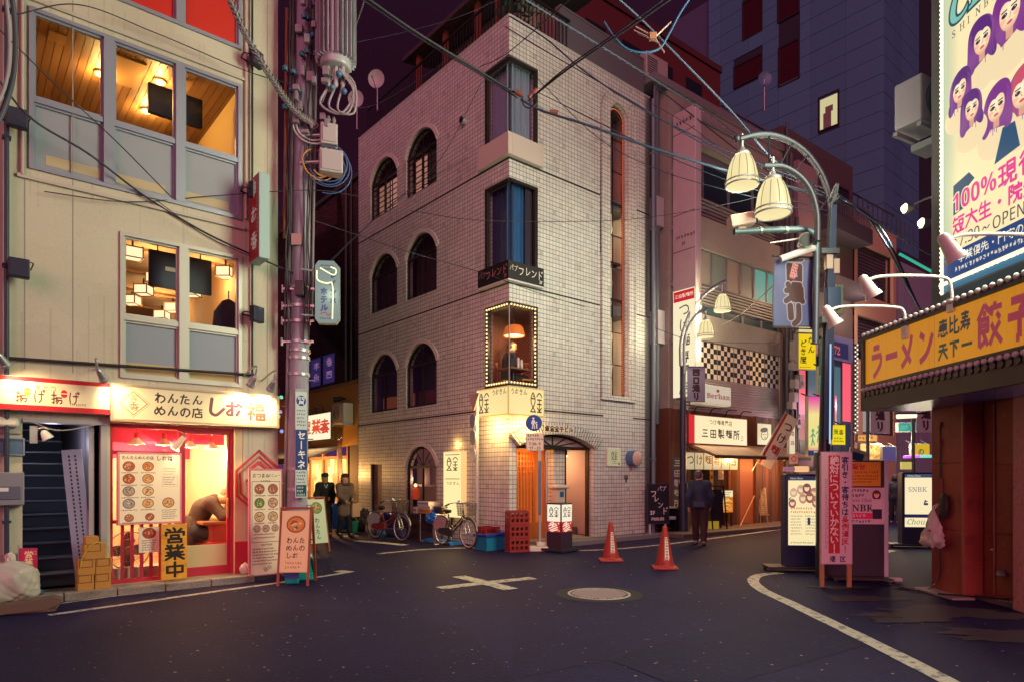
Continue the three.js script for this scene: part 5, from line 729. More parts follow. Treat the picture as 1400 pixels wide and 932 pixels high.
// ---------------------------------------------------------------- alley beside the tiled building: dark brick block over an orange shop
const FA=new Face(FL.p(-6.95,0,-0.1).x,FL.p(-6.95,0,-0.1).z,0.851,1);
{
  const brickMap=tiled(canvas(512,512,(c,w,h)=>{ paint(c,'#2a2024',0,0,w,h);for(let r=0;r<32;r++)for(let k=-1;k<8;k++){ const v=rnd(0.7,1.15);c.fillStyle=`rgb(${78 * v | 0},${42 * v | 0},${46 * v | 0})`;c.fillRect(k*64 +(r&1?32:0)+ 2,r*16+2,60,12);}}),2.0);
  const bm=new THREE.MeshPhysicalMaterial({map:brickMap,roughness:0.8});
  const t=thing('brick_building','tall dark brick block beyond the tiled building in the alley','building',{ p:FA.o,ry:FA.ry}),a=-9,H2=10.4,sy=FA.y(430,532);
  const w=[FA.u(419),FA.y(430,530),FA.u(457),FA.y(420,490)];
  add(t,'wall',wallGeo(rectPts(a,sy,-0.02,H2),[rectPts(...w),rectPts(FA.u(425),FA.y(430,325),FA.u(460),FA.y(430,235))],0.2),bm);add(t,'body',box(a,sy,-6,-0.02,H2-0.02,-0.5),M([0.03,0.02,0.025],0.9));add(t,'roof',box(a,H2,-6,0,H2+0.12,0.1),M([0.06,0.05,0.06]));
  const pw=add(t,'window',[frameGeo(rectPts(...w),0.05,0.06,-0.04),box((w[0]+ w[2])/ 2-0.03,w[1],-0.09,(w[0]+ w[2])/ 2+0.03,w[3],-0.03)],M([0.03,0.03,0.05],0.5));
  const ps=litSign(256,192,(x,ww,h)=>{ paint(x,'#2a2048',0,0,ww,h);for(const X of[14,138]){ paint(x,'#3d2f6b',X,8,104,h-16);} text(x,'本',38,24,60,{ col:'#b58ab8',lw:0.1});text(x,'魚',38,100,60,{ col:'#a07ab0',lw:0.1});text(x,'香',160,20,60,{ col:'#c08aa8',lw:0.1});text(x,'西',160,100,60,{ col:'#b58ab8',lw:0.1});},0.5);
  add(pw,'window_poster',sheet(w[2]- w[0]- 0.1,w[3]- w[1]- 0.1,(w[0]+ w[2])/ 2,(w[1]+ w[3])/ 2,-0.08),ps);
  const uw=add(t,'window',frameGeo(rectPts(FA.u(425),FA.y(430,325),FA.u(460),FA.y(430,235)),0.05,0.06,-0.04),M([0.03,0.03,0.05],0.5));add(uw,'pane',box(FA.u(425),FA.y(430,325),-0.14,FA.u(460),FA.y(430,235),-0.12),M([0.012,0.008,0.02],0.15));
  for(const[px,r]of[[476,0.05],[483,0.03]])add(t,'downpipe',rod([FA.u(px),sy,0.07],[FA.u(px),H2,0.07],r),M([0.05,0.04,0.05],0.6));
  // shop below
  const s=thing('alley_shop','orange fronted eating house with lit windows at the foot of the brick block','shop',{ p:FA.o,ry:FA.ry}),ow=M([0.55,0.27,0.05],0.75),ay=FA.y(430,612);
  add(s,'upper_wall',box(a,ay,-0.3,-0.06,sy-0.005,0.05),ow);add(s,'end_post',box(-0.6,0.02,-0.3,-0.06,ay-0.004,0.04),M([0.12,0.06,0.04],0.7));add(s,'cornice',box(a,sy-0.12,0.051,-0.06,sy-0.02,0.1),M([0.3,0.16,0.05]));
  const aw=add(s,'awning',slab([[0.05,ay-0.05],[1.1,ay-0.4],[1.1,ay-0.36],[0.05,ay+0.03]],5.2).rotateY(-Math.PI/2).translate(-1.1,0,0),M([0.5,0.36,0.22],0.8));add(aw,'valance',box(-6.3,ay-0.56,1.09,-1.1,ay-0.37,1.11),M([0.4,0.27,0.16],0.8));
  const gl=add(s,'shop_front',[-5.8,-4.7,-3.6,-2.5,-1.4,-0.75].map((u)=>box(u-0.05,0.05,-0.05,u+0.05,ay-0.02,0.05)).concat([box(-5.8,0.05,-0.03,-0.75,0.5,0.04),box(-5.8,ay-0.4,-0.03,-0.75,ay-0.3,0.045)]),M([0.24,0.07,0.02],0.6));
  for(const[u0,u1,k]of[[-5.75,-4.75,1],[-4.65,-3.65,0.8],[-3.55,-2.55,1.1],[-2.45,-1.45,0.9],[-1.35,-0.8,0.5]]){ add(gl,'lit_pane',box(u0,0.5,-0.02,u1,ay-0.4,0.0),GLOW([0.95,0.42,0.09],0.75*k));const po=[];for(let i=0;i<3;i++){ const x=u0+rnd(0.1,0.6),y=rnd(0.8,1.7);po.push(box(x,y,0.002,x+0.26,y+rnd(0.3,0.5),0.012));} add(gl,'paper_notice',po,M([0.75,0.66,0.5],0.7,0,{ emissive:lin([0.9,0.6,0.25]),emissiveIntensity:0.45}));}
  for(const u of[-4.6,-2.4])point(FA.p(u,ay-0.7,0.7),[1,0.52,0.16],10,4);point(FA.p(-1.2,1.6,0.8),[1,0.5,0.14],6,4);
  const su=[FA.u(417,0.15),FA.u(452,0.15),FA.y(440,601,0.15),FA.y(440,564,0.15)],sg=thing('lit_shop_sign','glowing white sign with red brush characters over the alley shop','sign',{ on:FA});add(sg,'box',box(su[0],su[2],0.052,su[1],su[3],0.15),M([0.4,0.3,0.2]));add(sg,'sign_face',sheet(su[1]- su[0]- 0.04,su[3]- su[2]- 0.04,(su[0]+ su[1])/ 2,(su[2]+ su[3])/ 2,0.153),litSign(256,160,(x,w2,h)=>{ paint(x,'#ffefc8',0,0,w2,h);text(x,'屋',-30,30,90,{ col:'#d05a30',lw:0.12});text(x,'業',62,26,100,{ col:'#d9502c',lw:0.12});text(x,'雲',150,30,96,{ col:'#c8442c',lw:0.13});},1.1));area(FA.p((su[0]+ su[1])/ 2,(su[2]+ su[3])/ 2,0.2),FA.n,su[1]- su[0],su[3]- su[2],[1,0.75,0.4],12);
  for(const px of[426,436,446])add(sg,'lamp_arm',tube([[FA.u(px),su[3]+ 0.02,0.1],[FA.u(px),su[3]+ 0.22,0.14],[FA.u(px),su[3]+ 0.2,0.34]],0.014,8),black);
  const ac=thing('air_conditioner','white outdoor air conditioner unit on the orange wall','air conditioner',{ on:FA,at:[FA.u(470,0.2),FA.y(470,579,0.2),0.06]});add(ac,'casing',rbox(-0.4,0,0.02,0.38,0.6,0.34,0.02),M([0.5,0.42,0.34],0.5));add(ac,'fan_guard',[0.05,0.1,0.15,0.2].map((r)=>new THREE.TorusGeometry(r,0.008,5,24).translate(-0.1,0.3,0.345)),M([0.2,0.16,0.13],0.5));each(ac,'bracket',[box(-0.38,-0.06,0,-0.34,0,0.36),box(0.32,-0.06,0,0.36,0,0.36)],steel);
  const sp=thing('wall_spotlight','dark spotlight above the air conditioner in the alley','spotlight',{ on:FA,at:[FA.u(466,0.2),FA.y(466,544,0.2),0.06]});add(sp,'head',rod([0.05,0,0.1],[-0.14,-0.05,0.3],0.05,0.09,14),black);add(sp,'arm',rod([0,0,0],[0.03,0,0.12],0.02),black);
  const nb=thing('banner_flag','red and orange upright banner leaning by the alley shop','banner',{ p:FA.p(FA.u(467,0.9),0.0,0.9),ry:FA.ry-0.2});add(nb,'cloth',slab([[0,0.75],[0.4,0.75],[0.4,2.6],[0,2.6]],0.01),M([0.5,0.05,0.02],0.7));add(nb,'banner_face',sheet(0.39,1.83,0.2,1.675,0.012),printed(96,448,(x,w2,h)=>{ paint(x,'#b8301c',0,0,w2,h);['営','業','中','酒'].forEach((k,i)=>text(x,k,12,20+i*104,72,{ col:'#f3c04a',lw:0.13}));}));add(nb,'pole',[rod([0,0,0],[0,2.7,0],0.014),rod([0,2.62,0],[0.42,2.62,0],0.01)],steel);add(nb,'foot',box(-0.18,0,-0.15,0.18,0.06,0.15),M([0.05,0.05,0.06]));nb.rotation.z=0.16;
  const bl=thing('blue_tank','blue plastic barrel behind the couple in the alley','barrel',{ p:G(468,722)});add(bl,'drum',lathe([[0,0.8],[0.26,0.8],[0.3,0.76],[0.31,0.5],[0.3,0.4],[0.31,0.3],[0.3,0.02],[0.27,0],[0,0]],24),M([0.01,0.08,0.42],0.4));add(bl,'lid',lathe([[0,0.84],[0.24,0.84],[0.27,0.81],[0.27,0.8]],24),M([0.01,0.06,0.3],0.4));
  const gb=thing('green_bucket','small green plastic bucket by the alley wall','bucket',{ p:G(483,728)});add(gb,'bucket',lathe([[0,0.01],[0.1,0.01],[0.14,0.3],[0.15,0.3],[0.15,0.32],[0.135,0.32]],18),M([0.02,0.3,0.2],0.5));add(gb,'handle',tube([[-0.14,0.3,0],[0,0.42,0],[0.14,0.3,0]],0.008,12),steel);
  const far=thing('lantern_string','tiny coloured lights hanging deep in the alley behind the pole','lights',{ p:D(384,570,16)});for(let i=0;i<9;i++)add(far,'bulb',ball(rnd(-0.16,0.08),-0.12*i+0.5,rnd(-0.1,0.1),0.045),GLOW([[0.2,0.9,0.6],[1,0.7,0.3],[0.9,0.25,0.6],[0.3,0.4,1]][i % 4],0.9));add(far,'wire',rod([-0.05,-0.6,0],[-0.05,0.7,0],0.01),black);
}
// ---------------------------------------------------------------- utility pole with its transformer and boxes
{
  const b=G(404,786),d=-b.z,top=D(419,-160,d).sub(b),t=thing('utility_pole','concrete utility pole with steel bands at the alley corner','utility pole',{ p:b}),at=(py,r=0)=>{ const q=D(404 +(786-py)* 13/786,py,d).sub(b);return q;};
  const conc=new THREE.MeshPhysicalMaterial({map:tiled(canvas(256,256,(c,w,h)=>{ paint(c,'#9690a0',0,0,w,h);grain(c,w,h,3000,['#7c7684','#aaa4b0','#888290'],1,3,0.4);grain(c,w,h,14,['#4c4a50'],10,40,0.2);}),1),roughness:0.8});
  add(t,'pole',rod([0,0,0],top,0.165,0.125,24),conc);
  for(const py of[395,420,441,468,480,490,512,640,668,700,730])add(t,'band',rod(at(py+2),at(py-2),0.17,0.17,24),steel);
  for(const py of[398,421,441,469])each(t,'clamp',[bar(at(py).add(V(-0.24,0,0.12)),at(py).add(V(0.26,0,0.12)),0.03,0.03),rod(at(py).add(V(-0.24,-0.06,0.12)),at(py).add(V(-0.24,0.06,0.12)),0.02)],steel);
  each(t,'step_bolt',[520,555,600,660,690].flatMap((py,i)=>[rod(at(py),at(py).add(V(i&1?-0.25:0.25,0,0.02)),0.01)]),steel);
  const wr=[];for(let i=0;i<8;i++){ const x=(i<4?-1:1)* rnd(0.1,0.2);const pts=[];for(let k=0;k<=12;k++){ const py=-60+k*44;pts.push(at(py).add(V(x+rnd(-0.03,0.03),0,0.15+rnd(-0.02,0.05))));} wr.push(tube(pts,rnd(0.006,0.013),40,5));}
  add(t,'riser_cable',wr,M([0.05,0.04,0.05],0.6));add(t,'conduit',[rod(at(786).add(V(-0.16,0,0.08)),at(-60).add(V(-0.14,0,0.08)),0.03),rod(at(430).add(V(0.19,0,0)),at(-60).add(V(0.19,0,0)),0.02)],M([0.22,0.19,0.21],0.6));add(t,'rusted_conduit',rod(at(330).add(V(-0.22,0,0.14)),at(20).add(V(-0.24,0,0.14)),0.024),M([0.22,0.07,0.03],0.8));
  add(t,'insulator',Array.from({length:12},(_,i)=>lathe([[0,0.07],[0.03,0.07],[0.045,0.045],[0.03,0.03],[0.045,0.01],[0.02,0]],10).translate(...at(40 +(i % 6)* 24).add(V(rnd(-0.22,0.22),0,0.2+rnd(0,0.1))).toArray())),M([0.04,0.15,0.22],0.25));
  const junk=[];for(let i=0;i<26;i++){ const q=at(rnd(10,200)).add(V(rnd(-0.1,0.45),0,rnd(0.1,0.3)));junk.push(rbox(q.x,q.y,q.z,q.x+rnd(0.04,0.12),q.y+rnd(0.05,0.16),q.z+0.08,0.01));} add(t,'fitting',junk,M([0.24,0.2,0.24],0.55,0.2));
  add(t,'black_box',[rbox(at(398).x+0.0,at(410).y,0.17,at(398).x+0.13,at(390).y,0.27,0.01)],black);add(t,'pink_tag',box(at(331).x-0.1,at(340).y,0.17,at(331).x+0.06,at(325).y,0.18),M([0.45,0.25,0.25]));
  // pole transformer
  const tp=D(459,96,d-0.15),tr=thing('pole_transformer','grey finned pole transformer hung high on the utility pole','transformer',{ p:tp}),tm=M([0.34,0.33,0.37],0.5,0.2),tb=M([0.4,0.37,0.42],0.5,0.2);
  add(tr,'tank',lathe([[0,0],[0.2,0],[0.24,0.05],[0.24,1.3],[0.26,1.32],[0.26,1.36],[0.1,1.45],[0,1.45]],30),tb);for(let i=0;i<26;i++){ const q=i/26*Math.PI*2;add(tr,'fin',box(0.23,0.12,-0.007,0.315,1.22,0.007).rotateY(q),tm);}
  add(tr,'bushing',[-0.1,0.02,0.13].map((x)=>lathe([[0.02,-0.3],[0.03,-0.28],[0.04,-0.24],[0.03,-0.2],[0.045,-0.16],[0.03,-0.1],[0.03,0.02]],10).translate(x,-0.02,0.08)),tb);each(tr,'bracket',[rod([-0.2,0.3,0],[-0.5,0.3,-0.05],0.03),rod([-0.2,1.0,0],[-0.5,1.0,-0.05],0.03)],steel);
  add(tr,'lead_cable',[0,1,2].map((i)=>tube([[-0.1+i*0.11,-0.3,0.08],[-0.2+i*0.14,-0.62-i*0.05,0.15],[0.1+i*0.1,-0.75,0.12],[0.3,-0.4+i*0.08,0.1],[0.1,-0.1,0.2]],0.018,26)),M([0.3,0.26,0.3],0.5));each(tr,'terminal',[ball(0.1,-0.18,0.2,0.05),ball(-0.02,-0.35,0.14,0.04),ball(0.16,-0.4,0.12,0.045)],M([0.06,0.16,0.3],0.3));
  for(const[px,py,w,h,l]of[[449,187,0.26,0.33,'upper grey switch box beside the utility pole'],[452,224,0.36,0.36,'lower grey switch box with orange cable coils']]){ const bxp=D(px,py+h/2*85,d-0.1),s=thing('switch_box',l,'electrical box',{ p:bxp,ry:0.35});add(s,'cabinet',rbox(-w/2,0,-0.1,w/2,h,0.12,0.02),M([0.44,0.38,0.4],0.5));add(s,'door',rbox(-w/2+0.03,0.03,0.12,w/2-0.03,h-0.03,0.135,0.005),M([0.4,0.34,0.36],0.5));add(s,'arm',rod([-w/2,h*0.5,0],[-w/2-0.28,h*0.45,-0.1],0.025),steel);add(s,'bushing',[-0.08,0,0.08].map((x)=>lathe([[0.02,0],[0.035,0.03],[0.02,0.06],[0.035,0.1],[0.015,0.16]],9).translate(x,h,0)),M([0.3,0.26,0.28],0.4));}
  const coil=thing('cable_coil','loops of orange and blue cable hanging under the switch box','cable',{ p:D(446,234,d+0.1)});add(coil,'orange_loop',[0.22,0.26,0.19].map((r,i)=>new THREE.TorusGeometry(r,0.012,5,30,4.2).rotateZ(2+i).rotateY(0.5+i*0.2).translate(-0.08+i*0.03,0,0.26)),M([0.5,0.2,0.07],0.6));add(coil,'blue_loop',[0.3,0.34,0.27,0.37].map((r,i)=>new THREE.TorusGeometry(r,0.01,5,34,3.6).rotateZ(3.6+i*0.3).rotateY(0.3).translate(0.1,-0.04*i,0.3)),M([0.04,0.1,0.25],0.5));add(coil,'white_loop',[0.3,0.35].map((r)=>new THREE.TorusGeometry(r,0.016,5,30,2.6).rotateZ(3.3).translate(-0.1,0.65,0.28)),M([0.5,0.45,0.5],0.5));
  // plates on the pole
  const pl=thing('pole_plate','long white and blue shop plate strapped to the utility pole','sign',{ p:D(411.5,680,d-0.2),ry:0.45}),ph=145/FOCAL*(d-0.2);add(pl,'plate',box(-0.09,0,-0.012,0.09,ph,0),M([0.45,0.55,0.52]));add(pl,'plate_face',sheet(0.175,ph-0.01,0,ph/2,0.003),printed(100,840,(x,w,h)=>{ paint(x,'#c4dcd2',0,0,w,h);x.fillStyle='#2a4a90';x.beginPath();x.arc(50,70,42,0,7);x.fill();text(x,'質',16,36,68,{ col:'#dff0ea',lw:0.1});smallPrint(x,12,140,76,5,18,'#3a5a80',1.6);paint(x,'#20427e',0,300,w,320);['セ','ー','キ','ネ'].forEach((k,i)=>text(x,k,14,306+i*78,74,{ col:'#eef6f2',lw:0.13,v:k==='ー'}));smallPrint(x,8,632,84,5,18,'#2a4a60',1.5);paint(x,'#174a58',6,740,w-12,92);smallPrint(x,16,752,70,3,20,'#dff0ea',1.4);}));
  const pn=thing('pole_plate','small pale blue plate above the long shop plate on the pole','sign',{ p:D(411,545,d-0.2),ry:0.45});add(pn,'plate',box(-0.08,0,-0.01,0.08,0.16,0),M([0.35,0.42,0.45]));add(pn,'stripe',box(-0.08,0.06,0.001,0.08,0.1,0.004),M([0.1,0.3,0.3]));
  // neon hotel sign
  const hp=D(447,442,d-0.3),hh=85/FOCAL*(d-0.3),hs=thing('neon_sign','octagonal pale hotel sign with yellow neon tubes on the utility pole','neon sign',{ p:hp,ry:0.1}),c8=[[-0.13,0],[0.13,0],[0.18,0.07],[0.18,hh-0.09],[0.1,hh],[-0.13,hh],[-0.18,hh-0.07],[-0.18,0.07]];
  add(hs,'box',slab(c8,0.1,0.005).translate(0,0,-0.1),M([0.22,0.28,0.28],0.5));add(hs,'sign_face',metre(new THREE.ShapeGeometry(poly(c8)).translate(0,0,0.0075)),(()=>{ const m=litSign(256,680,(x,w,h)=>{ paint(x,'#8fb0a8',0,0,w,h);x.font='italic bold 30px serif';x.fillStyle='#1c3a5a';x.fillText('Business',60,60);x.fillText('Hotel',90,98);['レ','イ','ン','ボ'].forEach((k,i)=>text(x,i===3?'ホ':k,148,120+i*92,78,{ col:'#1f4f86',lw:0.2}));['ホ','テ','ル'].forEach((k,i)=>text(x,k,54,296+i*88,80,{ col:'#1f4f86',lw:0.2}));x.strokeStyle='#c03a5a';x.lineWidth=10;x.beginPath();x.moveTo(60,580);x.lineTo(110,560);x.lineTo(140,600);x.lineTo(190,565);x.stroke();smallPrint(x,54,620,140,1,22,'#1c3a5a');},0.55);for(const k of['map','emissiveMap']){ m[k].repeat.set(1/0.38,1/hh);m[k].offset.set(0.5,0);} return m;})());
  const tubeM=GLOW([0.95,0.95,0.45],1.5);add(hs,'neon_tube',[tube([[-0.15,hh-0.16,0.03],[-0.14,hh-0.3,0.03],[-0.02,hh-0.35,0.03],[0.06,hh-0.34,0.03]],0.011,20),tube([[0.06,hh-0.1,0.03],[0.14,hh-0.14,0.03],[0.12,hh-0.22,0.03],[-0.1,hh-0.12,0.03]],0.01,18),tube([[0.07,hh-0.33,0.03],[0.09,hh-0.4,0.03],[0.085,0.06,0.03]],0.01,18)],tubeM);each(hs,'bracket',[rod([-0.18,0.12,-0.05],[-0.4,0.12,0],0.016),rod([-0.18,hh-0.14,-0.05],[-0.4,hh-0.14,0],0.016)],steel);point(hp.clone().add(V(0.05,hh/2,0.2)),[0.8,1,0.7],0.35,3);
}
// ---------------------------------------------------------------- the row beyond the tiled building
const F2y=(py,px=962)=>F2.y(px,py);
const noodleHouse=thing('office_building','four storey concrete office block with window bands over a timber noodle house','building',{ p:F2.o,ry:F2.ry});
const nb2=(n,g,m,l)=>add(noodleHouse,n,g,m,l);
const U=(px,o=0)=>F2.u(px,o),C0=U(893),C1=U(1070),RH=F2.y(905,116);
const concMap=tiled(canvas(512,512,(c,w,h)=>{ paint(c,'#9a948c',0,0,w,h);grain(c,w,h,7000,['#857f78','#aaa49a','#78726c'],1,3,0.35);grain(c,w,h,40,['#6f6a64','#b0a99f'],20,80,0.12);}),3);
const conc2=new THREE.MeshPhysicalMaterial({map:concMap,roughness:0.8});
{
  const W0=U(930),Y={ t1:F2y(213),t0:F2y(266),l0:F2y(297),w1:F2y(340),w0:F2y(389),g0:F2y(415),v0:F2y(430),c1:F2y(466),c0:F2y(516),s0:F2y(566)};
  nb2('body',box(C0,0,-6,C1-0.02,RH-0.02,-0.5),M([0.07,0.06,0.065],0.9));nb2('roof',box(C0-0.02,RH,-6,C1,RH+0.2,0.08),M([0.2,0.19,0.2],0.8));
  nb2('wall',[box(W0,Y.t1+0.25,-0.45,C1,RH-0.001,0),box(W0,Y.w1,-0.45,C1,Y.l0,0.02),box(W0,Y.c1,-0.45,C1,Y.v0,0.02),box(W0-0.5,3.0,-0.45,W0,RH-0.001,-0.005),box(C1-0.14,Y.s0,-0.45,C1,Y.c1-0.001,0.0)],conc2);
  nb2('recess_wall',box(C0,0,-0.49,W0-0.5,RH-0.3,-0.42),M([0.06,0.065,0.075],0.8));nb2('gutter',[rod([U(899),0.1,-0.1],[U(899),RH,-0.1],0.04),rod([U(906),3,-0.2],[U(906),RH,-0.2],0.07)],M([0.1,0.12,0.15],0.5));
  nb2('cornice',box(W0,Y.t1+0.0,-0.4,C1,Y.t1+0.25,-0.2),M([0.16,0.16,0.18],0.8));
  const bays2=(y0,y1,n,z,mats,nm)=>{ const w=(C1-W0-0.1)/ n;for(let i=0;i<n;i++){ const a=W0+0.05+i*w,c=a+w,f=nb2(nm,frameGeo(rectPts(a,y0,c,y1),0.04,0.06,z),M([0.2,0.21,0.23],0.45,0.4));add(f,'pane',box(a+0.035,y0+0.035,z-0.05,c-0.035,y1-0.035,z-0.035),mats(i));}};
  bays2(Y.t0,Y.t1,4,-0.22,()=>M([0.02,0.04,0.06],0.12),'window');bays2(Y.w0,Y.w1,7,-0.06,(i)=>[M([0.3,0.28,0.25],0.4),M([0.3,0.28,0.25],0.4),M([0.22,0.28,0.26],0.3),M([0.36,0.3,0.25],0.4),M([0.26,0.3,0.28],0.4),GLOW([0.16,0.6,0.5],0.45),GLOW([0.06,0.5,0.45],0.5)][i],'window');bays2(Y.v0,Y.g0,5,-0.08,(i)=>M([0.06,0.12,0.13],0.2),'lower_window');
  const lou=(y0,y1,n,z)=>nb2('louvre',Array.from({length:n},(_,i)=>box(W0+0.02,y0 +(y1-y0)* i/n,z-0.06,C1-0.02,y0 +(y1-y0)*(i+0.62)/ n,z)),M([0.3,0.29,0.28],0.5,0.2));lou(Y.l0,Y.t0,6,-0.1);lou(Y.g0,Y.w0,6,-0.03);
  for(const y of[RH-0.4])nb2('pipe',rod([W0,y,0.05],[C1,y,0.05],0.03),M([0.2,0.2,0.22]));
  const sh=nb2('shutter',Array.from({length:14},(_,i)=>rbox(W0,Y.s0 +(Y.c0-Y.s0)* i/14,-0.12,C1-0.15,Y.s0 +(Y.c0-Y.s0)*(i+0.86)/ 14,-0.02,0.012)),M([0.42,0.36,0.36],0.5,0.2));
  const chk=canvas(256,256,(c,w,h)=>{ paint(c,'#f0e6d6',0,0,w,h);c.fillStyle='#0c0a10';for(let i=0;i<5;i++)for(let j=0;j<7;j++)if((i+j)& 1)c.fillRect(i*w/5,j*h/7,w/5,h/7);grain(c,w,h,200,['#a0927e'],2,10,0.1);}),chm=new THREE.MeshPhysicalMaterial({map:chk,roughness:0.5}),chy=new THREE.MeshPhysicalMaterial({map:chk,roughness:0.5,emissive:lin([0.9,0.55,0.02]),emissiveMap:chk,emissiveIntensity:0.25});
  const cw=(C1-0.15-U(959))/ 5;for(let i=0;i<5;i++){ const a=U(959)+ i*cw,p=nb2('checker_panel',box(a+0.015,Y.c0+0.005,-0.1,a+cw-0.015,Y.c1-0.005,-0.05),M([0.3,0.28,0.26]));add(p,'checker_face',sheet(cw-0.04,Y.c1-Y.c0-0.02,a+cw/2,(Y.c0+Y.c1)/ 2,-0.047),i===3?chy:chm);}
  // roof terrace bits
  const rt=thing('roof_terrace','railed roof terrace with a pink parapet panel above the office block','terrace',{ on:F2,at:[0,RH+0.2,-1.0]});const a1=U(985,-1),a2=U(1120,-1);const g=[];for(let u=a1;u<a2;u +=0.16)g.push(box(u-0.01,0,-0.01,u+0.01,1.1,0.01));stuff(rt,'baluster',g,M([0.12,0.12,0.16]));each(rt,'rail',[box(a1,1.1,-0.03,a2,1.15,0.03),box(a1,0,-0.05,a2,0.12,0.05)],M([0.16,0.16,0.2]));add(rt,'parapet_panel',box(U(1020,-1),-0.6,0.06,U(1075,-1),0.55,0.1),M([0.4,0.22,0.2],0.7));add(rt,'plant_room',box(a1-1.2,0,-3,a1+1.5,1.7,-1),M([0.04,0.025,0.03],0.9));
  const dp=thing('satellite_dish','small blue dish over the terrace beside the tall tower','satellite dish',{ p:D(1046,108,21)});add(dp,'reflector',new THREE.SphereGeometry(0.4,20,8,0,7,0,0.6).rotateX(-Math.PI/2).translate(0,0,0.36),M([0.12,0.22,0.34],0.5));add(dp,'mast',rod([0,0,-0.04],[0,-1.0,-0.04],0.025),steel);
  const db=thing('dark_building','dark maroon slab block standing behind the office roofs','building',{ on:F2,at:[0,0,-8]});add(db,'wall',box(U(760,-8),0,-5,U(985,-8),F2.y(930,66,-8),0),M([0.13,0.03,0.03],0.9));add(db,'parapet',box(U(760,-8)- 0.05,F2.y(930,66,-8),-5.1,U(985,-8)+ 0.05,F2.y(930,66,-8)+ 0.3,0.08),M([0.1,0.03,0.03],0.9));
  for(let i=0;i<4;i++)add(db,'window',box(U(800,-8)+ i*2.2,F2.y(930,66,-8)- 2.6,0.001,U(800,-8)+ i*2.2+1.2,F2.y(930,66,-8)- 1.2,0.05),M([0.02,0.03,0.04],0.2));
}
// tall blade sign: its face looks down the street
const pxOf=(p)=>PX+p.x / -p.z*FOCAL;
function outFor(F,u,px){ let a=0,b=3;for(let i=0;i<40;i++){ const m=(a+b)/ 2;if(pxOf(F.p(u,0,m))< px)a=m;else b=m;} return a;}
{
  const u=U(920,0.12),o1=outFor(F2,u,951),w=o1-0.12,y1=F2.y(920,158,0.12),ym=F2.y(920,400,0.12),y0=F2.y(920,545,0.12),t=thing('blade_sign','tall white blade sign whose lit lower half names a dipping noodle shop','sign',{ on:F2,at:[u,0,0]});
  add(t,'box',rbox(0,y0,0.12,0.26,y1,o1,0.015),M([0.62,0.56,0.58],0.5));each(t,'bracket',[1,2,3,4].map((k)=>box(0.05,y0 +(y1-y0)* k/5,-0.4,0.2,y0 +(y1-y0)* k/5+0.12,0.12)),M([0.3,0.3,0.32],0.5));
  const f=(name,ya,yb,m)=>{ const s=add(t,name,sheet(w-0.03,yb-ya),m);s.rotation.y=-Math.PI/2;s.position.set(-0.003,(ya+yb)/ 2,0.12+w/2);return s;};
  f('blank_face',ym+0.01,y1-0.02,printed(128,820,(x,W,h)=>{ paint(x,'#c9b9bc',0,0,W,h);for(const y of[96,470,640])paint(x,'#4a4450',0,y,W,4);grain(x,W,h,300,['#b0a0a6','#d8cac8'],4,20,0.12);smallPrint(x,18,40,100,1,22,'#3a3036');smallPrint(x,18,570,100,1,18,'#3a3036');text(x,'3F',50,600,22,{ col:'#3a3036'});}));
  f('lit_face',y0+0.02,ym,litSign(160,640,(x,W,h)=>{ paint(x,'#fbeec4',0,0,W,h);paint(x,'#c8202c',4,6,W-8,62);text(x,'三田製麺所',10,22,28,{ col:'#f6e6cc',lw:0.1});['つ','け','麺','専','門','店'].forEach((k,i)=>text(x,k,40,80+i*92,84,{ col:'#3a2a26',lw:0.085}));},0.95));
  area(F2.p(u-0.06,(y0+ym)/ 2,0.12+w/2),F2.d.clone().negate(),w,ym-y0,[1,0.85,0.5],3);each(noodleHouse,'meter_box',[box(u-0.35,5.2,-0.41,u-0.05,6.1,-0.1),box(u-0.4,8.4,-0.41,u-0.1,9.2,-0.1)],M([0.4,0.38,0.42],0.5));
  const ac=thing('air_conditioner','pale outdoor unit on the office roof edge by the tiled wall','air conditioner',{ on:F2,at:[U(905),RH+0.2,-0.2]});add(ac,'casing',rbox(-0.45,0,-0.3,0.45,0.65,0.05,0.02),M([0.42,0.34,0.33],0.5));add(ac,'grille',Array.from({length:8},(_,i)=>box(-0.4,0.08+i*0.06,0.05,0.0,0.11+i*0.06,0.06)),M([0.1,0.1,0.12]));
  const ls=thing('lightbox_sign','cream lightbox bar sign under the checkered panels','sign',{ on:F2,at:[U(962,0.5),F2.y(962,551,0.5),0.05]}),lw2=outFor(F2,U(962,0.5),1000);const wS=U(1000,0.5)- U(962,0.5),hS=F2.y(962,524,0.5)- F2.y(962,551,0.5);add(ls,'box',rbox(0,0,0,wS,hS,0.45,0.02),M([0.5,0.44,0.36],0.5,0,{ emissive:lin([0.9,0.7,0.5]),emissiveIntensity:0.25}));add(ls,'sign_face',sheet(wS-0.04,hS-0.04,wS/2,hS/2,0.453),litSign(256,160,(x,W,h)=>{ paint(x,'#e6d6bd',0,0,W,h);x.fillStyle='#b03a3a';x.beginPath();x.arc(130,42,14,0,7);x.fill();text(x,'Berban',24,58,62,{ col:'#a02838',font:'serif',sx:0.98});},0.7));
}
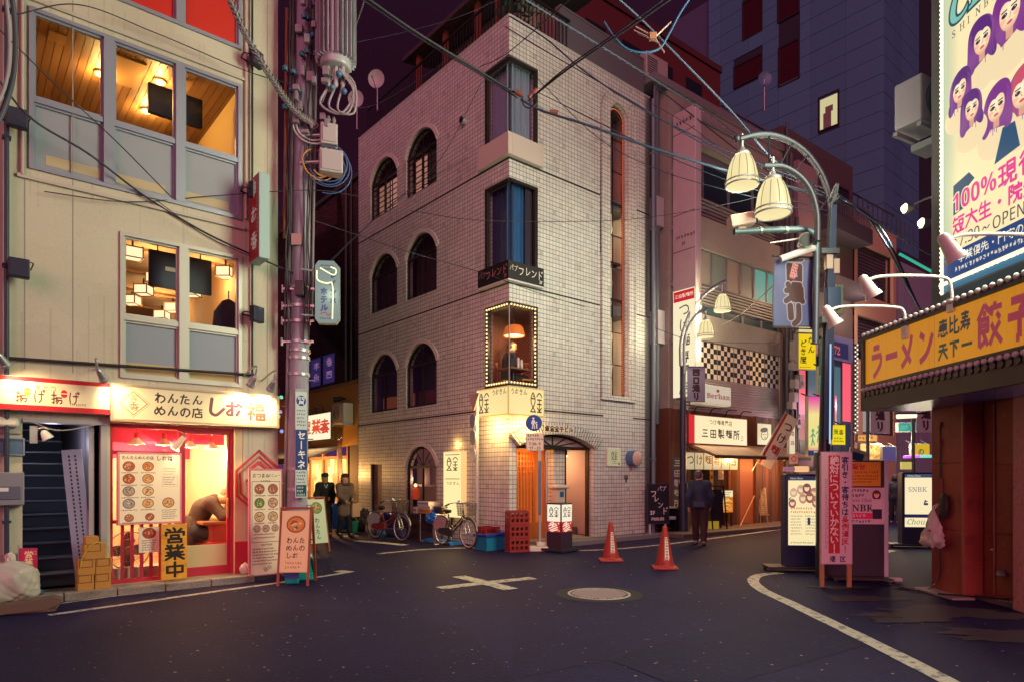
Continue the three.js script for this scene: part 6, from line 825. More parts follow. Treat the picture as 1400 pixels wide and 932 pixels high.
// ---- the noodle house on the ground floor
{
  const wood=M([0.13,0.05,0.028],0.65),wood2=M([0.22,0.08,0.035],0.6),top=F2.y(962,556),t=thing('noodle_house','timber noodle house front with a lit doorway and board awning','shop',{ p:F2.o,ry:F2.ry});
  const a=U(911),c=U(1070),d0=U(936),d1=U(1004),H3=F2.y(940,560),dh=F2.y(950,616);
  const planks=(u0,u1,y0,y1,z,w,name)=>{ let u=u0;while(u<u1-0.01){ const l=Math.min(w,u1-u);add(t,name,box(u+0.004,y0,z-0.03,u+l-0.004,y1,z+rnd(0,0.008)),rnd()> 0.5?wood:wood2);u +=l;}};
  add(t,'backing',[box(a,0,-0.45,d0,H3,-0.04),box(d1,0,-0.45,c,H3,-0.04),box(d0,dh,-0.45,d1,H3,-0.04)],wood);planks(a,d0,0.1,H3,0,0.17,'plank');planks(d1,c,0.1,H3,0,0.19,'plank');planks(d0,d1,dh,H3,0,0.3,'plank');
  for(const u of[U(911),d0,d1,U(1030),c-0.16])add(t,'post',rbox(u,0.1,-0.05,u+0.16,H3,0.1,0.01),wood);
  add(t,'interior',[box(d0-0.3,0.1,-3.1,d1+0.3,dh+0.3,-3.0),box(d0-0.35,0.1,-3,d0-0.3,dh+0.3,-0.46),box(d1+0.3,0.1,-3,d1+0.35,dh+0.3,-0.46),box(d0-0.3,dh+0.2,-3,d1+0.3,dh+0.3,-0.46),box(d0-0.3,0.05,-3,d1+0.3,0.11,-0.1)],M([0.6,0.4,0.2],0.7));
  for(const z of[-0.9,-2.1])point(F2.p((d0+d1)/ 2,dh-0.15,z),[1,0.66,0.28],16,5);point(F2.p((d0+d1)/ 2+0.5,dh-0.2,0.7),[1,0.5,0.16],9,5);point(F2.p(d1+1.6,dh-0.4,0.8),[1,0.45,0.14],5,5);
  const du=(px)=>U(px,-0.1);const dr=add(t,'sliding_door',[frameGeo(rectPts(du(974),0.12,d1-0.02,dh-0.02),0.07,0.05,-0.1),frameGeo(rectPts(d0+0.18,0.12,du(962),dh-0.02),0.06,0.05,-0.16)],wood2);add(dr,'pane',[sheet(d1-du(974)- 0.15,dh-0.3,(du(974)+ d1)/ 2,dh/2+0.06,-0.12)],PANE);
  const dp=[];for(let i=0;i<8;i++)dp.push(box(d0+0.2+i*0.1,1.2 +(i % 3)* 0.2,-0.9,d0+0.27+i*0.1,2.2,-0.88));add(t,'hanging_strip',dp,M([0.75,0.66,0.5],0.7));
  add(t,'warm_panel',box(d1+0.18,0.12,0.01,U(1030)- 0.02,dh,0.03),M([0.42,0.12,0.04],0.5));
  // board awning on battens
  const ay=F2.y(950,609),o=1.0,aw=add(t,'awning',box(0,0,0,1,1,1),wood);aw.geometry=slab([[0.1,ay],[o,ay-0.34],[o,ay-0.3],[0.1,ay+0.06]],U(1068)- U(936)).rotateY(-Math.PI/2).translate(U(1068),0,0);aw.material=M([0.3,0.18,0.11],0.7);let u=U(936);const bd=[];while(u<U(1068)- 0.1){ bd.push([u,Math.min(u+0.22,U(1068))]);u +=0.22;} for(const[u0,u1]of bd)add(aw,'board',slab([[0.1,ay+0.061],[o+0.03,ay-0.299],[o+0.03,ay-0.281],[0.1,ay+0.08]],u1-u0-0.012).rotateY(-Math.PI/2).translate(u1,0,0),rnd()> 0.5?M([0.34,0.2,0.12],0.7): M([0.28,0.16,0.1],0.7));add(aw,'fascia',box(U(936),ay-0.38,o,U(1068),ay-0.3,o+0.025),wood);
  const s0=U(942,0.25),s1=U(1022,0.25),sy0=F2.y(942,606,0.25),sy1=F2.y(942,565,0.25),sg=thing('lit_shop_sign','glowing cream noodle house sign with a red left edge','sign',{ on:F2});add(sg,'box',rbox(s0,sy0,0.06,s1,sy1,0.25,0.01),M([0.4,0.08,0.06],0.5));add(sg,'red_edge',box(s0,sy0+0.02,0.251,s0+0.24,sy1-0.02,0.256),M([0.6,0.02,0.03],0.5,0,{ emissive:lin([0.9,0.03,0.04]),emissiveIntensity:0.5}));const fw=s1-s0-0.28;add(sg,'sign_face',sheet(fw,sy1-sy0-0.05,s0+0.255+fw/2,(sy0+sy1)/ 2,0.253),litSign(768,256,(x,w,h)=>{ paint(x,'#fbe9b8',0,0,w,h);text(x,'つけ麺専門店',200,26,52,{ col:'#6a4038',lw:0.09,sp:1.1});text(x,'三田製麺所',92,108,100,{ col:'#33201e',lw:0.1,sp:1.15});x.strokeStyle='#b03028';x.lineWidth=4;x.strokeRect(680,170,26,40);},1.0));area(F2.p((s0+s1)/ 2,(sy0+sy1)/ 2,0.3),F2.n,s1-s0,sy1-sy0,[1,0.8,0.45],5);
  for(let i=0;i<4;i++)add(sg,'lamp_arm',tube([[s0+0.4+i*0.75,sy1+0.02,0.1],[s0+0.4+i*0.75,sy1+0.2,0.2],[s0+0.4+i*0.75,sy1+0.18,0.5]],0.016,8),black);
  const n0=U(937,0.5),n1=U(1009,0.5),ny0=F2.y(940,641,0.5),ny1=F2.y(940,617,0.5),nr=thing('door_curtain','cream split door curtain with dark characters across the noodle house door','curtain',{ on:F2});add(nr,'rod',rod([n0-0.1,ny1,0.5],[n1+0.1,ny1,0.5],0.018),wood);const nm=litSign(640,150,(x,w,h)=>{ paint(x,'#eedcae',0,0,w,h);['つ','け','麺','専','門','店'].forEach((k,i)=>text(x,k,14+i*104,22,92,{ col:'#2a1a14',lw:0.11}));},0.55);for(let i=0;i<6;i++){ const w=(n1-n0)/ 6,g=sheet(w-0.03,ny1-ny0,n0+w*(i+0.5),(ny0+ny1)/ 2,0.5);const uv=g.attributes.uv,p=g.attributes.position;for(let k=0;k<4;k++)uv.setX(k,(i+uv.getX(k))/ 6);add(nr,'panel',g,nm);}
  const vs=thing('upright_board','dark upright board with pale noodle house characters left of the door','sign',{ on:F2,at:[U(919,0.1),0,0.06]}),v0=F2.y(919,697,0.1),v1=F2.y(919,624,0.1),vw=U(932,0.1)- U(919,0.1);add(vs,'board',rbox(0,v0,0,vw,v1,0.05,0.006),M([0.1,0.1,0.13],0.6));add(vs,'sign_face',sheet(vw-0.02,v1-v0-0.02,vw/2,(v0+v1)/ 2,0.053),printed(96,480,(x,w,h)=>{ paint(x,'#4a4a58',0,0,w,h);['三','田','製','麺','所'].forEach((k,i)=>text(x,k,10,14+i*92,78,{ col:'#d6cfc8',lw:0.11}));}));
  const fp=thing('face_poster','cream poster of a head in a wrapped towel beside the noodle sign','poster',{ on:F2,at:[U(1034,0.15),F2.y(1034,608,0.15),0.1]}),fw2=U(1054,0.15)- U(1034,0.15),fh=F2.y(1034,577,0.15)- F2.y(1034,608,0.15);add(fp,'box',rbox(0,0,0,fw2,fh,0.08,0.01),wood);add(fp,'poster_face',sheet(fw2-0.05,fh-0.05,fw2/2,fh/2,0.083),litSign(128,176,(x,w,h)=>{ paint(x,'#f2dfac',0,0,w,h);x.strokeStyle='#3a2a26';x.lineWidth=5;x.beginPath();x.ellipse(66,92,30,42,0.2,0,7);x.stroke();x.fillStyle='#5a4a48';x.beginPath();x.ellipse(62,52,36,20,-0.2,0,7);x.fill();x.beginPath();x.moveTo(50,90);x.lineTo(64,92);x.moveTo(74,92);x.lineTo(86,88);x.moveTo(60,118);x.lineTo(82,116);x.stroke();},0.85));
  const ps=thing('food_poster','bright framed dipping noodle poster by the noodle house door','poster',{ on:F2,at:[U(984,0.3),0.1,0.3]}),pw=U(1003,0.3)- U(984,0.3),p1=F2.y(984,669,0.3)- 0.1,p0=F2.y(984,702,0.3)- 0.1;add(ps,'frame',rbox(0,p0,-0.04,pw,p1,0,0.01),dark);each(ps,'leg',[box(0.05,0,-0.04,0.1,p0,0),box(pw-0.1,0,-0.04,pw-0.05,p0,0)],dark);add(ps,'poster_face',sheet(pw-0.06,p1-p0-0.06,pw/2,(p0+p1)/ 2,0.003),litSign(128,224,(x,w,h)=>{ paint(x,'#f6e2b0',0,0,w,h);paint(x,'#d9781c',0,66,w,158);for(let i=0;i<30;i++){ x.strokeStyle=['#f6d27a','#e8a03a','#7a3a14'][i % 3];x.lineWidth=5;x.beginPath();const y=rnd(80,220);x.moveTo(rnd(0,40),y);x.quadraticCurveTo(64,y-30,rnd(80,128),y+rnd(-10,10));x.stroke();} smallPrint(x,20,12,90,3,14,'#3a2a20');},0.95));
  const nn=thing('notice_sheet','small white notice taped inside the noodle house door','notice',{ on:F2,at:[U(985,0),F2.y(985,655),-0.07]});add(nn,'sheet',box(0,0,0,0.26,0.34,0.006),M([0.75,0.7,0.6]));add(nn,'print',sheet(0.24,0.32,0.13,0.17,0.0085),printed(64,80,(x,w,h)=>{ paint(x,'#e9dcc2',0,0,w,h);smallPrint(x,6,8,50,5,9,'#4a3a30');}));const yp=thing('yellow_strip','narrow yellow door notice with black characters at the noodle house','notice',{ on:F2,at:[U(973,0),F2.y(973,670),-0.06]});add(yp,'strip',box(0,0,0,0.16,0.72,0.006),M([0.6,0.4,0.05]));add(yp,'print',sheet(0.15,0.7,0.08,0.36,0.0085),printed(48,220,(x,w,h)=>{ paint(x,'#e0a830',0,0,w,h);['営','業','中'].forEach((k,i)=>text(x,k,4,8+i*70,42,{ col:'#2a1a10',lw:0.12}));}));
  // tilted banner
  const bp=F2.p(U(1029,0.8),F2.y(1029,643,0.8),0.8),bq=D(1087,562,-bp.z*0.97).sub(bp),nf=thing('banner_flag','tilted white dipping noodle banner with red edge leaning over the awning','banner',{ p:bp,ry:0.12});nf.userData.group=undefined;delete nf.userData.group;const L=bq.length();add(nf,'pole',rod([0,0,0],[0,L,0],0.014),steel);const bl=add(nf,'cloth',slab([[0.02,0.28],[0.46,0.3],[0.48,L*0.6],[0.46,L-0.02],[0.02,L-0.02]],0.01),M([0.6,0.5,0.44],0.7));add(nf,'banner_face',sheet(0.43,L-0.34,0.24,L/2+0.13,0.013),printed(140,560,(x,w,h)=>{ paint(x,'#ead9c4',0,0,w,h);paint(x,'#b5242c',0,0,22,h);['つ','け','麺'].forEach((k,i)=>text(x,k,34,60+i*130,100,{ col:i===2?'#b8302c':'#3a2420',lw:0.12}));smallPrint(x,108,170,24,12,12,'#5a3a30',2);}));nf.rotation.z=-Math.atan2(bq.x,bq.y);
  // easel, black board
  const ez=thing('easel_menu','small menu on a pale wooden easel right of the noodle house door','easel',{ p:G(1042,718),ry:0.5});each(ez,'leg',[rod([-0.18,0,0.1],[-0.06,1.15,0],0.015),rod([0.18,0,0.1],[0.06,1.15,0],0.015),rod([-0.02,0,-0.35],[0,1.1,0],0.015),box(-0.2,0.33,0.07,0.2,0.36,0.11)],M([0.5,0.3,0.12],0.6));add(ez,'board',box(-0.2,0.37,0.06,0.2,1.2,0.085),M([0.3,0.25,0.2])).rotation.x=-0.08;const ef=add(ez,'menu_face',sheet(0.38,0.8,0,0.785,0.0875),printed(128,270,(x,w,h)=>{ paint(x,'#b5a48e',0,0,w,h);smallPrint(x,12,14,104,12,14,'#3a2a26');grain(x,w,h,30,['#7a3a30','#5a4a40'],5,14,0.4);}));ef.rotation.x=-0.08;
  const pole=thing('wooden_prop','thin bright wooden pole propped against the noodle house wall','pole',{ p:F2.p(U(1012,0.5),0.1,0.5)});add(pole,'pole',rod([0,0,0],D(1032,677,20).sub(F2.p(U(1012,0.5),0.1,0.5)),0.018),M([0.55,0.32,0.12],0.6));add(pole,'tip',ball(0,0.01,0,0.02),M([0.2,0.1,0.05]));
  const bb=thing('black_board','black folding notice board beside the walking man','board',{ p:G(980,727),ry:0.25});add(bb,'frame',[bar([-0.22,0,0.18],[-0.22,1.3,0],0.03),bar([0.22,0,0.18],[0.22,1.3,0],0.03),bar([-0.22,0,-0.18],[-0.22,1.3,0],0.03),bar([0.22,0,-0.18],[0.22,1.3,0],0.03),box(-0.22,1.27,-0.02,0.22,1.31,0.02)],black);add(bb,'panel',box(-0.2,0.2,-0.008,0.2,1.2,0.008).rotateX(-0.13).translate(0,0,0.1),M([0.012,0.012,0.016],0.5));add(bb,'yellow_card',box(-0.32,0.03,0.1,0.0,0.32,0.12),M([0.55,0.5,0.05],0.6,0,{ emissive:lin([0.6,0.5,0.05]),emissiveIntensity:0.25}));
}
// pub board and bench at the end of the tiled wall
{
  const t=thing('pub_board','black upright pub board with white handwritten characters','sign',{ p:FR.p(TR-0.12,0.1,0.34),ry:FR.ry-0.42});add(t,'board',rbox(-0.3,0.25,-0.03,0.32,1.28,0.03,0.01),M([0.012,0.016,0.03],0.5));add(t,'board_face',sheet(0.6,1.0,0.01,0.765,0.0335),printed(256,440,(x,w,h)=>{ paint(x,'#15182a',0,0,w,h);text(x,'パブ',110,20,58,{ col:'#dcd6d0',lw:0.1});text(x,'フ',24,60,84,{ col:'#e6e0da',lw:0.11});text(x,'レ',60,130,76,{ col:'#e6e0da',lw:0.11});text(x,'ン',112,196,76,{ col:'#e6e0da',lw:0.11});text(x,'ド',164,260,84,{ col:'#e6e0da',lw:0.11});text(x,'3F',22,290,60,{ col:'#e6e0da'});text(x,'PM6:00',40,366,48,{ col:'#e6e0da',sx:0.95});}));each(t,'leg',[box(-0.24,0,-0.02,-0.2,0.25,0.02),box(0.2,0,-0.02,0.24,0.25,0.02)],M([0.5,0.5,0.55]));add(t,'trim',frameGeo(rectPts(-0.3,0.25,0.32,1.28),0.012,0.01,0.038),M([0.05,0.05,0.08]));
  const b=thing('bench','low dark wooden bench at the foot of the pub board','bench',{ p:G(893,731),ry:0.2});add(b,'seat',[box(-0.45,0.17,-0.14,0.45,0.2,-0.01),box(-0.45,0.17,0.01,0.45,0.2,0.14)],M([0.1,0.05,0.04],0.6));for(const x of[-0.36,0.36])each(b,'leg',[box(x-0.03,0,-0.12,x+0.03,0.17,0.12)],M([0.05,0.03,0.03]));add(b,'stretcher',box(-0.36,0.06,-0.02,0.36,0.1,0.02),M([0.05,0.03,0.03]));
  const lt=thing('litter_shelf','small dark shelf with white papers between pub board and lamp post','shelf',{ p:F2.p(U(916,0.4),0.1,0.4),ry:F2.ry});add(lt,'frame',[box(-0.25,0,-0.2,-0.21,0.6,0.1),box(0.2,0,-0.2,0.24,0.6,0.1),box(-0.25,0.3,-0.2,0.24,0.33,0.1)],black);add(lt,'paper',[box(-0.15,0.33,-0.1,0.15,0.4,0.08),box(-0.1,0.62,-0.18,0.2,0.66,0.06)],M([0.55,0.55,0.6]));
}
// ---------------------------------------------------------------- buildings further along
{
  const t=thing('bar_building','dark narrow bar building hung with pipes, red glass and a pink light box','building',{ p:F2.o,ry:F2.ry}),a=U(1071),c=U(1167),h=F2.y(1120,200);
  add(t,'wall',box(a,0,-6,c,h,-0.02),M([0.1,0.075,0.08],0.8));add(t,'pier',box(U(1086),0,-0.019,U(1113),h-1,0.14),M([0.32,0.22,0.25],0.7));each(t,'balcony',[box(U(1113),F2.y(1140,330),-0.019,c,F2.y(1140,310),0.7),box(U(1113),F2.y(1140,405),-0.019,c,F2.y(1140,390),0.7)],M([0.05,0.04,0.06],0.8));const rl=[];for(let i=0;i<24;i++){ const u=U(1113)+(c-U(1113))* i/24;rl.push(box(u,F2.y(1140,310),0.66,u+0.02,F2.y(1140,285),0.69));} stuff(t,'balcony_rail',rl,M([0.08,0.07,0.1]));
  for(let i=0;i<1;i++){ const y=F2.y(1140,300-i*60);const w=add(t,'window',frameGeo(rectPts(U(1142),y,U(1160),y+1.3),0.06,0.05,0.03),bronze);add(w,'pane',box(U(1142)+ 0.05,y+0.05,-0.018,U(1160)- 0.05,y+1.25,0.0),M([0.03,0.035,0.06],0.15));}
  each(t,'pipe',[1070.5,1074,1078,1082].map((px,i)=>rod([U(px),0.2,0.15+0.05*(i&1)],[U(px),h-i,0.15+0.05*(i&1)],0.05+0.02*(i&1))),M([0.09,0.09,0.11],0.6));const mt=[];for(let i=0;i<14;i++){ const y=rnd(2.6,7),u=U(rnd(1070,1084));mt.push(rbox(u-0.12,y,0.2,u+0.15,y+rnd(0.2,0.4),0.4,0.02));} add(t,'meter',mt,M([0.3,0.28,0.28],0.5));
  const rg=add(t,'glazed_front',[box(U(1086),F2.y(1110,622),0.141,U(1156),F2.y(1110,488),0.2)],M([0.02,0.03,0.06],0.4));
  for(const[x0,x1,y0,y1,col,k]of[[1089,1101,565,500,[0.9,0.12,0.16],0.9],[1104,1116,540,492,[0.04,0.16,0.2],0.6],[1119,1136,560,495,[0.03,0.12,0.2],0.5],[1150,1163,575,495,[0.95,0.1,0.16],1.0],[1139,1149,580,500,[0.05,0.2,0.25],0.6],[1089,1101,600,570,[0.5,0.05,0.1],0.6]])add(rg,'lit_pane',box(U(x0,0.2),F2.y(x0,y0,0.2),0.201,U(x1,0.2),F2.y(x0,y1,0.2),0.215),GLOW(col,k));add(rg,'mullion',[1087,1102.5,1117.5,1137.5,1149.5].map((px)=>box(U(px,0.2),F2.y(1110,622),0.201,U(px,0.2)+ 0.05,F2.y(1110,488),0.25)),dark);add(rg,'header',box(U(1132,0.2),F2.y(1140,494),0.201,U(1164,0.2),F2.y(1140,462),0.28),M([0.1,0.1,0.22],0.5));
  const hn=add(rg,'header_face',sheet(1.5,0.55),litSign(160,64,(x,w,hh)=>{ paint(x,'#2c2c54',0,0,w,hh);text(x,'772',20,12,46,{ col:'#ff6a5a',font:'serif'});},0.8));hn.position.set(U(1147,0.3),F2.y(1147,478,0.3),0.284);
  point(F2.p(U(1125),4,1.2),[1,0.35,0.5],12,6);point(F2.p(U(1150),7.5,1.2),[1,0.7,0.5],8,6);
  const ob=thing('orange_lit_building','plain building washed orange by street light with two window rows','building',{ p:F2.o,ry:F2.ry}),a2=U(1168.5),c2=U(1300),h2=F2.y(1175,300),pl=M([0.5,0.3,0.22],0.8);add(ob,'wall',wallGeo(rectPts(a2,0,U(1226),h2),[rectPts(U(1173),F2.y(1173,400),U(1222),F2.y(1173,330)),rectPts(U(1173),F2.y(1173,490),U(1222),F2.y(1173,430)),rectPts(U(1180),F2.y(1180,592),U(1223),F2.y(1180,545))],0.3),pl);{ const w=add(ob,'lower_window',frameGeo(rectPts(U(1180),F2.y(1180,592),U(1223),F2.y(1180,545)),0.07,0.08,-0.05),bronze);each(w,'lit_pane',[0,1,2].map((i)=>box(U(1180)+ 0.1+i*0.62,F2.y(1180,592)+ 0.06,-0.12,U(1180)+ 0.62+i*0.62,F2.y(1180,545)- 0.06,-0.1)),GLOW([0.5,0.45,0.42],0.6));} add(ob,'body',box(a2,0,-6,c2,h2-0.02,-0.5),M([0.05,0.04,0.05],0.9));for(const[y1,y0]of[[330,400],[430,490]]){ const w=add(ob,'window',frameGeo(rectPts(U(1173),F2.y(1173,y0),U(1222),F2.y(1173,y1)),0.07,0.08,-0.12),bronze);add(w,'blind',Array.from({length:10},(_,i)=>box(U(1173)+ 0.07,F2.y(1173,y1)- 0.1-i*0.13,-0.3,U(1222)- 0.07,F2.y(1173,y1)- 0.02-i*0.13,-0.26)),M([0.1,0.07,0.08],0.6));add(w,'pane',sheet(U(1222)- U(1173),F2.y(1173,y1)- F2.y(1173,y0),(U(1173)+ U(1222))/ 2,(F2.y(1173,y1)+ F2.y(1173,y0))/ 2,-0.16),PANE);}
  const co=[];for(let u=U(1226)+ 0.02;u<c2;u +=0.16)co.push(box(u,0,-0.5,u+0.1,h2-0.8,-0.1));add(ob,'corrugated_wall',[...co,box(U(1226),0,-0.5,c2,h2-0.8,-0.16)],M([0.25,0.22,0.32],0.6));add(ob,'roof_rail',[box(a2,h2+0.9,-0.1,U(1226),h2+0.95,-0.05),...Array.from({length:14},(_,i)=>box(a2+i*0.42,h2,-0.09,a2+i*0.42+0.03,h2+0.9,-0.06))],M([0.06,0.06,0.08]));add(ob,'parapet',box(a2,h2,-0.45,U(1226),h2+0.05,0.04),pl);
  const gl=thing('green_light_strip','turquoise light strip across the corrugated wall','light',{ p:D(1222,352,25.5)});add(gl,'tube',rod([0,0,0.4],D(1278,383,24.5).sub(D(1222,352,25.5)).add(V(0,0,0.4)),0.05),GLOW([0.02,0.6,0.4],0.7));add(gl,'clip',box(-0.05,-0.05,0.3,0.05,0.05,0.36),dark);
}
// vertical signs over the street
function hangSign(label,px0,px1,py0,py1,d,art,k,{ ry=0,w=128,depth=0.16,cat='sign',side=[0.4,0.36,0.3],name='street_sign'}={}){
  const p=D((px0+px1)/ 2,py1,d),W=(px1-px0)/ FOCAL*d/Math.cos(ry),H=(py1-py0)/ FOCAL*d,t=thing(name,label,cat,{ p,ry});
  add(t,'box',rbox(-W/2,0,-depth,W/2,H,0,0.012),M(side,0.5));add(t,'sign_face',sheet(W-0.03,H-0.03,0,H/2,0.003),k?litSign(w,Math.min(1024,Math.round(w*H/W)),art,k): printed(w,Math.min(1024,Math.round(w*H/W)),art));each(t,'bracket',[rod([-W/2+0.05,H,-depth/2],[-W/2+0.05,H+0.12,-depth/2-0.3],0.02),rod([W/2-0.05,H,-depth/2],[W/2-0.05,H+0.12,-depth/2-0.3],0.02)],dark);return t;
}
hangSign('bright yellow upright izakaya sign behind the lamp post',1091,1117,456,505,21,(x,w,h)=>{ paint(x,'#f4d21c',0,0,w,h);text(x,'なん',66,16,56,{ v:true,col:'#1c1408',lw:0.1,sp:1.1});text(x,'どき屋',8,40,52,{ v:true,col:'#1c1408',lw:0.1,sp:1.05});smallPrint(x,8,h-18,110,1,10,'#8a5a10');},0.95,{ ry:0.15});
hangSign('small pale cream sign on top of the yellow upright sign',1091,1113,442,455,21,(x,w,h)=>{ paint(x,'#f0e0a8',0,0,w,h);smallPrint(x,20,20,80,2,12,'#b09060');},0.8,{ ry:0.15});
hangSign('tall pink and yellow glowing bar sign with dancing figures',1104,1127,541,622,20,(x,w,h)=>{ paint(x,'#f3e08a',0,0,w,h);const g=x.createLinearGradient(0,0,0,h);g.addColorStop(0,'#e84aa8');g.addColorStop(0.3,'#f6e592');g.addColorStop(0.85,'#f3e08a');g.addColorStop(1,'#e0409a');x.fillStyle=g;x.fillRect(0,0,w,h);x.strokeStyle='#4a9a80';x.lineWidth=9;x.lineCap='round';for(const[X,Y]of[[40,h*0.66],[92,h*0.6]]){ x.beginPath();x.arc(X,Y-34,8,0,7);x.moveTo(X,Y-24);x.lineTo(X-3,Y+30);x.lineTo(X-12,Y+78);x.moveTo(X-3,Y+30);x.lineTo(X+14,Y+74);x.moveTo(X,Y-10);x.lineTo(X-20,Y+14);x.moveTo(X,Y-10);x.lineTo(X+18,Y+8);x.stroke();} paint(x,'#28406a',0,h-34,w,34);text(x,'B1',48,h-32,28,{ col:'#f2f2e0'});},0.95,{ ry:0.2});
hangSign('small square yellow sign with black brush print near the lamp post foot',1136,1158,580,608,19,(x,w,h)=>{ paint(x,'#f2dc28',0,0,w,h);text(x,'風雲',12,30,50,{ col:'#2a2a14',lw:0.08});smallPrint(x,16,100,90,2,16,'#3a3a1c',1.4);},0.95,{ ry:0.25});
hangSign('pink glowing slanted sign edge beside the tall bar sign',1139,1147,540,590,20.5,(x,w,h)=>{ paint(x,'#e07a9a',0,0,w,h);grain(x,w,h,30,['#f6c6c6','#b84a70'],5,20,0.5);},0.7,{ ry:0.9});
hangSign('green round sign board stacked on the lamp pole',1126,1136,463,512,10.6,(x,w,h)=>{ paint(x,'#0d5a48',0,0,w,h);x.fillStyle='#d8c08a';x.beginPath();x.moveTo(20,60);x.lineTo(60,90);x.lineTo(20,120);x.fill();paint(x,'#c8a878',10,h-120,60,90);},0.15,{ side:[0.02,0.2,0.15]});
hangSign('white slim light box left of the striped lamp head',1143,1155,388,430,16,(x,w,h)=>{ paint(x,'#b6b98e',0,0,w,h);grain(x,w,h,40,['#a2a67e'],6,20,0.2);},0.35,{ ry:0.3});
{ // the street's far end, seen between the signs and under the canopy
  point(D(1205,600,21.5),[1,0.75,0.5],16,8);point(D(1250,585,21),[0.65,0.95,0.85],9,8);point(D(1190,380,21),[1,0.6,0.3],14,8);
  hangSign('glowing yellow notice board far down the street',1176,1206,606,628,21.5,(x,w,h)=>{ paint(x,'#f6d468',0,0,w,h);grain(x,w,h,40,['#e08a2a','#c8602a','#fff2b0'],4,12,0.7);},1.0);hangSign('violet awning end far down the street',1207,1226,609,630,21.3,(x,w,h)=>{ paint(x,'#5a4c8a',0,0,w,h);},0.5);hangSign('yellow lit sign over the violet tube far down the street',1247,1272,606,624,21,(x,w,h)=>{ paint(x,'#e0b428',0,0,w,h);text(x,'の',40,30,50,{ col:'#2a5a4a',lw:0.12});},0.85);hangSign('teal glass sign low in the far street',1228,1272,577,590,22,(x,w,h)=>{ paint(x,'#3aa894',0,0,w,h);grain(x,w,h,20,['#8ae0cc','#1a6a60'],4,12,0.5);},0.6);
  { const p=D(1171,592,19.5),t=thing('bulb_string','column of small white bulbs running up the dark bar corner','lights',{ p}),n=40,hgt=122/FOCAL*19.5;add(t,'batten',box(-0.03,0,-0.04,0.03,hgt,0),dark);stuff(t,'bulb',Array.from({length:n},(_,i)=>ball(i&1?0.03:-0.03,0.03+i*hgt/n,0.02,0.028,6,5)),GLOW([1,0.9,0.75],1.1));}
  hangSign('teal lit upright sign between the red panes of the bar',1119,1127,500,538,19.6,(x,w,h)=>{ paint(x,'#2a8a8a',0,0,w,h);text(x,'酒',24,30,80,{ col:'#d8f6ec',lw:0.1});text(x,'居',24,160,80,{ col:'#d8f6ec',lw:0.1});},0.85);hangSign('white upright sign with red characters low beside the bar pipes',1079,1088,575,622,19.4,(x,w,h)=>{ paint(x,'#f4e2c0',0,0,w,h);['大','酒','店'].forEach((k,i)=>text(x,k,20,20+i*180,90,{ col:'#b8302c',lw:0.12}));},0.85);hangSign('pale green sign high on the orange lit building',1205,1222,500,524,21,(x,w,h)=>{ paint(x,'#bfe0b8',0,0,w,h);text(x,'本店',10,50,54,{ col:'#1c4a3a',lw:0.12});},0.8);hangSign('amber shop sign under the lit windows of the orange building',1173,1200,594,603,21.2,(x,w,h)=>{ paint(x,'#f0a848',0,0,w,h);smallPrint(x,8,10,110,1,22,'#5a2414');},0.95);
  const vt=thing('violet_tube','violet and turquoise light tube across the far street','light',{ p:D(1236,624,20.8)});add(vt,'violet_tube',rod([0,0,0],[0.5,0.02,0],0.05),GLOW([0.7,0.15,0.9],1.2));add(vt,'turquoise_tube',rod([0.5,0.02,0],[1.1,0.02,0],0.05),GLOW([0.2,0.8,0.65],1.0));point(D(1245,627,20.4),[0.6,0.3,1],0.7,5);
  for(const[px,d,y0,l]of[[1187,20.5,545,'thin grey pole with a small banner far down the street'],[1249,20,570,'dark pole by the violet tube far down the street']]){ const b=D(px,650,d);b.y=0;const s=thing('banner_pole',l,'pole',{ p:b});add(s,'pole',rod([0,0,0],[0,EYE +(HORIZON-y0)/ FOCAL*d,0],0.05),M([0.08,0.09,0.1],0.5));add(s,'banner',box(0.1,2.9,-0.01,0.65,4.0,0.01),M([0.4,0.36,0.42],0.7));const bf=add(s,'banner_face',sheet(0.52,1.06,0.375,3.45,0.0125),printed(64,128,(x,w,h)=>{ paint(x,'#bdb2c0',0,0,w,h);['口','通','り'].forEach((k,i)=>text(x,k,14,6+i*40,36,{ col:'#3a1c28',lw:0.2}));}));}
  const tb=thing('tablet_sign','tilted white framed light box above the yellow notice far off','sign',{ p:D(1171,633,18),ry:0.2});add(tb,'frame',rbox(-0.28,0,-0.05,0.28,0.4,0,0.03),M([0.7,0.6,0.5]));add(tb,'screen',box(-0.18,0.08,0.001,0.18,0.3,0.006),M([0.03,0.1,0.16],0.2));tb.rotation.z=-0.25;
  const st=thing('street_sign_lamp','bare white tube lamp under the canopy edge far off','lamp',{ p:D(1240,569,14)});add(st,'tube',rod([-0.2,0,0],[0.2,0.02,0],0.05),GLOW([1,0.95,0.7],1.2));add(st,'fitting',box(-0.24,0.05,-0.04,0.4,0.08,0.04),dark);
}
